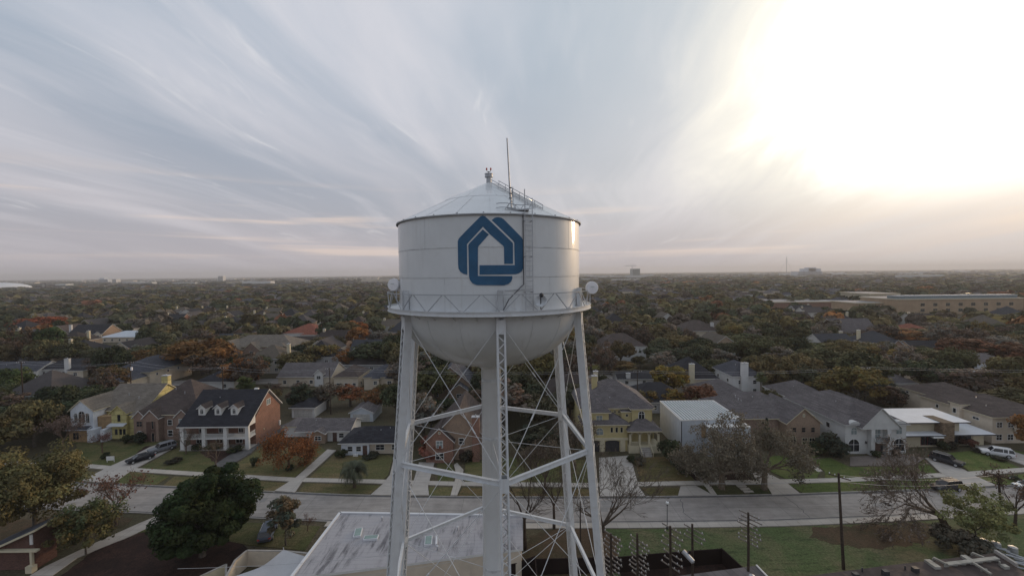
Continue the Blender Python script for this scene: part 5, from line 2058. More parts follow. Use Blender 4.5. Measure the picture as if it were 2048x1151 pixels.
# ---- ordinary houses of the suburb: a few kinds, copied
def proto(kind, w, d, ze, pitch, wings, chim, rows):
    h = House('suburban_house', 'house', 0, -500)
    h.block('wall_tint', -w/2, w/2, 0, d, ze, gable=kind if kind != 'hip' else None, pitch=pitch)
    if kind == 'hip':
        h.hip('roof_tint', -w/2, w/2, 0, d, ze, pitch, .5)
    else:
        h.gable('roof_tint', -w/2, w/2, 0, d, ze, pitch, kind, .5, .4)
    for a, c, dep, zz, pt in wings:
        h.block('wall_tint', a, c, -dep, 3, zz, gable='y', pitch=pt)
        h.gable('roof_tint', a, c, -dep, 6, zz, pt, 'y', .4, .35)
    if chim:
        h.chimney(chim[0], chim[1], ze - 1, chim[2] - 1.2, 1.3, .9, 'creamtrim')
    h.done()
    n = max(2, int(w/4))
    for r in range(rows):
        for f, yy in (('f', 0), ('b', d)):
            for i in range(n):
                xx = -w/2 + w*(i + .5)/n
                if f == 'f' and any(a - .7 < xx < c + .7 for a, c, *_ in wings):
                    continue
                h.win(xx, yy, .9 + 2.9*r, 1.5, 1.4, f)
        for sx, f in ((-w/2, 'l'), (w/2, 'r')):
            h.win(sx, d*.35, .9 + 2.9*r, 1.3, 1.2, f, 'plain')
    for a, c, dep, zz, pt in wings:
        h.win((a + c)/2, -dep, .9 if zz < 4 else 3.6, 1.6, 1.4)
    return h.root


PROTOS = [
    proto('hip', 17, 13, 3.1, .58, [(-7.5, -2.5, 2, 3.0, .75)], None, 1),
    proto('hip', 15, 14, 6.0, .62, [(2, 6.5, 1.8, 5.6, .85)], (-6.6, 7, 12.2), 2),
    proto('x', 18, 11, 3.0, .55, [(3, 8.5, 2.5, 2.9, .6)], None, 1),
    proto('x', 16, 12, 5.8, .66, [(-7, -3, 1.5, 5.6, .9), (2.5, 6, 1.2, 5.6, .9)], (6.8, 7, 11.8), 2),
    proto('y', 13, 16, 5.6, .72, [], None, 2),
    proto('hip', 20, 12, 3.0, .5, [], None, 1),
    proto('y', 12, 15, 3.2, .7, [(2, 5.6, 2.4, 3.0, .8)], None, 1),
    proto('hip', 14, 14, 6.2, .8, [], None, 2),
]
WALLC = [(.46, .40, .31), (.55, .53, .50), (.33, .22, .16), (.40, .30, .22), (.28, .15, .11), (.60, .58, .56), (.48, .42, .28), (.36, .36, .37), (.50, .44, .38)]
WALLN = ['cream', 'white', 'brown brick', 'tan', 'red brick', 'white', 'yellowish', 'grey', 'beige']
ROOFC = [(.060, .048, .045), (.036, .036, .042), (.088, .078, .078), (.13, .11, .09), (.055, .058, .068), (.20, .085, .06)]
ROOFN = ['brown', 'black', 'grey', 'tan', 'slate', 'red tile']


def free(x, y, r=0.0):
    for a, c, ya, yb_ in OCC:
        if a - r < x < c + r and ya - r < y < yb_ + r:
            return False
    return True


def clear_view(x, y, r, top):
    """False where something this tall would stand in front of a house front that shows"""
    a, c = proj((x - r, y, top)), proj((x + r, y, top))
    pt, foot = a[1], proj((x, y, 0))[1]
    for p0, p1, t, b_, hy in HPX:
        if y < hy - 1 and a[0] < p1 - 4 and c[0] > p0 + 4 and pt < b_ - 1 and foot > t:
            return False
    return True


rnd = random.Random(11)
GEN = []
rows_y = [118, 138, 172, 192, 226, 246, 280, 302, 336, 358, 394, 418]
used = set()
for iy, y in enumerate(rows_y):
    lim = 1.2*y + 4
    x = -lim + rnd.uniform(0, 10)
    while x < lim:
        xx, yy = x + rnd.uniform(-2, 2), y + rnd.uniform(-2.5, 2.5)
        pi = rnd.randrange(len(PROTOS))
        wc, rc = rnd.randrange(len(WALLC)), rnd.choices(range(6), (6, 6, 5, 3, 4, 1))[0]
        flip = iy % 2 == 0
        step = rnd.uniform(20, 27) + (y - 118)*.012
        ok = all(free(xx + dx, yy + dy) for dx in (-9, -4, 0, 4, 9) for dy in (-1, 7, 15))
        if ok and clear_view(xx, yy + 6, 9, 6.5) and rnd.random() < (.9 if xx < 0 else .42):
            r = PROTOS[pi] if pi not in used else copy_tree(PROTOS[pi])
            used.add(pi)
            r.location = (xx, yy + (15 if flip else 0), 0)
            r.rotation_euler = (0, 0, (PI if flip else 0) + rnd.uniform(-.09, .09))
            far = y > 230
            for ch in list(r.children):
                if ch.name.startswith('wall'):
                    ch.color = rgba(WALLC[wc])
                elif ch.name.startswith('roof') and 'vent' not in ch.name:
                    ch.color = rgba(ROOFC[rc])
                elif far and ch.name.startswith('window') and pi in used and r is not PROTOS[pi]:
                    for g_ in list(ch.children):
                        bpy.data.objects.remove(g_)
            OCC.append((xx - 10, xx + 10, yy - 2, yy + 17))
            GEN.append((r, WALLN[wc], ROOFN[rc], xx, yy + 7, 'two storey' if pi in (1, 3, 4, 7) else 'one storey', PROTOS[pi]))
        x += step
for i, q in enumerate(PROTOS):
    if i not in used:
        for ch in list(q.children):
            for g_ in list(ch.children):
                bpy.data.objects.remove(g_)
            bpy.data.objects.remove(ch)
        bpy.data.objects.remove(q)
print('ordinary houses', len(GEN))

# ------------------------------------------------------------------ road, pavements, drives, lawns
def sheet(name, pix, z, m, col=None, z0=None, kind='structure', world=None):
    """a flat slab whose outline is given by the ground points seen at photo pixels"""
    pts = world or [tuple(at(x, y, 0))[:2] for x, y in pix]
    if name in ('leaf_litter', 'mulch_bed'):                    # ragged outline
        rr_ = random.Random(len(pts)*7 + int(abs(pts[0][0])*10))
        fin = []
        for i, p in enumerate(pts):
            q = pts[(i+1) % len(pts)]
            n_ = max(1, int(math.hypot(q[0] - p[0], q[1] - p[1])/.7))
            for k in range(n_):
                t_ = k/n_
                j_ = .42 if name == 'leaf_litter' else .16
                fin.append((p[0] + (q[0] - p[0])*t_ + rr_.uniform(-j_, j_), p[1] + (q[1] - p[1])*t_ + rr_.uniform(-j_, j_)))
        pts = fin
    b = MB()
    a = sum(pts[i][0]*pts[(i+1) % len(pts)][1] - pts[(i+1) % len(pts)][0]*pts[i][1] for i in range(len(pts)))
    if a < 0:
        pts = pts[::-1]
    v3 = [Vector((p[0], p[1], 0)) for p in pts]
    for t in tessellate_polygon([v3]):
        q = [v3[i] for i in t]
        if (q[1] - q[0]).cross(q[2] - q[0]).z < 0:
            q = q[::-1]
        b.face([(p.x, p.y, z) for p in q])
    n = len(pts)
    for i in range(n):
        p, q = pts[i], pts[(i+1) % n]
        b.face([(p[0], p[1], -.05), (q[0], q[1], -.05), (q[0], q[1], z), (p[0], p[1], z)])
    o = b.build(name, MT[m])
    if col:
        o.color = rgba(col)
    return tag(o, kind=kind)


FARK = [(-260, 950), (0, 957), (165, 964), (320, 972), (450, 979), (690, 989.5), (880, 993), (1100, 994), (1300, 993.5), (1560, 989), (1790, 981), (1938, 975), (2017, 971), (2300, 958)]
NEARK = [(-300, 1003), (0, 1013), (165, 1020), (300, 1026), (420, 1031), (522, 1036), (656, 1042), (850, 1045), (1050, 1046), (1220, 1045), (1400, 1043.5), (1560, 1041), (1780, 1032), (2048, 1016), (2300, 1000)]
fark = [at(x, y) for x, y in FARK]
neark = [at(x, y) for x, y in NEARK]


def yat(line, x):
    for a, c in zip(line, line[1:]):
        if a.x <= x <= c.x:
            return a.y + (c.y - a.y)*(x - a.x)/(c.x - a.x)
    return line[0].y if x < line[0].x else line[-1].y


MT['roadpatch'] = paving_mat('road_patch', (0.25, 0.235, 0.225), 30, 30, 0.9, 0.2)
sheet('road', None, .03, 'road', world=[(p.x, p.y) for p in neark] + [(p.x, p.y) for p in reversed(fark)])
# kerbs, broken at the drives
def kerb(line, xa, xb, inward):
    n = max(2, int((xb - xa)/2))
    b = MB()
    for i in range(n):
        x0, x1 = xa + (xb - xa)*i/n, xa + (xb - xa)*(i+1)/n
        p0, p1 = (x0, yat(line, x0)), (x1, yat(line, x1))
        s = .16*inward
        v = [(p0[0], p0[1], 0), (p1[0], p1[1], 0), (p1[0], p1[1] + s, 0), (p0[0], p0[1] + s, 0), (p0[0], p0[1], .14), (p1[0], p1[1], .14), (p1[0], p1[1] + s, .14), (p0[0], p0[1] + s, .14)]
        b.add(v, [(3, 2, 1, 0), (4, 5, 6, 7), (0, 1, 5, 4), (1, 2, 6, 5), (2, 3, 7, 6), (3, 0, 4, 7)])
    tag(b.build('kerb', MT['kerb']), kind='structure')


DRV = [(165, 232), (549, 592), (741, 815), (814, 860), (1200, 1292), (1357, 1404), (1546, 1600), (1926, 1992)]     # drives cut through the far kerb
xs = [fark[0].x]
for a, c in DRV:
    ya = np.interp(a, [q[0] for q in FARK], [q[1] for q in FARK])
    yc = np.interp(c, [q[0] for q in FARK], [q[1] for q in FARK])
    xs += [at(a, ya).x, at(c, yc).x]
xs.append(fark[-1].x)
for i in range(0, len(xs), 2):
    if xs[i+1] - xs[i] > .5:
        kerb(fark, xs[i], xs[i+1], 1)
kerb(neark, neark[0].x, neark[-1].x, -1)
b = MB()                                                       # dark gutter line along both edges
for line, s in ((fark, -1), (neark, 1)):
    for p, q in zip(line, line[1:]):
        b.face([(p.x, p.y + s*.02, .036), (q.x, q.y + s*.02, .036), (q.x, q.y + s*.42, .036), (p.x, p.y + s*.42, .036)][::(1 if s > 0 else -1)])
tag(b.build('road_gutter', MT['asphalt']), kind='structure')

rnd = random.Random(77)                                        # repair patches and sealed cracks
for i in range(16):
    x = rnd.uniform(-62, 92)
    ya, yb_ = yat(neark, x) + .6, yat(fark, x) - .6
    if i < 5:
        y0 = rnd.uniform(ya, yb_ - 2)
        w_, d_ = rnd.uniform(2, 6), rnd.uniform(1.0, 2.2)
        pts = [(x, y0), (x + w_, y0 + rnd.uniform(-.2, .2)), (x + w_, y0 + d_), (x, y0 + d_)]
        sheet('road_patch', None, .036, 'roadpatch', world=pts)
    else:
        b = MB()
        n = 9
        xx = x
        pr = None
        for k in range(n + 1):
            yy = ya + (yb_ - ya)*k/n
            xx += rnd.uniform(-.35, .55)
            if pr:
                b.face([(pr[0] - .05, pr[1], .037), (pr[0] + .06, pr[1], .037), (xx + .06, yy, .037), (xx - .05, yy, .037)])
            pr = (xx, yy)
        tag(b.build('road_crack', MT['asphalt']), kind='structure')
FW = [(-260, 920), (0, 925), (168, 931), (259, 939), (415, 949), (584, 959), (780, 963.5), (900, 967), (1170, 970), (1290, 968), (1350, 966.5), (1600, 962), (1700, 959.5), (1936, 947.5), (2048, 939.5), (2300, 925)]
fw = [at(x, y) for x, y in FW]
sheet('sidewalk', None, .13, 'walk', world=[(p.x, p.y - .75) for p in fw] + [(p.x, p.y + .75) for p in reversed(fw)])
nwk = [p for p in neark if p.x > -34]
sheet('sidewalk', None, .12, 'walk', world=[(p.x, p.y - 1.45) for p in nwk] + [(p.x, p.y - .165) for p in reversed(nwk)])
sheet('footpath', [(60, 1151), (90, 1133), (185, 1088), (279, 1046), (318, 1030), (334, 1038), (256, 1074), (155, 1115), (105, 1151)], .10, 'drive')

# drives and garden paths (.16 so that they ride over the pavement)
D_ = [('drive', [(165, 961), (225, 968), (262, 942), (353, 893), (331, 884), (300, 894), (262, 914), (215, 935)]),
      ('asphalt', [(434, 947), (502, 906), (522, 886), (566, 862), (600, 846), (640, 838), (600, 836), (560, 852), (503, 882), (470, 903), (408, 943)]),
      ('drive', [(549, 982), (590, 985), (609, 957), (672, 901), (655, 899), (592, 955)]),
      ('drive', [(741, 990), (815, 991), (815, 940), (806, 915), (788, 915), (780, 950), (766, 968)]),
      ('drive', [(816, 991), (858, 991), (856, 972), (869, 925), (838, 925), (828, 960)]),
      ('walk', [(901, 991), (914, 991), (923, 970), (927, 940), (914, 926), (908, 930), (913, 950)]),
      ('drive', [(1200, 993), (1291, 992), (1278, 975), (1268, 940), (1262, 911), (1198, 916)]),
      ('drive', [(1356, 992), (1426, 991), (1392, 972), (1361, 973)]),
      ('walk', [(1423, 990), (1434, 990), (1414, 962), (1376, 926), (1370, 930), (1402, 962)]),
      ('drive', [(1545, 990), (1601, 988), (1574, 966), (1556, 957), (1500, 928), (1480, 930), (1512, 957), (1534, 972)]),
      ('walk', [(1636, 944), (1645, 942), (1612, 921), (1606, 923)]),
      ('drive', [(1927, 976), (1993, 971), (1952, 953), (1936, 944), (1886, 918), (1850, 916), (1880, 945), (1905, 957)]),
      ('pavers', [(1700, 932), (1830, 930), (1850, 916), (1800, 908), (1700, 914)]),
      ('drive', [(1946, 893), (2048, 930), (2090, 944), (2130, 936), (2048, 910), (1985, 890)])]
for i, (m, px) in enumerate(D_):
    sheet('driveway' if m != 'walk' else 'garden_path', px, .16 + .004*(i % 3), m)
for x, y in ((1483, 972), (1490, 977.5), (1497, 983)):
    q = at(x, y)
    sheet('paving_slab', None, .15, 'walk', world=[(q.x - .85, q.y - .32), (q.x + .85, q.y - .32), (q.x + .85, q.y + .32), (q.x - .85, q.y + .32)])

YEL, GRN, BRN, DRK, LIM = (1.0, .95, .85), (.84, .90, .72), (.90, .78, .68), (.45, .52, .42), (.80, 1.05, .62)
G_ = [(YEL, [(60, 955), (120, 935), (168, 940), (205, 946), (165, 960)]),
      (GRN, [(226, 967), (313, 969), (337, 953), (270, 943), (251, 943)]),
      (YEL, [(324, 972), (400, 975), (545, 984), (574, 966), (430, 954), (348, 953)]),
      (YEL, [(596, 984), (660, 988), (738, 989), (766, 971), (612, 966)]),
      (GRN, [(859, 991), (900, 991), (906, 975), (858, 974)]),
      (BRN, [(916, 991), (1000, 992.5), (1100, 993), (1196, 992), (1190, 978), (1050, 977), (926, 975)]),
      (BRN, [(1302, 992), (1354, 991), (1363, 983), (1361, 976), (1283, 976)]),
      (DRK, [(1400, 987), (1423, 989), (1412, 973), (1389, 973)]),
      (DRK, [(1434, 989), (1486, 988), (1474, 972), (1420, 972)]),
      (DRK, [(1501, 988), (1545, 987), (1548, 984), (1534, 973), (1491, 971)]),
      (LIM, [(1606, 986), (1700, 983), (1790, 980), (1920, 975), (1902, 957), (1850, 957), (1640, 966), (1578, 969)]),
      (LIM, [(1992, 967), (2017, 969), (2060, 966), (2060, 947), (2000, 952), (1956, 955)]),
      (GRN, [(168, 929), (257, 936), (262, 915), (328, 884), (320, 880), (262, 884), (150, 884)]),
      (GRN, [(280, 937), (405, 946), (468, 903), (495, 892), (380, 892), (357, 893)]),
      (YEL, [(442, 947), (586, 956), (652, 902), (640, 892), (530, 890), (505, 908)]),
      (YEL, [(617, 957), (764, 961), (776, 950), (786, 915), (780, 910), (690, 911), (676, 902)]),
      (GRN, [(876, 965), (906, 965), (910, 945), (904, 928), (874, 926)]),
      (GRN, [(930, 966), (1170, 968), (1195, 966), (1192, 920), (1000, 915), (930, 925)]),
      (BRN, [(1282, 966), (1395, 964), (1370, 932), (1350, 912), (1268, 915)]),
      (LIM, [(1580, 961), (1632, 959.5), (1640, 944), (1606, 924), (1640, 910), (1545, 912), (1515, 930)]),
      (LIM, [(1650, 959), (1876, 948), (1846, 918), (1832, 932), (1700, 934), (1660, 915), (1625, 920), (1650, 943)]),
      (LIM, [(1892, 906), (1938, 942), (1955, 943), (2040, 936), (2000, 916), (1962, 900)]),
      (LIM, [(2060, 935), (2130, 930), (2060, 905), (2020, 900)])]
for i, (c, px) in enumerate(G_):
    k = .9 + .2*((i*37) % 10)/10
    sheet('lawn', px, .09, 'lawn', tuple(q*k for q in c))
sheet('mulch_bed', [(1410, 960), (1505, 957), (1470, 925), (1385, 925)], .085, 'mulch')
sheet('mulch_bed', [(1390, 962), (1404, 961), (1370, 932), (1360, 925), (1345, 912)], .093, 'mulch')
sheet('mulch_bed', [(400, 905), (440, 932), (485, 905), (500, 897), (420, 895)], .094, 'mulch')
sheet('mulch_bed', [(262, 922), (300, 903), (352, 890), (335, 887), (290, 893), (268, 910)], .094, 'mulch')
# near side of the road: rough field on the right, mulch on the left
sheet('field', [(1170, 1200), (1150, 1075), (1190, 1058), (1400, 1056), (1560, 1053.5), (1640, 1050), (1780, 1046), (2048, 1028), (2200, 1020), (2300, 1200)], .05, 'field', (1, 1, 1))
sheet('leaf_litter', [(1625, 1056), (1700, 1051), (1790, 1047), (1860, 1045), (1880, 1062), (1840, 1085), (1760, 1100), (1680, 1090), (1620, 1075)], .062, 'leaflitter')
sheet('leaf_litter', [(1040, 1151), (1060, 1070), (1120, 1056), (1205, 1058), (1240, 1080), (1220, 1151)], .058, 'leaflitter')
sheet('leaf_litter', [(-40, 1040), (120, 1035), (270, 1035), (250, 1050), (120, 1100), (60, 1130), (-60, 1151)], .05, 'leaflitter')
sheet('mulch_bed', [(95, 1170), (190, 1100), (280, 1066), (340, 1052), (480, 1080), (500, 1100), (440, 1170)], .055, 'mulch')
sheet('mulch_bed', [(1242, 1175), (1240, 1128), (1300, 1122), (1436, 1112), (1470, 1145), (1480, 1175)], .075, 'mulch')
sheet('lawn', [(262, 1066), (300, 1046), (420, 1040), (640, 1052), (610, 1100), (500, 1090), (340, 1060)], .065, 'lawn', (.8, .82, .7))
q = at(1400, 728)
# the next street back, seen in gaps between trees
sheet('road', None, .02, 'road', world=[(-230, 152), (-60, 157), (60, 157), (240, 150), (240, 158), (60, 165), (-60, 165), (-230, 160)])
sheet('lawn', [(1166, 738), (1200, 737), (1196, 727), (1166, 727)], .05, 'lawn', (1.2, 1.2, .7))

# ------------------------------------------------------------------ cars
def car(name, label, loc, rz, col, kind='sedan', group=None):
    t = thing(name, label, 'car', (loc[0], loc[1], loc[2] if len(loc) > 2 else 0), rz, group)
    if kind == 'sedan':
        L, W, zb, zr, st = 4.8, 1.82, .92, 1.45, [(-2.4, .55, .78), (-2.25, .30, .86), (-1.5, .22, .93), (-.6, .2, .96), (.7, .2, .96), (1.6, .22, .96), (2.2, .3, .92), (2.4, .5, .84)]
        cab = [(-1.35, -.45), (1.75, 1.05)]
    else:
        L, W, zb, zr, st = 5.1, 1.98, 1.08, 1.82, [(-2.55, .6, .95), (-2.4, .34, 1.03), (-1.6, .28, 1.08), (-.6, .26, 1.12), (.7, .26, 1.12), (1.7, .28, 1.12), (2.4, .34, 1.1), (2.55, .55, 1.02)]
        cab = [(-1.15, -.55), (2.5, 2.2)]
    paint = mat('car_paint', col, 0.36 if max(col) > .3 else .55, 0.04, 0.6, spec=0.4 if max(col) > .3 else .2)
    b = MB()
    rings = []
    for i, (x, lo, hi) in enumerate(st):
        w = W/2*(.80 if i in (0, len(st) - 1) else (.95 if i in (1, len(st) - 2) else 1))
        rings.append([(x, -w*.86, lo), (x, w*.86, lo), (x, w, lo + (hi - lo)*.35), (x, w*.98, lo + (hi - lo)*.75), (x, w*.86, hi), (x, 0, hi + .04), (x, -w*.86, hi), (x, -w*.98, lo + (hi - lo)*.75), (x, -w, lo + (hi - lo)*.35)])
    n = len(rings[0])
    v = [p for r in rings for p in r]
    f = []
    for i in range(len(rings) - 1):
        for k in range(n):
            f.append((i*n + k, (i+1)*n + k, (i+1)*n + (k+1) % n, i*n + (k+1) % n)[::-1])
    f += [tuple(range(n)), tuple(range((len(rings)-1)*n, len(rings)*n))[::-1]]
    b.add(v, [q[::-1] for q in f])
    # cabin pillars and roof
    (xf0, xf1), (xr0, xr1) = cab
    wb, wt = W/2*.88, W/2*.74
    zc = zb + .02
    b.add([(xf1, -wt, zr - .05), (xr1, -wt, zr - .05), (xr1, wt, zr - .05), (xf1, wt, zr - .05), (xf1 + .1, -wt*.9, zr), (xr1 - .1, -wt*.9, zr), (xr1 - .1, wt*.9, zr), (xf1 + .1, wt*.9, zr)],
          [(3, 2, 1, 0), (4, 5, 6, 7), (0, 1, 5, 4), (1, 2, 6, 5), (2, 3, 7, 6), (3, 0, 4, 7)])
    for s in (-1, 1):
        for (xa, xb) in ((xf0, xf1), (xr0, xr1)):
            b.bar((xa, s*wb, zc - .05), (xb, s*wt, zr - .04), .09, .09)
        xm = (xf1 + xr1)/2 - .1
        b.bar((xm, s*wb, zc), (xm, s*wt, zr - .04), .10, .07)
        if kind != 'sedan':
            b.bar((xr1 - .75, s*wb, zc), (xr1 - .75, s*wt, zr - .04), .16, .07)
    b.build('body', paint, t)
    def q4(name, pts, flip=False):
        m = MB()
        m.face(pts[::-1] if flip else pts)
        m.build(name, MT['glass'], t)
    q4('windscreen', [(xf0, -wb, zc), (xf0, wb, zc), (xf1, wt, zr - .04), (xf1, -wt, zr - .04)], True)
    q4('rear_window', [(xr0, -wb, zc), (xr0, wb, zc), (xr1, wt, zr - .04), (xr1, -wt, zr - .04)])
    for s in (-1, 1):
        q4('side_window', [(xf0, s*wb*.99, zc), (xr0, s*wb*.99, zc), (xr1, s*wt*.99, zr - .05), (xf1, s*wt*.99, zr - .05)], s > 0)
    rw = .33 if kind == 'sedan' else .39
    for x in (-L*.31, L*.29):
        for s in (-1, 1):
            m = MB()
            m.tube((x, s*(W/2 - .20), rw), (x, s*(W/2 + .015), rw), rw, None, 18)
            w_ = m.build('wheel', MT['black'], t)
            m = MB()
            m.tube((x, s*(W/2 - .02), rw), (x, s*(W/2 + .03), rw), rw*.62, None, 12)
            m.build('rim', MT['metal'], w_)
    xh = st[0][0]
    for s in (-1, 1):
        m = MB()
        m.box(xh - .01, xh + .14, s*W*.36 - .2, s*W*.36 + .2, st[0][2] - .16, st[0][2] - .02)
        m.build('headlight', MT['paleglass'], t)
        m = MB()
        m.box(-xh - .12, -xh + .012, s*W*.37 - .17, s*W*.37 + .17, st[0][2] - .18, st[0][2])
        m.build('taillight', MT['redlens'], t)
        m = MB()
        m.box(xf0 + .25, xf0 + .42, s*(wb + .02) - (.18 if s < 0 else 0), s*(wb + .02) + (.18 if s > 0 else 0), zc, zc + .14)
        m.build('wing_mirror', paint, t)
    m = MB()
    m.box(xh - .03, xh + .03, -W*.36, W*.36, st[0][1] - .02, st[0][1] + .14)
    m.build('front_bumper', MT['darkmetal'], t)
    m = MB()
    m.box(-xh - .03, -xh + .03, -W*.36, W*.36, st[0][1] - .02, st[0][1] + .14)
    m.build('rear_bumper', MT['darkmetal'], t)
    if kind != 'sedan':
        for s in (-1, 1):
            m = MB()
            m.bar((xf1 + .2, s*wt*.85, zr + .06), (xr1 - .3, s*wt*.85, zr + .06), .05, .05)
            m.build('roof_rail', MT['metal'], t)
    return t


def carpx(px, py):
    q = at(px, py)
    return (q.x, q.y, .165)


# direction: heading rz turns the car's nose (local -x)
car('parked_sedan', 'black sedan parked nearest the street on the brick house drive', carpx(281, 922), math.radians(57), (.012, .013, .018), 'sedan')
car('parked_suv', 'silver grey car parked behind the black sedan on the drive', carpx(325, 902), math.radians(57), (.20, .205, .22), 'suv')
car('parked_suv', 'white estate car parked on the drive right of the bright lawn', carpx(1993, 912), math.radians(-32), (.62, .62, .63), 'suv')
car('parked_suv', 'dark car parked on the drive beside the bright green lawn', carpx(1893, 927), math.radians(118), (.035, .035, .04), 'suv')
q = at(1904, 985)
car('parked_suv', 'dark car parked on the street behind the leaning bare tree', (q.x, q.y + 1, .036), math.radians(8), (.03, .03, .035), 'suv')
q = at(2052, 975)
car('parked_sedan', 'white sedan parked at the kerb by the right edge', (q.x, q.y - .6, .036), math.radians(-4), (.66, .67, .68), 'sedan')
q = at(536, 1070)
car('parked_suv', 'blue grey car parked beside the big dark evergreen', (q.x, q.y, .07), math.radians(-72), (.10, .12, .16), 'suv')

# ------------------------------------------------------------------ lamps, poles, wires
q = at(1333, 1055)
t = thing('street_lamp', 'black street lamp with one white globe beside the field', 'street lamp', (q.x, q.y - .3, .05))
b = MB()
b.lathe([(.16, 0), (.16, .25), (.09, .35), (.055, .5), (.05, 3.7), (.09, 3.75), (.13, 3.85), (.10, 3.9)], 12)
b.build('post', MT['darkmetal'], t)
b = MB()
b.ball((0, 0, 4.14), .25, 12)
b.build('globe', MT['globe'], t, smooth=True)
b = MB()
b.lathe([(.10, 4.33), (.06, 4.42), (.02, 4.5)], 10)
b.build('finial', MT['darkmetal'], t)


def pole(label, px, py, ptop, lean=0.0, arms=1, tr=False, cat='utility pole', r=.15, pxt=None, y=None, armrot=0.0):
    """wooden pole whose foot shows at (px, py) and whose top at photo row ptop"""
    q = at(px, py) if y is None else Vector((aty(px, py, y).x, y, 0))
    zt = aty(px, ptop, q.y).z
    dx = 0 if pxt is None else aty(pxt, ptop, q.y).x - q.x
    t = thing('utility_pole', label, cat, (q.x, q.y, 0))
    b = MB()
    b.path([(0, 0, 0), (dx*.5, 0, zt*.5), (dx, 0, zt)], [r*1.2, r, r*.75], 9)
    b.build('pole', MT['wood'], t)
    for i in range(arms):
        z = zt - .45 - i*1.1
        c, s = math.cos(armrot), math.sin(armrot)
        b = MB()
        b.bar((dx - 1.2*c, -.18 - 1.2*s, z), (dx + 1.2*c, -.18 + 1.2*s, z), .10, .12)
        a = b.build('crossarm', MT['wood'], t)
        for k in (-1.1, -.5, .5, 1.1):
            b = MB()
            b.lathe([(.02, 0), (.05, .05), (.06, .12), (.03, .2), (.01, .22)], 8, (dx + k*c, -.18 + k*s, z + .06))
            b.build('insulator', MT['dish'], a)
    if tr:
        b = MB()
        b.lathe([(.02, zt - 2.6), (.27, zt - 2.58), (.27, zt - 1.7), (.02, zt - 1.66)], 14, (dx + .45, -.1, 0))
        b.build('transformer', MT['dish'], t)
    return (q.x + dx, q.y, zt - .25)


P = {}
P['R'] = pole('tall bare wooden pole standing in the field right of the tower', 1687, 1138, 945, pxt=1677, arms=1, r=.17, armrot=-.9)
P['R2'] = pole('wooden pole at the roadside by the right edge', 2004, 1037, 945, pxt=1996, arms=1, r=.16, armrot=-.9)
P['S'] = pole('slim dark pole at the kerb seen between the right tower legs', 1161, 1088, 1002, arms=0, r=.10)
yl = 121.0
P['b0'] = pole('back lot pole at the far left with a small crossarm', 44, 757, 722, y=yl, arms=1)
P['b1'] = pole('back lot pole carrying a white transformer above the tan roof', 262, 770, 722, y=yl, arms=1, tr=True)
P['b2'] = pole('back lot pole behind the colonial house with a crossarm', 446, 776, 733, y=yl, arms=1)
P['b3'] = pole('back lot pole behind the yellow house', 1275, 780, 740, y=yl, arms=1)
P['b4'] = pole('back lot pole above the brown roofs at the right', 1730, 762, 733, y=yl, arms=1)
P['b5'] = pole('back lot pole outside the tower legs on the left', 660, 770, 735, y=yl, arms=1)


def wire(label, a, c, sag, r=.022, dz=0.0):
    b = MB()
    a, c = Vector(a), Vector(c)
    n = 16
    pts = [a.lerp(c, i/n) - Vector((0, 0, sag*4*(i/n)*(1 - i/n))) for i in range(n + 1)]
    b.path(pts, [r]*(n + 1), 4)
    o = b.build('overhead_wire', MT['railsteel'])
    tag(o, label, 'wire', 'overhead wires')
    return o


def off(p, dx=0, dy=0, dz=0):
    return (p[0] + dx, p[1] + dy, p[2] + dz)


far_r = off(P['b4'], 110, -8, .5)
far_l = off(P['b0'], -60, -10, 0)
sq = [far_l, P['b0'], P['b1'], P['b2'], P['b5'], P['b3'], P['b4'], far_r]
nm = ['far left roofs', 'left back gardens', 'unfinished house', 'colonial house', 'tower legs', 'right back gardens', 'far right roofs']
for i in range(len(sq) - 1):
    for k, (dy, wd) in enumerate(((-1.1, 'near'), (1.1, 'far'))):
        wire(f'{wd} wire of the back lot pair over the {nm[i]}', off(sq[i], dy*.4, dy), off(sq[i+1], dy*.4, dy), 1.0, .026)
wire('upper wire from the tall field pole to the roadside pole', P['R'], P['R2'], .8, .02)
wire('lower wire from the tall field pole to the roadside pole', off(P['R'], .5, .6, -1.2), off(P['R2'], .5, .6, -1.2), .8, .02)
wire('wire from the tall field pole crossing the street', off(P['R'], 0, 0, -.3), (30, 64, 7.5), .5, .018)
wire('slack wire low across the bottom left corner', (-36, 44, 9.0), (-5, 50, 7.5), .6, .018)
wire('second wire low across the bottom left corner', (-36, 43, 7.6), (-5, 49, 6.4), .8, .012)

# practice poles with stacks of insulator arms
def practice_pole(label, px, ptop, y, narm, first=.5, pitch=.55, spread=0.0, dark=False, z_low=0):
    x = aty(px, ptop, y).x
    zt = aty(px, ptop, y).z
    t = thing('practice_pole', label, 'utility pole', (x, y, 0), 0, 'line practice poles')
    b = MB()
    b.path([(0, 0, 0), (.03, 0, zt*.5), (-.03, 0, zt)], [.17, .15, .12], 9)
    b.build('pole', MT['wood'], t)
    d = Vector((.55, -.83, 0))
    for i in range(narm):
        z = zt - first - i*pitch
        o_ = .25*math.sin(i*1.7)
        a0, a1 = d*(-1.25 + o_), d*(1.25 + o_)
        b = MB()
        b.bar((a0.x + .17, a0.y + .1, z), (a1.x + .17, a1.y + .1, z), .10, .11)
        arm = b.build('crossarm', MT['armwood'], t)
        for k in ((-1.1, -.2, .55, 1.12) if not dark else (-1.1, 1.1)):
            b = MB()
            b.lathe([(.02, .05), (.055, .07), (.06, .12), (.03, .14), (.05, .17), (.05, .21), (.015, .24)], 8, (d.x*(k + o_) + .17, d.y*(k + o_) + .1, z))
            b.build('insulator', MT['insul'], arm)
    return t


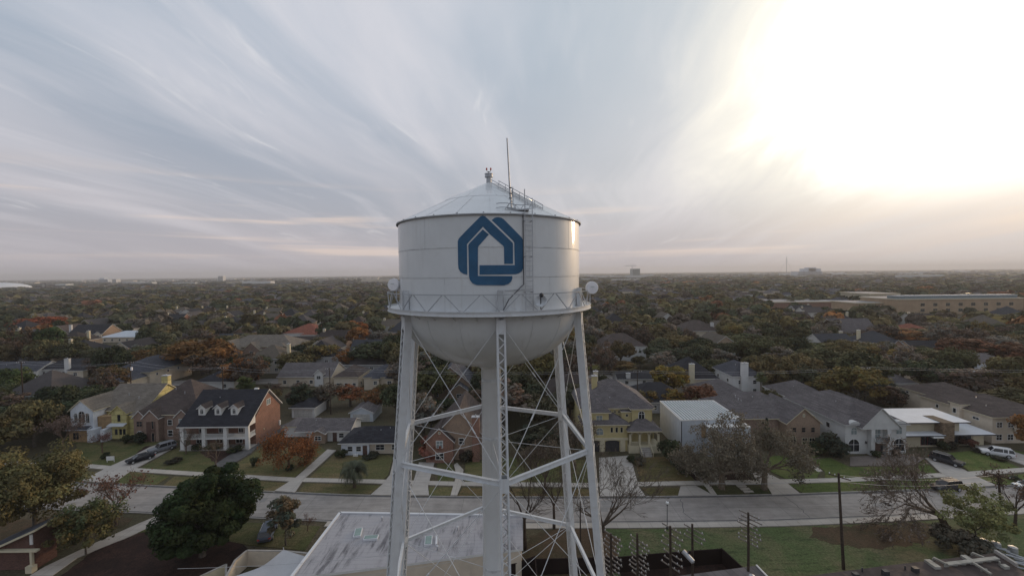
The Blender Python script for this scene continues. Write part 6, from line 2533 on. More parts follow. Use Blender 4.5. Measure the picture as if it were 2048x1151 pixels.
MT['insul'] = mat('grey_porcelain', (.42, .42, .44), .35, .15, 3.0)
MT['armwood'] = mat('weathered_arm_wood', (.16, .142, .125), .9, .25, 3.0)
practice_pole('leftmost practice pole with a dense ladder of arms beside the right tower leg', 1222, 1066, 46.5, 10, .3, .55)
practice_pole('practice pole crowded with white insulators on its upper arms', 1275, 1066, 46.0, 9, .9, .5)
practice_pole('practice pole with widely spaced arms left of the white drum', 1341, 1051, 47.0, 7, .35, .75)
practice_pole('practice pole with three arms and a white drum at its middle', 1385, 1047, 48.5, 3, .7, .62, dark=True)
practice_pole('tall black practice pole with white insulators standing alone in the grass', 1497, 1024, 50.4, 8, .35, .5)
q = aty(1374, 1105, 48.0)
t = thing('white_drum', 'white oblong drum slung on the practice pole', 'drum', (q.x, q.y - .3, q.z - .2))
b = MB()
b.tube((-.38, .5, .3), (.38, -.5, -.3), .27, .27, 14)
b.tube((.38, -.5, -.3), (.44, -.58, -.35), .18, .05, 12)
b.build('drum', MT['metal'], t)
b = MB()
b.bar((0, 0, .3), (.2, .3, .5), .06, .06)
b.build('hanger', MT['darkmetal'], t)

# ------------------------------------------------------------------ low buildings, fences and the sail in front
def flat_building(name, label, roofpx, z, wallm, roofm, trim='white', par=.22, cat='building'):
    pts = [at(x, y, z) for x, y in roofpx]
    h = House(name, label, 0, 0, cat=cat)
    poly = [(p.x, p.y) for p in pts]
    n = len(poly)
    c = (sum(p[0] for p in poly)/n, sum(p[1] for p in poly)/n)
    inn = [(c[0] + (p[0] - c[0])*.985, c[1] + (p[1] - c[1])*.985) for p in poly]
    h.W(wallm).prism(inn, -.1, z - .02)
    b = MB()
    b.prism(poly, z - .3, z, 1, 0)
    b.build('roof', [MT[roofm], MT[trim]], h.root)
    return h, pts


# stained white membrane roof with streaks and ribs
m = bpy.data.materials.new('stained_membrane')
m.use_nodes = True
T = NT(m.node_tree)
tc = T.n('ShaderNodeTexCoord')
mp = T.n('ShaderNodeMapping')
T.l(tc.outputs['Object'], mp.inputs[0])
mp.inputs['Rotation'].default_value = (0, 0, math.radians(22))
mp.inputs['Scale'].default_value = (1.5, .22, 1)
s1 = T.noise(mp.outputs[0], 1.1, 6.0, .68, .4)
s2 = T.noise(tc.outputs['Object'], .22, 5.0, .6, .5)
wv = T.n('ShaderNodeTexWave', wave_type='BANDS', bands_direction='Y')
T.l(tc.outputs['Object'], wv.inputs['Vector'])
wv.inputs['Scale'].default_value = .42
wv.inputs['Distortion'].default_value = .6
k = T.math('MULTIPLY', T.smooth(s1, .44, .66), T.smooth(s2, .38, .62))
c = T.mix(k, (.34, .33, .345, 1), (.11, .105, .115, 1))
c = T.mix(T.math('MULTIPLY', T.smooth(wv.outputs['Fac'], .9, 1.0), .35), c, (.22, .21, .22, 1))
c = T.mix(T.math('MULTIPLY', T.smooth(T.noise(tc.outputs['Object'], 3.0, 5.0, .7), .5, .7), .25), c, (.26, .25, .26, 1))
bs = T.n('ShaderNodeBsdfPrincipled')
T.l(c, bs.inputs['Base Color'])
bs.inputs['Roughness'].default_value = .75
oo = T.n('ShaderNodeOutputMaterial')
T.l(bs.outputs[0], oo.inputs[0])
MT['flatroof'] = m
h, pts = flat_building('flat_roofed_building', 'low building with stained white flat roof and skylights behind the tower', [(680, 1025), (1046, 1031), (1046, 1096), (962, 1107), (801, 1128), (629, 1149), (580, 1157)], 4.2, 'creamstucco', 'flatroof', 'white')
for a, c_ in ((0, 1), (0, 6)):
    b = MB()
    b.bar(pts[a] + Vector((0, 0, .08)), pts[c_] + Vector((0, 0, .08)), .35, .16)
    b.build('parapet', MT['whitemembrane'], h.root)
for (x, y, w_, d_, rz) in ((716, 1065, 1.0, 1.9, .2), (742, 1075, 1.9, .9, .1), (857, 1081, 1.0, 1.9, .15), (873, 1080, .25, 1.9, .15)):
    q = at(x, y, 4.3)
    b = MB()
    b.box(-w_/2, w_/2, -d_/2, d_/2, -.1, .22)
    o = b.build('skylight', MT['whitemembrane'], h.root, (q.x, q.y, 4.25), rz)
    if w_ > .5:
        b = MB()
        b.box(-w_/2 + .1, w_/2 - .1, -d_/2 + .1, d_/2 - .1, .22, .25)
        b.build('pane', MT['greenglass'], o)
for (x, y) in ((875, 1099), (1000, 1088), (915, 1060), (764, 1040)):
    q = at(x, y, 4.2)
    b = MB()
    b.tube((q.x, q.y, 4.2), (q.x, q.y, 4.7), .10, None, 8)
    b.tube((q.x, q.y, 4.7), (q.x, q.y, 4.78), .2, .16, 8)
    b.build('roof_vent', MT['metal'], h.root)
for (a, c_, f0, f1, gl) in ((4, 3, .12, .42, 'glass'), (4, 3, .62, .98, 'greenglass'), (3, 2, .1, .9, 'greenglass'), (5, 4, .3, .7, 'glass')):
    p, q = Vector((pts[a].x, pts[a].y, 0)), Vector((pts[c_].x, pts[c_].y, 0))
    d = (q - p)
    nrm = Vector((d.y, -d.x, 0)).normalized()
    m0, m1 = p.lerp(q, f0), p.lerp(q, f1)
    w_ = (m1 - m0).length
    ctr = (m0 + m1)/2 - nrm*.16
    fa, pa = win_meshes(round(w_, 2), 2.3, 'cross' if gl == 'glass' else 'plainwide', gl, 'white')
    o = link('window', fa, h.root, (ctr.x, ctr.y, 1.1), math.atan2(d.y, d.x))
    link('pane', pa, o)
h.done()
q = at(1020, 1042, 4.0)

# shade sail between poles
A, B_, C_, D2 = at(567, 1098, 4.6), at(612, 1112, 3.6), at(560, 1200, 3.0), at(448, 1158, 3.4)
t = thing('shade_sail', 'white fabric shade sail stretched beside the flat roofed building', 'shade sail', (A.x, A.y, 0))
n = 12
V, F = [], []
for i in range(n + 1):
    for j in range(n + 1):
        u, v_ = i/n, j/n
        p = A.lerp(B_, u).lerp(D2.lerp(C_, u), v_)
        pull = .16*4*v_*(1 - v_)*(1 - u)
        ctr = (A + B_ + C_ + D2)/4
        p = p.lerp(ctr, pull*2.2)
        p.z -= .5*math.sin(PI*u)*math.sin(PI*v_)
        V.append((p.x - A.x, p.y - A.y, p.z))
for i in range(n):
    for j in range(n):
        a = i*(n + 1) + j
        F.append((a, a + n + 1, a + n + 2, a + 1))
b = MB()
b.add(V, F)
b.build('fabric', MT['sail'], t, smooth=True)
for p in (A, D2):
    b = MB()
    b.tube((p.x - A.x, p.y - A.y, 0), (p.x - A.x, p.y - A.y, p.z + .25), .07, .06, 8)
    b.build('sail_post', MT['metal'], t)


def fence(name, label, pix, zt, m, cap=None, posts=0):
    pts = [at(x, y, zt) for x, y in pix]
    t = thing(name, label, 'fence' if 'fence' in name else 'wall', (pts[0].x, pts[0].y, 0))
    o = pts[0].copy()
    b, k = MB(), MB()
    for p, q in zip(pts, pts[1:]):
        b.bar((p.x - o.x, p.y - o.y, zt/2), (q.x - o.x, q.y - o.y, zt/2), .07 if posts else .18, zt)
        k.bar((p.x - o.x, p.y - o.y, zt + .04), (q.x - o.x, q.y - o.y, zt + .04), .16 if posts else .26, .08)
    b.build('panel', MT[m], t)
    k.build('top_rail', MT[cap or m], t)
    if posts:
        for p, q in zip(pts, pts[1:]):
            L = (q - p).length
            for i in range(int(L/2.4) + 1):
                r_ = p.lerp(q, min(1, i*2.4/L))
                b = MB()
                b.box(r_.x - o.x - .06, r_.x - o.x + .06, r_.y - o.y + .04, r_.y - o.y + .14, 0, zt + .1)
                b.build('post', MT[m], t)
    return t


fence('courtyard_wall', 'pale block courtyard wall beside the shade sail', [(618, 1106), (566, 1101), (494, 1100), (470, 1120), (448, 1160)], 2.2, 'creamstucco', 'kerb')
fence('garden_wall', 'low cream garden wall under the big dark evergreen', [(400, 1152), (452, 1128), (452, 1170)], 1.6, 'creamtrim', 'kerb')
fence('board_fence', 'dark board fence closing off the pole yard', [(1060, 1118), (1238, 1114), (1300, 1108), (1444, 1097), (1485, 1134), (1500, 1160)], 2.1, 'fence', posts=1)
fence('board_fence', 'dark board fence in front of the leaning tree trunks', [(1019, 1130), (1070, 1112), (1075, 1160)], 2.3, 'fence', posts=1)

MT['darkroof'] = mat('dark_tar_roof', (.060, .046, .044), .85, .3, .8, stain=((.125, .088, .072), .45, .8))
h, pts = flat_building('tar_roofed_shed', 'grey roofed shed corner with a white gutter below the practice poles', [(1300, 1158), (1512, 1130), (1560, 1180), (1300, 1215)], 3.4, 'tanbrick', 'roof_grey', 'kerb')
b = MB()
b.bar(pts[1] + Vector((.05, 0, .06)), pts[2] + Vector((.05, 0, .06)), .16, .16)
b.build('gutter', MT['white'], h.root)
q = at(1504, 1156, 3.5)
b = MB()
b.lathe([(.28, 3.4), (.30, 3.7), (.36, 3.72), (.30, 3.9), (.05, 4.0)], 14, (q.x, q.y, 0))
b.build('turbine_vent', MT['metal'], h.root)
h.done()
h, pts = flat_building('dark_roofed_building', 'dark flat roofed building with pale ducts at the bottom right corner', [(1560, 1158), (1780, 1129), (1988, 1105), (2030, 1130), (2110, 1185), (1640, 1225)], 4.0, 'redbrick', 'darkroof', 'kerb')
MT['duct'] = mat('dull_duct_paint', (.29, .28, .25), .7, .25, 1.2)
def onroof(x, y, z=4.1):
    q = at(x, y, z)
    return Vector((q.x, q.y, z))
for (a, c_, w_, hh, mm) in (((1867, 1118), (1893, 1131), .24, .2, 'duct'), ((1893, 1131), (1995, 1119), .5, .16, 'duct'), ((1944, 1108), (1968, 1118), .22, .2, 'duct'), ((1943, 1126), (1982, 1151), .26, .2, 'duct')):
    b = MB()
    p, q = onroof(*a), onroof(*c_)
    b.bar(p + Vector((0, 0, .25)), q + Vector((0, 0, .25)), w_, hh)
    L = (q - p).length
    for i in range(int(L/1.2) + 1):
        r_ = p.lerp(q, i*1.2/L)
        b.box(r_.x - w_*.55, r_.x + w_*.55, r_.y - .05, r_.y + .05, 4.0, 4.3)
    b.build('roof_duct', MT[mm], h.root)
for (x, y) in ((1865, 1128), (1938, 1119)):
    q = onroof(x, y)
    b = MB()
    b.box(q.x - .35, q.x + .35, q.y - .7, q.y + .7, 4.0, 4.3)
    b.build('roof_hatch', MT['duct'], h.root)
rnd = random.Random(15)
for i in range(9):
    q = onroof(rnd.uniform(1700, 2010), rnd.uniform(1128, 1150))
    b = MB()
    if i % 2:
        b.box(q.x - .3, q.x + .3, q.y - .25, q.y + .25, 4.0, 4.0 + rnd.uniform(.2, .6))
    else:
        b.tube((q.x, q.y, 4), (q.x, q.y, 4.5), .09, None, 8)
    b.build('roof_fitting', MT[rnd.choice(('darkmetal', 'darkmetal', 'duct'))], h.root)
b = MB()
p, q = onroof(1990, 1104), onroof(2034, 1132)
b.bar(p + Vector((0, 0, .2)), q + Vector((0, 0, .2)), .3, .4)
b.build('parapet', MT['kerb'], h.root)
h.done()
rnd = random.Random(5)
q = at(2030, 1125, 1.0)
t = thing('scrap_pile', 'heap of pale pipes and drums beside the dark roofed building', 'pile', (q.x, q.y + 1.5, 0))
for i in range(14):
    b = MB()
    p = Vector((rnd.uniform(-2, 3), rnd.uniform(-2, 2.5), .3 + .22*(i % 5)))
    d = Vector((rnd.uniform(.4, 1), rnd.uniform(-1, -.3), rnd.uniform(-.05, .12)))*1.6
    b.tube(p - d, p + d, .13, None, 8)
    b.build('pipe', MT['metal'], t)
for x, y in ((2.2, 2.6), (3.4, 1.6), (1.2, 3.2)):
    b = MB()
    b.lathe([(.02, 0), (.5, .02), (.52, .6), (.48, 1.1), (.02, 1.2)], 16, (x, y, 0))
    b.build('drum', MT['metal'], t)

# corner of the brick house at the bottom left
q = at(72, 1140)
h = House('corner_house', 'brick house corner with dark roof and white post at the bottom left', q.x, q.y)
h.W('darkbrick').add([(-12, .2, -.1), (-.3, .2, -.1), (-.3, .2, 5.6), (-12, .2, .4), (-12, 3, -.1), (-.3, 3, -.1), (-.3, 3, 5.6), (-12, 3, .4)],
                     [(0, 1, 2, 3), (5, 4, 7, 6), (1, 5, 6, 2), (3, 2, 6, 7), (4, 0, 3, 7)])
rr = h.Rf(('roof_slate', 'creamtrim'))
rr.add([(-12.5, -.35, .25), (.5, -.35, 5.95), (.2, 4.6, 5.95), (-12.5, 7.5, .25)], [(0, 1, 2, 3)], 0)
rr.add([(-12.5, -.36, -.05), (.5, -.36, 5.65), (.5, -.36, 5.94), (-12.5, -.36, .24), (.2, 4.6, 5.65), (.2, 4.6, 5.94), (-12.5, 7.5, -.05)], [(0, 1, 2, 3), (1, 4, 5, 2), (0, 6, 4, 1)], 1)
h.boxpart('eave_beam', 'creamtrim', -16, .5, -.3, .18, 2.75, 3.0)
h.boxpart('corner_post', 'creamtrim', -.45, -.15, -.3, .0, 0, 2.75)
h.boxpart('post_base', 'creamtrim', -.8, .1, -.6, .1, 0, .9)
h.boxpart('corner_board', 'white', -.75, -.4, .05, .19, 3.6, 5.0)
h.done()
OCC.append((q.x - 17, q.x + 2, q.y - 2, q.y + 8))
# yard sign in front of the unfinished house
q = at(221, 924)
t = thing('yard_sign', 'small white yard sign on the lawn before the unfinished house', 'sign', (q.x, q.y, 0), .1)
b = MB()
b.box(-.8, .8, -.03, .03, .45, 1.35)
b.build('board', MT['white'], t)
for s in (-1, 1):
    b = MB()
    b.box(s*.7 - .05, s*.7 + .05, .035, .1, 0, 1.3)
    b.build('post', MT['white'], t)

# ------------------------------------------------------------------ trees and shrubs one can tell apart
TREES = []


def ground(px, py):
    q = at(px, py)
    return (q.x, q.y, 0)


# big dark evergreen in the foreground
q = ground(405, 1112)
cm = crown_mesh('evergreen_crown', 35, 14.6, 11.2, .4, 120, 52000, .27, flat=1.0, lobes=10, inner=.4, cr=.18, hue=.16)
make_tree('evergreen_tree', 'big dense dark evergreen tree in the left foreground', 'tree', cm, trunk_mesh(12, 4.5, .35, 7, 5), (q[0], q[1]), (.032, .046, .016))
# autumn tree at the left edge
q = ground(72, 1075)
cm = crown_mesh('autumn_crown', 13, 18, 11.5, 3.0, 150, 26000, .25, flat=.75, lobes=10, inner=.2, cr=.17, hue=.13)
make_tree('autumn_tree', 'tall olive and orange autumn tree at the left edge', 'tree', cm, trunk_mesh(14, 6, .30, 7, 5), (q[0], q[1]), (.138, .122, .052))
q = ground(172, 1108)
cm = crown_mesh('autumn_crown', 15, 9.5, 7.0, 1.0, 80, 7000, .22, flat=.8, lobes=8, inner=.2, cr=.2, hue=.25)
make_tree('young_tree', 'thin olive tree beside the footpath at the lower left', 'tree', cm, trunk_mesh(16, 3.4, .10, 6, 2.6), (q[0], q[1]), (.110, .104, .044))
make_bare('bare_tree', 'nearly bare tree with a few red leaves over the left road end', ground(232, 1050), BARES[1], .4, .95, (1.0, .85, .8), (0.151, 0.071, 0.049), sprn=700)
q = ground(572, 1090)
cm = crown_mesh('grey_crown', 17, 5.2, 6.8, 1.0, 44, 4200, .26, flat=1.1, lobes=6, inner=.25, cr=.24, hue=.3)
make_tree('small_tree', 'small grey green tree with rusty leaves beside the flat roofed building', 'tree', cm, trunk_mesh(18, 3, .12, 6, 1.8), (q[0], q[1]), (0.122, 0.108, 0.071))
q = ground(615, 1062)
make_bare('shrub', 'low twiggy rust shrub at the roadside left of the flat roof', (q[0], q[1]), BARES[2], .4, .28, (1.2, .8, .7), (0.180, 0.079, 0.049), sprn=300)
# front gardens
om = bare_mesh(421, 1.5, .20, 4, .95, .1, 2.6, [(.9, .2, .6), (-.9, .2, .6), (.3, -.8, .6), (-.4, -.6, .7), (.2, .9, .6), (0, .1, 1)], (3, 4), .014)
make_bare('orange_tree', 'rust orange tree on the lawn right of the colonial house', ground(577, 934), om, .4, 1.02, (1.0, .8, .7), (.235, .092, .034), sprn=5200)
fm, ft = pindo_meshes(5, 3.0, 3.1, 90)
make_tree('palm_tree', 'short feathery palm on the lawn left of the tower', 'palm', fm, ft, ground(709, 975), (0.093, 0.102, 0.067), bark=(.9, .8, .7))
fp, fpt = fan_palm_meshes(6, 8.5)
q = at(488, 776)
make_tree('fan_palm', 'left trunk of the two tall fan palms behind the colonial house', 'palm', fp, fpt, (aty(486, 770, 118).x, 118, 0), (0.093, 0.115, 0.049), 0, 1.18, bark=(1.6, 1.3, 1.0))
make_tree('fan_palm', 'right trunk of the two tall fan palms behind the colonial house', 'palm', fp, fpt, (aty(497, 770, 119).x, 119, 0), (0.086, 0.108, 0.049), 2, 1.12, bark=(1.6, 1.3, 1.0))
make_tree('fan_palm', 'round headed fan palm in front of the tall white chimney', 'palm', fp, fpt, (aty(1522, 770, 124).x, 124, 0), (0.115, 0.129, 0.058), 1, 1.0, bark=(1.2, 1, .8))
make_bare('bare_tree', 'small bare tree before the white columns of the colonial house', ground(432, 934), BARES[0], .7, .60, (1.5, 1.35, 1.2), (0.151, 0.115, 0.086), sprn=120)
make_bare('bare_tree', 'bare reddish tree before the pinkish brick house', ground(372, 908), BARES[2], 1.7, .62, (1.2, 1.0, .95), (0.137, 0.096, 0.071), sprn=350)
make_bare('red_shrub', 'low bare red shrub before the unfinished house', ground(205, 905), BARES[1], 2.7, .50, (1.2, .8, .75), (0.158, 0.071, 0.057), sprn=900)
make_bare('bare_tree', 'pale bare tree left of the unfinished house', ground(128, 905), BARES[1], 1.0, .95, (1.5, 1.2, 1.1), (0.180, 0.129, 0.108), sprn=1100)
# mossy oaks in front of the wrapped building
mo1 = bare_mesh(401, 2.8, .50, 4, .95, .15, 4.3, [(.9, .2, .5), (-.9, .2, .55), (.4, -.8, .5), (-.5, -.7, .5), (.1, .9, .6), (0, .1, 1)], (3, 4), .016)
mo2 = bare_mesh(402, 3.4, .46, 4, .85, .3, 3.9, [(.8, .2, .8), (-.8, .3, .8), (.3, -.8, .6), (-.4, -.6, .7), (.1, .9, .7), (0, .1, 1.2)], (3, 4), .016)
make_bare('mossy_oak', 'wide spreading grey oak before the wrapped building', ground(1443, 977), mo1, .2, 1.0, (1.6, 1.45, 1.3), (.165, .142, .105), sprn=12000)
make_bare('mossy_oak', 'taller grey oak between the wrapped building and the tan brick house', ground(1528, 978), mo2, 1.2, 1.02, (1.6, 1.45, 1.3), (.145, .128, .095), sprn=10000)
# bare trees round the tower
bt1 = bare_mesh(411, 1.0, .34, 5, .62, .45, 5.2, [(.5, .2, 1), (-.35, .2, 1.1), (.75, -.3, .8), (.1, .3, 1.2), (.9, .1, .55), (-.6, -.2, .9)], (3, 3), .022)
make_bare('bare_tree', 'many stemmed bare tree right of the tower leg beside the street', ground(1207, 1062), bt1, 0, .92, (.95, .86, .78))
bt2 = bare_mesh(412, 4.2, .24, 4, .6, .6, 4.0, [(.5, .1, 1), (-.4, .2, 1), (.1, -.4, 1)], (3, 4), .014)
make_bare('bare_tree', 'bare tree with a thick dark trunk just right of the riser', ground(1051, 1098), bt2, .5, 1.05, (.5, .42, .38))
make_bare('bare_tree', 'slim bare tree behind the rear right tower leg', ground(1108, 1056), bt2, 2.1, .85, (.6, .52, .48))
make_bare('bare_tree', 'bare tree on the verge seen between riser and rear leg', ground(1090, 985), BARES[0], .3, 1.0, (.8, .7, .65), (0.129, 0.105, 0.079), sprn=900)
make_bare('bare_tree', 'grey bare tree beside the yellow house drive', ground(1150, 940), BARES[1], 1.3, 1.15, (1.0, .9, .8), (0.129, 0.102, 0.079), sprn=1300)
bt3 = bare_mesh(413, 2.8, .46, 5, .62, .0, 5.2, [(-1.3, .3, .50), (-1.1, -.3, .70), (-.75, .3, 1.0), (-1.3, .8, .30)], (3, 4), .022, lean=(-1.7, 0))
make_bare('leaning_bare_tree', 'large bare tree leaning left over the street at the right', ground(1900, 1066), bt3, 0, 1.0, (1.25, 1.1, 1.0), (.18, .15, .13), sprn=1300)
q = ground(1950, 1085)
cm = crown_mesh('lime_crown', 21, 9.5, 7.6, .5, 80, 5200, .22, flat=.9, lobes=9, inner=.15, cr=.17, hue=.07)
make_tree('lime_shrub', 'yellow green bushy tree at the lower right', 'tree', cm, trunk_mesh(22, 2, .14, 7, 2.6), (q[0], q[1]), (.200, .208, .088))
q = ground(1925, 1110)
cm = crown_mesh('dark_crown', 23, 8, 3.6, .1, 40, 4200, .28, flat=.6, lobes=6, inner=.2, cr=.24)
make_tree('dark_shrub', 'brownish undergrowth bush below the leaning bare tree', 'bush', cm, SHRUBT, (q[0], q[1]), (.105, .094, .070))
make_bare('bare_tree', 'twiggy dark tree behind the roadside pole at the right edge', ground(2030, 1052), BARES[2], .3, .9, (.6, .5, .45), (0.129, 0.086, 0.064), sprn=1200)
q = ground(2052, 905)
make_tree('orange_tree', 'orange tree at the right edge beside the white estate car', 'tree', ROUNDS[1], OAKT[0], (q[0] + 1, q[1]), (0.253, 0.115, 0.038), 1, .85)
# shrubs and small trees by the houses
def shrub(label, px, py, sc, col, k=0, name='shrub', cat='shrub', cm=None, sz=None):
    q = ground(px, py)
    return make_tree(name, label, cat, cm or SHRUBS[k % 3], SHRUBT, q, col, px*.7, sc, sz)


shrub('tall dark shrub between yellow house and wrapped building', 1340, 923, 2.2, DKGREEN, 0, sz=2.9)
shrub('dark bush beside the yellow house porch steps', 1262, 925, .9, DKGREEN, 1)
shrub('grey bush before the yellow house porch', 1281, 930, 1.0, (0.093, 0.086, 0.064), 2)
shrub('dark hedge left of the garden path by the wrapped building', 1372, 945, 2.0, (0.055, 0.061, 0.038), 1)
shrub('dark bush under the wide grey oak', 1408, 958, 1.7, (0.049, 0.055, 0.038), 2)
shrub('round dark bush before the tan brick house', 1628, 908, 1.7, DKGREEN, 0)
shrub('wide dark bush left of the grey stucco house', 1662, 910, 2.6, (0.058, 0.064, 0.044), 1)
shrub('red leaved bush at the corner of the grey stucco house', 1652, 892, 1.3, (0.115, 0.057, 0.044), 2)
shrub('dark clipped bush at the grey stucco house door', 1752, 914, .9, DKGREEN, 0)
shrub('low bush under the right arched window', 1790, 912, .8, (0.079, 0.057, 0.042), 1)
shrub('dark bush by the stone fin of the modern house', 1886, 898, 1.0, DKGREEN, 1)
shrub('dark round bush at the modern house entrance', 1906, 899, 1.0, (0.058, 0.049, 0.035), 2)
shrub('red berry bush at the modern house entrance', 1938, 893, 1.2, (0.129, 0.058, 0.044), 0)
shrub('large dark bush beside the long cream house', 2005, 878, 2.4, (0.064, 0.067, 0.041), 1)
shrub('low clipped hedge at the left of the colonial porch', 398, 898, 1.5, DKGREEN, 0, sz=.8)
shrub('low clipped hedge in the middle of the colonial porch', 425, 899, 1.5, DKGREEN, 1, sz=.8)
shrub('low clipped hedge at the right of the colonial porch', 470, 904, 1.5, DKGREEN, 2, sz=.8)
shrub('small dark bush on the lawn right of the asphalt drive', 510, 932, .9, (0.058, 0.071, 0.038), 0, sz=1.3)
shrub('dark bush round on the lawn before the colonial house', 350, 925, 1.3, (0.055, 0.049, 0.035), 1, sz=.6)
shrub('small dark bush under the rust orange tree', 580, 941, .7, DKGREEN, 2)
shrub('dark bush beside the unfinished house wall', 258, 885, 1.3, DKGREEN, 0)
shrub('dark bush before the pinkish brick house corner', 280, 886, 1.4, (0.047, 0.055, 0.032), 1)
shrub('low dark bush on the lawn beside the yard sign', 212, 917, .8, DKGREEN, 2)
shrub('dark bush at the low dark house corner', 683, 914, 1.1, DKGREEN, 0)
shrub('flower bed bush at the low dark house', 745, 914, 1.6, (0.058, 0.058, 0.038), 1, sz=.6)
shrub('rusty red bush before the steep brick house', 868, 915, 3.0, (0.173, 0.067, 0.047), 2, sz=2.6)
shrub('dark bush right of the steep brick house', 935, 922, 1.5, (0.057, 0.049, 0.035), 0)
shrub('bush on the curb island with grey stones', 2030, 962, .8, (0.079, 0.086, 0.057), 1, sz=.6)
shrub('low hedge along the white estate car drive', 1958, 905, 1.1, (0.064, 0.057, 0.042), 2, sz=.6)
shrub('low dark hedge below the bright lawn edge', 2000, 921, 1.1, (0.061, 0.058, 0.041), 0, sz=.6)
q = ground(1533, 898)
make_tree('conifer', 'small dark conifer before the tan brick house', 'conifer', CONES[0], SHRUBT, q, (0.035, 0.049, 0.032), .3, .78)

# named trees further back: (label, crown px centre, crown top, depth, width m, colour, kind)
def back_tree(label, px, ptop, y, w, col, kind='oak', name='tree', seed=0, hz=None):
    top = aty(px, ptop, y).z
    x = aty(px, ptop, y).x
    if kind == 'oak':
        c, ht, base = OAKS[seed % 5], 9.0, 10.0
    elif kind == 'round':
        c, ht, base = ROUNDS[seed % 4], 9.6, 8.0
    elif kind == 'cone':
        c, ht, base = CONES[seed % 2], 9.0, 4.0
    else:
        c, ht, base = LOOSE[seed % 3], 9.2, 9.0
    t = make_tree(name, label, 'tree', c, OAKT[seed % 3], (x, y, 0), col, seed*1.3, w/base, top/ht)
    OCC_T.append((x, y, w/2))
    return t


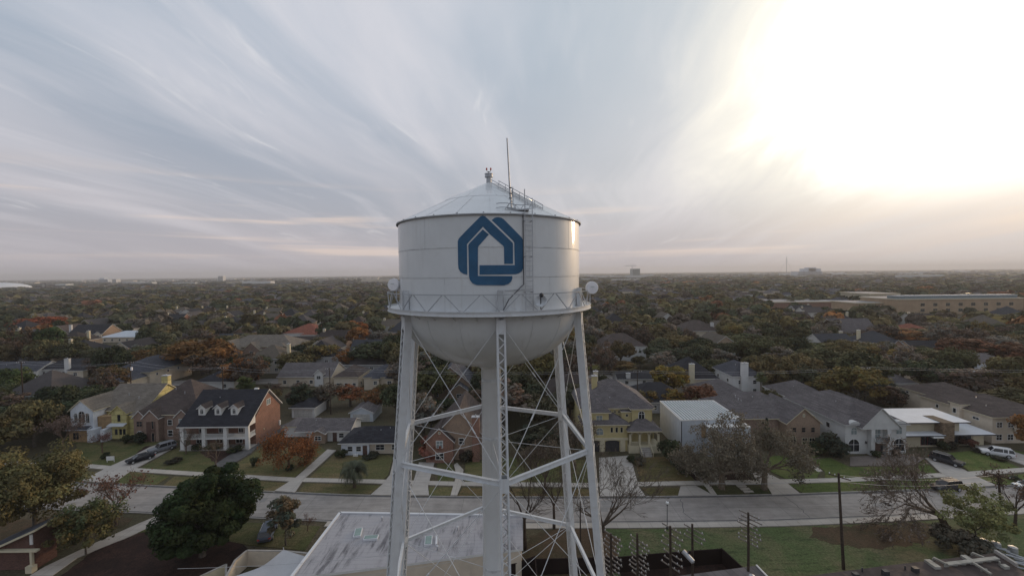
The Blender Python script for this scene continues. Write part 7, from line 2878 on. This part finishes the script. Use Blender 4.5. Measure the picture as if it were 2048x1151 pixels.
OCC_T = []
BT = [('huge orange brown oak left of the brick and cream house', 405, 677, 172, 27, (0.173, 0.090, 0.032), 'oak', 0),
      ('olive gold oak joined to the left of the huge orange brown oak', 350, 684, 178, 18, (0.139, 0.099, 0.038), 'oak', 1),
      ('orange oak behind the slate roof of the deep cream house', 285, 700, 176, 14, (0.180, 0.096, 0.032), 'oak', 2),
      ('golden tree behind the grey roofed white gable house', 640, 684, 178, 17, (0.166, 0.122, 0.044), 'loose', 0),
      ('orange tree right of the golden tree', 690, 700, 176, 9, (0.224, 0.105, 0.038), 'loose', 1),
      ('bright orange tree beyond the red tile house', 697, 642, 262, 15, (0.281, 0.105, 0.032), 'round', 1),
      ('second bright orange tree beyond the red tile house', 716, 644, 268, 13, (0.260, 0.096, 0.032), 'round', 2),
      ('dark evergreen oak left of the tower legs below the orange trees', 752, 685, 182, 24, DKGREEN, 'oak', 3),
      ('dark evergreen oak beside the brick and cream house garage', 590, 690, 192, 17, (0.038, 0.049, 0.029), 'oak', 4),
      ('vivid red orange tree on the far left', 70, 634, 300, 32, (0.224, 0.070, 0.032), 'oak', 1),
      ('rust tree behind the white shed', 700, 770, 128, 11, (0.195, 0.081, 0.038), 'loose', 2),
      ('pale twiggy tree left of the rust tree', 655, 765, 126, 11, (0.144, 0.110, 0.081), 'loose', 0),
      ('dark tree behind the white garage', 600, 768, 123, 8, (0.049, 0.058, 0.035), 'round', 0),
      ('rust leaved tree by the left tower leg', 745, 780, 122, 8, (0.180, 0.090, 0.038), 'loose', 1),
      ('golden tree behind the yellow house', 1336, 727, 134, 12.5, (0.209, 0.151, 0.035), 'round', 3),
      ('rust red tree above the wrapped building', 1402, 768, 116, 10, (0.180, 0.087, 0.052), 'round', 0),
      ('yellow leaved bush tree below the golden tree', 1352, 778, 119, 9, (0.187, 0.129, 0.038), 'loose', 2),
      ('low orange gold tree behind the yellow house roof', 1290, 776, 122, 9, (0.173, 0.115, 0.041), 'loose', 0),
      ('orange brown tree before the white villa', 1238, 722, 166, 13, (0.144, 0.099, 0.044), 'round', 2),
      ('dark oak right of the white villa', 1330, 692, 176, 20, (0.055, 0.067, 0.038), 'oak', 0),
      ('golden brown oak behind the white villa right side', 1345, 672, 205, 24, (0.125, 0.096, 0.038), 'oak', 1),
      ('dark green oak above the white villa', 1310, 645, 255, 26, (0.064, 0.079, 0.038), 'oak', 2),
      ('wide dark oak above the white chimney house', 1500, 668, 198, 27, (0.076, 0.081, 0.035), 'oak', 3),
      ('olive oak right of the white chimney house', 1590, 676, 196, 28, (0.105, 0.105, 0.041), 'oak', 4),
      ('grey olive oak above the twin gable house', 1650, 700, 168, 20, (0.102, 0.096, 0.055), 'oak', 0),
      ('gold olive tree behind the grey stucco house', 1668, 750, 128, 15, (0.144, 0.113, 0.041), 'oak', 1),
      ('dark tree beside the square cream house', 1760, 762, 126, 13, (0.055, 0.061, 0.047), 'oak', 2),
      ('dark red brown tree left of the square cream house', 1782, 775, 118, 9, (0.093, 0.058, 0.041), 'round', 1),
      ('olive conical tree beside the back street', 1868, 694, 178, 14, (0.108, 0.108, 0.049), 'round', 3),
      ('dark green oak before the red tile roof at the right', 1762, 660, 236, 24, (0.058, 0.067, 0.038), 'oak', 3),
      ('olive brown oak below the school wing', 1880, 654, 228, 36, (0.102, 0.087, 0.044), 'oak', 4),
      ('brown olive oak at the right edge', 2020, 690, 176, 22, (0.113, 0.090, 0.044), 'oak', 0),
      ('orange olive tree before the pale blue house', 2050, 752, 118, 13, (0.129, 0.093, 0.038), 'oak', 1),
      ('green oak right of the steep brick house roof', 870, 735, 132, 15, (0.079, 0.081, 0.032), 'oak', 2),
      ('olive tree under the tank bowl right side', 1085, 705, 140, 14, (0.115, 0.099, 0.038), 'oak', 3),
      ('dark tree between the rear legs', 1040, 745, 120, 15, (0.061, 0.067, 0.038), 'oak', 4),
      ('brown green hedge tree between riser and rear leg', 1075, 790, 106, 12, (0.093, 0.084, 0.049), 'oak', 0),
      ('dark bushy tree inside the right tower legs', 1140, 770, 112, 12, (0.070, 0.070, 0.044), 'oak', 1),
      ('dark hedge tree right of the riser base', 1060, 850, 90, 9, (0.052, 0.055, 0.035), 'round', 2),
      ('grey green tree beside the right leg', 1130, 852, 92, 8, (0.079, 0.073, 0.049), 'loose', 1),
      ('green tree at the far left below the wires', 14, 737, 132, 13, (0.071, 0.093, 0.032), 'oak', 2),
      ('tall thin green tree at the far left', 96, 655, 190, 12, (0.064, 0.087, 0.032), 'round', 1),
      ('brown twiggy tree at the far left', 52, 652, 186, 12, (0.122, 0.087, 0.055), 'loose', 2),
      ('orange brown tree between the bungalow and the deep cream house', 215, 728, 136, 12, (0.134, 0.087, 0.038), 'loose', 0)]
for i, (lb, px, pt, y, w, c, kd, sd) in enumerate(BT):
    back_tree(lb, px, pt, y, w, c, kd, 'autumn_tree' if c[0] > c[1]*1.35 else 'oak_tree', sd)

# the dark wood at the left, crown by crown, and all the other trees of the near suburb
rnd = random.Random(21)
PAL = [(GREEN, 'green', 'oak', 9), (DKGREEN, 'dark green', 'oak', 9), (OLIVE, 'olive', 'oak', 9), ((0.081, 0.084, 0.047), 'grey green', 'oak', 5), ((0.119, 0.093, 0.044), 'brown olive', 'oak', 5), (ORANGE, 'orange', 'round', .7), (RUST, 'rust', 'round', .9),
       ((0.173, 0.129, 0.044), 'golden', 'loose', 2), (GREYTW, 'pale twiggy', 'loose', 6), ((0.115, 0.086, 0.067), 'brown twiggy', 'loose', 6)]
FILL = []


def add_fill(x, y, w, hh, pc, seed):
    c, cn, kd, _ = PAL[pc]
    k = rnd.uniform(.8, 1.25)
    col = tuple(q*k for q in c)
    src = {'oak': OAKS, 'round': ROUNDS, 'loose': LOOSE}[kd]
    base, ht = {'oak': (10, 9), 'round': (8, 9.6), 'loose': (9, 9.2)}[kd]
    if not clear_view(x, y, w*.42, hh) and not (x > 0 and rnd.random() < .35):
        hh = 5.0
        w = min(w, 7)
        if not clear_view(x, y, w*.42, hh) and rnd.random() < .8:
            return
    t = make_tree('oak_tree' if kd == 'oak' else ('autumn_tree' if kd == 'round' else 'thin_tree'), '', 'tree', src[seed % len(src)], OAKT[seed % 3], (x, y, 0), col, rnd.uniform(0, 6.28), w/base, hh/ht)
    OCC_T.append((x, y, w/2))
    FILL.append((t, cn, x, y, w, hh))


for i in range(26):                                             # dark wood left of the unfinished house
    for _ in range(30):
        x = rnd.uniform(-150, -103)
        y = rnd.uniform(84, 126)
        if x > -1.22*y - 8 and free(x, y, 1) and all((x - a)**2 + (y - c)**2 > (3.6 + .55*r)**2 for a, c, r in OCC_T) and not (x > -113 and y < 108):
            add_fill(x, y, rnd.uniform(9, 14), rnd.uniform(8.5, 12.5), rnd.choices((0, 1, 2, 4, 9), (3, 6, 2, 1.5, 1))[0], i)
            break
tries = 0
while len(FILL) < 222 and tries < 26000:
    tries += 1
    y = 100 + 125*rnd.random()**1.0
    x = rnd.uniform(-1.21*y - 4, 1.21*y + 4)
    if x < -103 and y < 126:
        continue
    w = rnd.uniform(10, 20)
    if not free(x, y, 1.5):
        continue
    if 150 < y < 166.5 and rnd.random() < .85:
        continue
    if any((x - a)**2 + (y - c)**2 < (w*.29 + r*.62)**2 for a, c, r in OCC_T):
        continue
    add_fill(x, y, w, rnd.uniform(8, 14), rnd.choices(range(10), [p[3] for p in PAL])[0], tries)
print('fill trees', len(FILL))

# the rest of the tree cover out to the horizon, far too many to count
rng = np.random.RandomState(33)
Pp, Nn, Ss, Tt = [], [], [], []
cols = np.array([GREEN, DKGREEN, OLIVE, (.078, .080, .046), (.112, .090, .044), ORANGE, RUST, (.15, .118, .045), (.125, .105, .082), (.110, .085, .066)])
pw = np.array([8, 7, 9, 7, 7, .35, .6, 1.2, 4.5, 5])
pw = pw/pw.sum()
occ = np.array(OCC)


def scatter(y0, y1, cell, wmin, wmax, nf, hmin, hmax, prob, usehouses=True):
    y = y0
    while y < y1:
        xs = np.arange(-1.24*y - cell, 1.24*y + cell, cell)
        xs = xs + rng.uniform(-.45, .45, len(xs))*cell
        ys = y + rng.uniform(-.45, .45, len(xs))*cell
        for x, yy in zip(xs, ys):
            if rng.uniform() > (prob - .17 if x < 0 and y0 < 700 else prob):
                continue
            if usehouses and np.any((occ[:, 0] - .5 < x) & (x < occ[:, 1] + .5) & (occ[:, 2] + 2.5 < yy) & (yy < occ[:, 3] + .5)):
                continue
            if yy < 232 and any((x - a)**2 + (yy - c)**2 < (3.5 + r*.8)**2 for a, c, r in OCC_T):
                continue
            w, hh = rng.uniform(wmin, wmax), rng.uniform(hmin, hmax)
            if y0 < 700 and not clear_view(x, yy, w*.42, hh) and rng.uniform() > .15:
                continue
            k = rng.choice(len(cols), p=pw)
            col = cols[k]*rng.uniform(.75, 1.3)
            nc = 9
            cc = rng.normal(size=(nc, 3))
            cc[:, 2] = np.abs(cc[:, 2])*.8 - .1
            cc /= np.linalg.norm(cc, axis=1, keepdims=True)
            cc = cc*np.array([w*.34, w*.34, hh*.34])*rng.uniform(.5, 1.1, (nc, 1)) + np.array([x, yy, hh*.55])
            idx = rng.randint(0, nc, nf)
            q = rng.normal(size=(nf, 3))
            q /= np.linalg.norm(q, axis=1, keepdims=True)
            p = cc[idx] + q*np.array([w*.17, w*.17, hh*.16])*rng.uniform(.6, 1, (nf, 1))
            Pp.append(p)
            Nn.append(q + rng.normal(size=(nf, 3))*.2 + np.array([0, 0, .4]))
            Ss.append(np.full(nf, w*2.1/math.sqrt(nf))*rng.uniform(.6, 1.4, nf))
            ct = rng.uniform(.72, 1.35, nc)[idx]*rng.uniform(.92, 1.08, nf)*1.12
            Tt.append(col[None, :]*ct[:, None])
        y += cell


scatter(190, 300, 11.5, 11, 20, 170, 7, 13.5, .80)
scatter(300, 460, 13, 12, 22, 100, 7, 13, .82)
scatter(460, 800, 17, 14, 25, 56, 7, 14, .88, False)
scatter(800, 1500, 30, 26, 46, 40, 8, 14, .80, False)
scatter(1500, 3200, 62, 55, 95, 40, 8, 16, .82, False)
scatter(3200, 9000, 190, 170, 300, 50, 8, 20, .85, False)
me = leaf_cloud('distant_trees', np.concatenate(Pp), np.concatenate(Nn), np.concatenate(Ss), np.concatenate(Tt), zmax=3.2)
o = link('distant_trees', me)
tag(o, 'unbroken tree cover of the far suburb out to the horizon', kind='stuff')
o.color = (1, 1, 1, 1)
print('distant leaf faces', len(me.polygons))

# specks of roofs and walls among the far trees
b = MB()
rnd = random.Random(8)
for i in range(1500):
    y = 440*math.exp(rnd.random()**.8*2.3)
    x = rnd.uniform(-1.22*y, 1.22*y)
    w, d, z = rnd.uniform(9, 18)*(1 + y/4000), rnd.uniform(8, 12), rnd.uniform(4, 7) + y/260
    mi = rnd.choices((0, 1, 2, 3, 4), (4, 2.5, 2, 3, 1))[0]
    b.box(x - w/2, x + w/2, y, y + d, 0, z, mi)
    rm = rnd.choice((5, 6, 7))
    b.add([(x - w/2 - .5, y - .5, z), (x + w/2 + .5, y - .5, z), (x + w/2 + .5, y + d + .5, z), (x - w/2 - .5, y + d + .5, z), (x - w*.2, y + d/2, z + 3.2), (x + w*.2, y + d/2, z + 3.2)],
          [(0, 1, 5, 4), (1, 2, 5), (2, 3, 4, 5), (3, 0, 4)], rm)
for i in range(60):
    y = rnd.uniform(1500, 5200)
    x = rnd.uniform(-1.2*y, 1.2*y)
    b.box(x, x + rnd.uniform(40, 160), y, y + 30, 0, rnd.uniform(12, 20) + y/600, rnd.choice((0, 1, 1, 3)))
o = b.build('distant_rooftops', [MT['creamstucco'], MT['whitestucco'], MT['tanbrick'], MT['greystucco'], MT['redbrick'], MT['roof_brown'], MT['roof_grey'], MT['roof_slate']])
tag(o, 'scattered roofs and pale walls showing among the far trees', kind='stuff')

# ------------------------------------------------------------------ labels for the ordinary trees and houses
MARKS = []
for o in bpy.data.objects:
    if o.parent is None and 'label' in o and o.get('category') in ('house', 'school', 'water tower', 'hall') and o['label'] != 'house':
        pass
MARKS = [('far left bungalow', -128, 135), ('grey bungalow', -112, 138), ('deep cream house', -124, 165), ('unfinished house', -100, 108), ('pinkish brick house', -85, 108), ('colonial house', -70, 105), ('wide brick villa', -115, 212),
         ('red tile house', -135, 290), ('white garage', -60, 122), ('grey gable house', -76, 160), ('tan hip house', -58, 158), ('steep brick house', -12, 98), ('white villa', 50, 200), ('yellow house', 25, 100), ('wrapped building', 44, 100),
         ('cream chimney house', 64, 150), ('white chimney house', 84, 148), ('tan brick house', 62, 105), ('grey stucco house', 80, 102), ('twin gable house', 92, 132), ('modern house', 105, 104), ('long cream house', 122, 112),
         ('square cream house', 120, 128), ('pale blue house', 190, 175), ('school wing', 370, 400), ('brown hip house', 132, 275), ('rust roofed house', 230, 265), ('blue roofed house', -210, 235), ('black gable house', -225, 250), ('water tower riser', -2, 150), ('back street', 160, 185), ('brick school', 260, 430)]
ORD = ['first', 'second', 'third', 'fourth', 'fifth', 'sixth', 'seventh', 'eighth', 'ninth', 'tenth', 'eleventh', 'twelfth']


def rel(x, y):
    best = min(MARKS, key=lambda m: (m[1] - x)**2 + ((m[2] - y)*.8)**2)
    dx, dy = x - best[1]*y/best[2], y - best[2]
    if abs(dy) > 14 and abs(dy) > abs(dx)*.9:
        r = 'beyond' if dy > 0 else 'before'
    else:
        r = 'right of' if dx > 0 else 'left of'
    return r, best[0]


cl = {}
for t, cn, x, y, w, hh in FILL:
    r, mname = rel(x, y)
    size = 'tall' if hh > 9.6 else ('low' if hh < 7.8 else 'mid height')
    cl.setdefault((size, cn, r, mname), []).append((proj((x, y, hh*.6))[0], t))
for (size, cn, r, mname), L in cl.items():
    L.sort(key=lambda q: q[0])
    for i, (px, t) in enumerate(L):
        base = f'{size} {cn} tree {r} the {mname}'
        if len(L) > 1:
            base = f'{ORD[i]} from left of {size} {cn} trees {r} the {mname}'
        t['label'] = base
        t['group'] = 'trees of the suburb'
cl = {}
for r_, wn, rn, x, y, st, pr in GEN:
    r, mname = rel(x, y)
    cl.setdefault((wn, rn, st, r, mname), []).append((proj((x, y, 4))[0], r_))
for (wn, rn, st, r, mname), L in cl.items():
    L.sort(key=lambda q: q[0])
    for i, (px, t) in enumerate(L):
        base = f'{st} {wn} house with {rn} roof {r} the {mname}'
        if len(L) > 1:
            base = f'{st} {wn} {rn} roofed house, {ORD[i]} from left {r} the {mname}'
        t['label'] = base
        t['group'] = 'houses of the suburb'

# ------------------------------------------------------------------ thin evening haze over the whole suburb
m = bpy.data.materials.new('haze')
m.use_nodes = True
T = NT(m.node_tree)
pv = T.n('ShaderNodeVolumePrincipled')
pv.inputs['Color'].default_value = (.88, .865, .87, 1)
pv.inputs['Density'].default_value = HAZE
pv.inputs['Anisotropy'].default_value = 0.2
o = T.n('ShaderNodeOutputMaterial')
T.l(pv.outputs[0], o.inputs['Volume'])
b = MB()
b.box(-16000, 16000, -60, 11000, -1, 140)
tag(b.build('haze', m), 'thin evening haze over the suburb', kind='stuff')
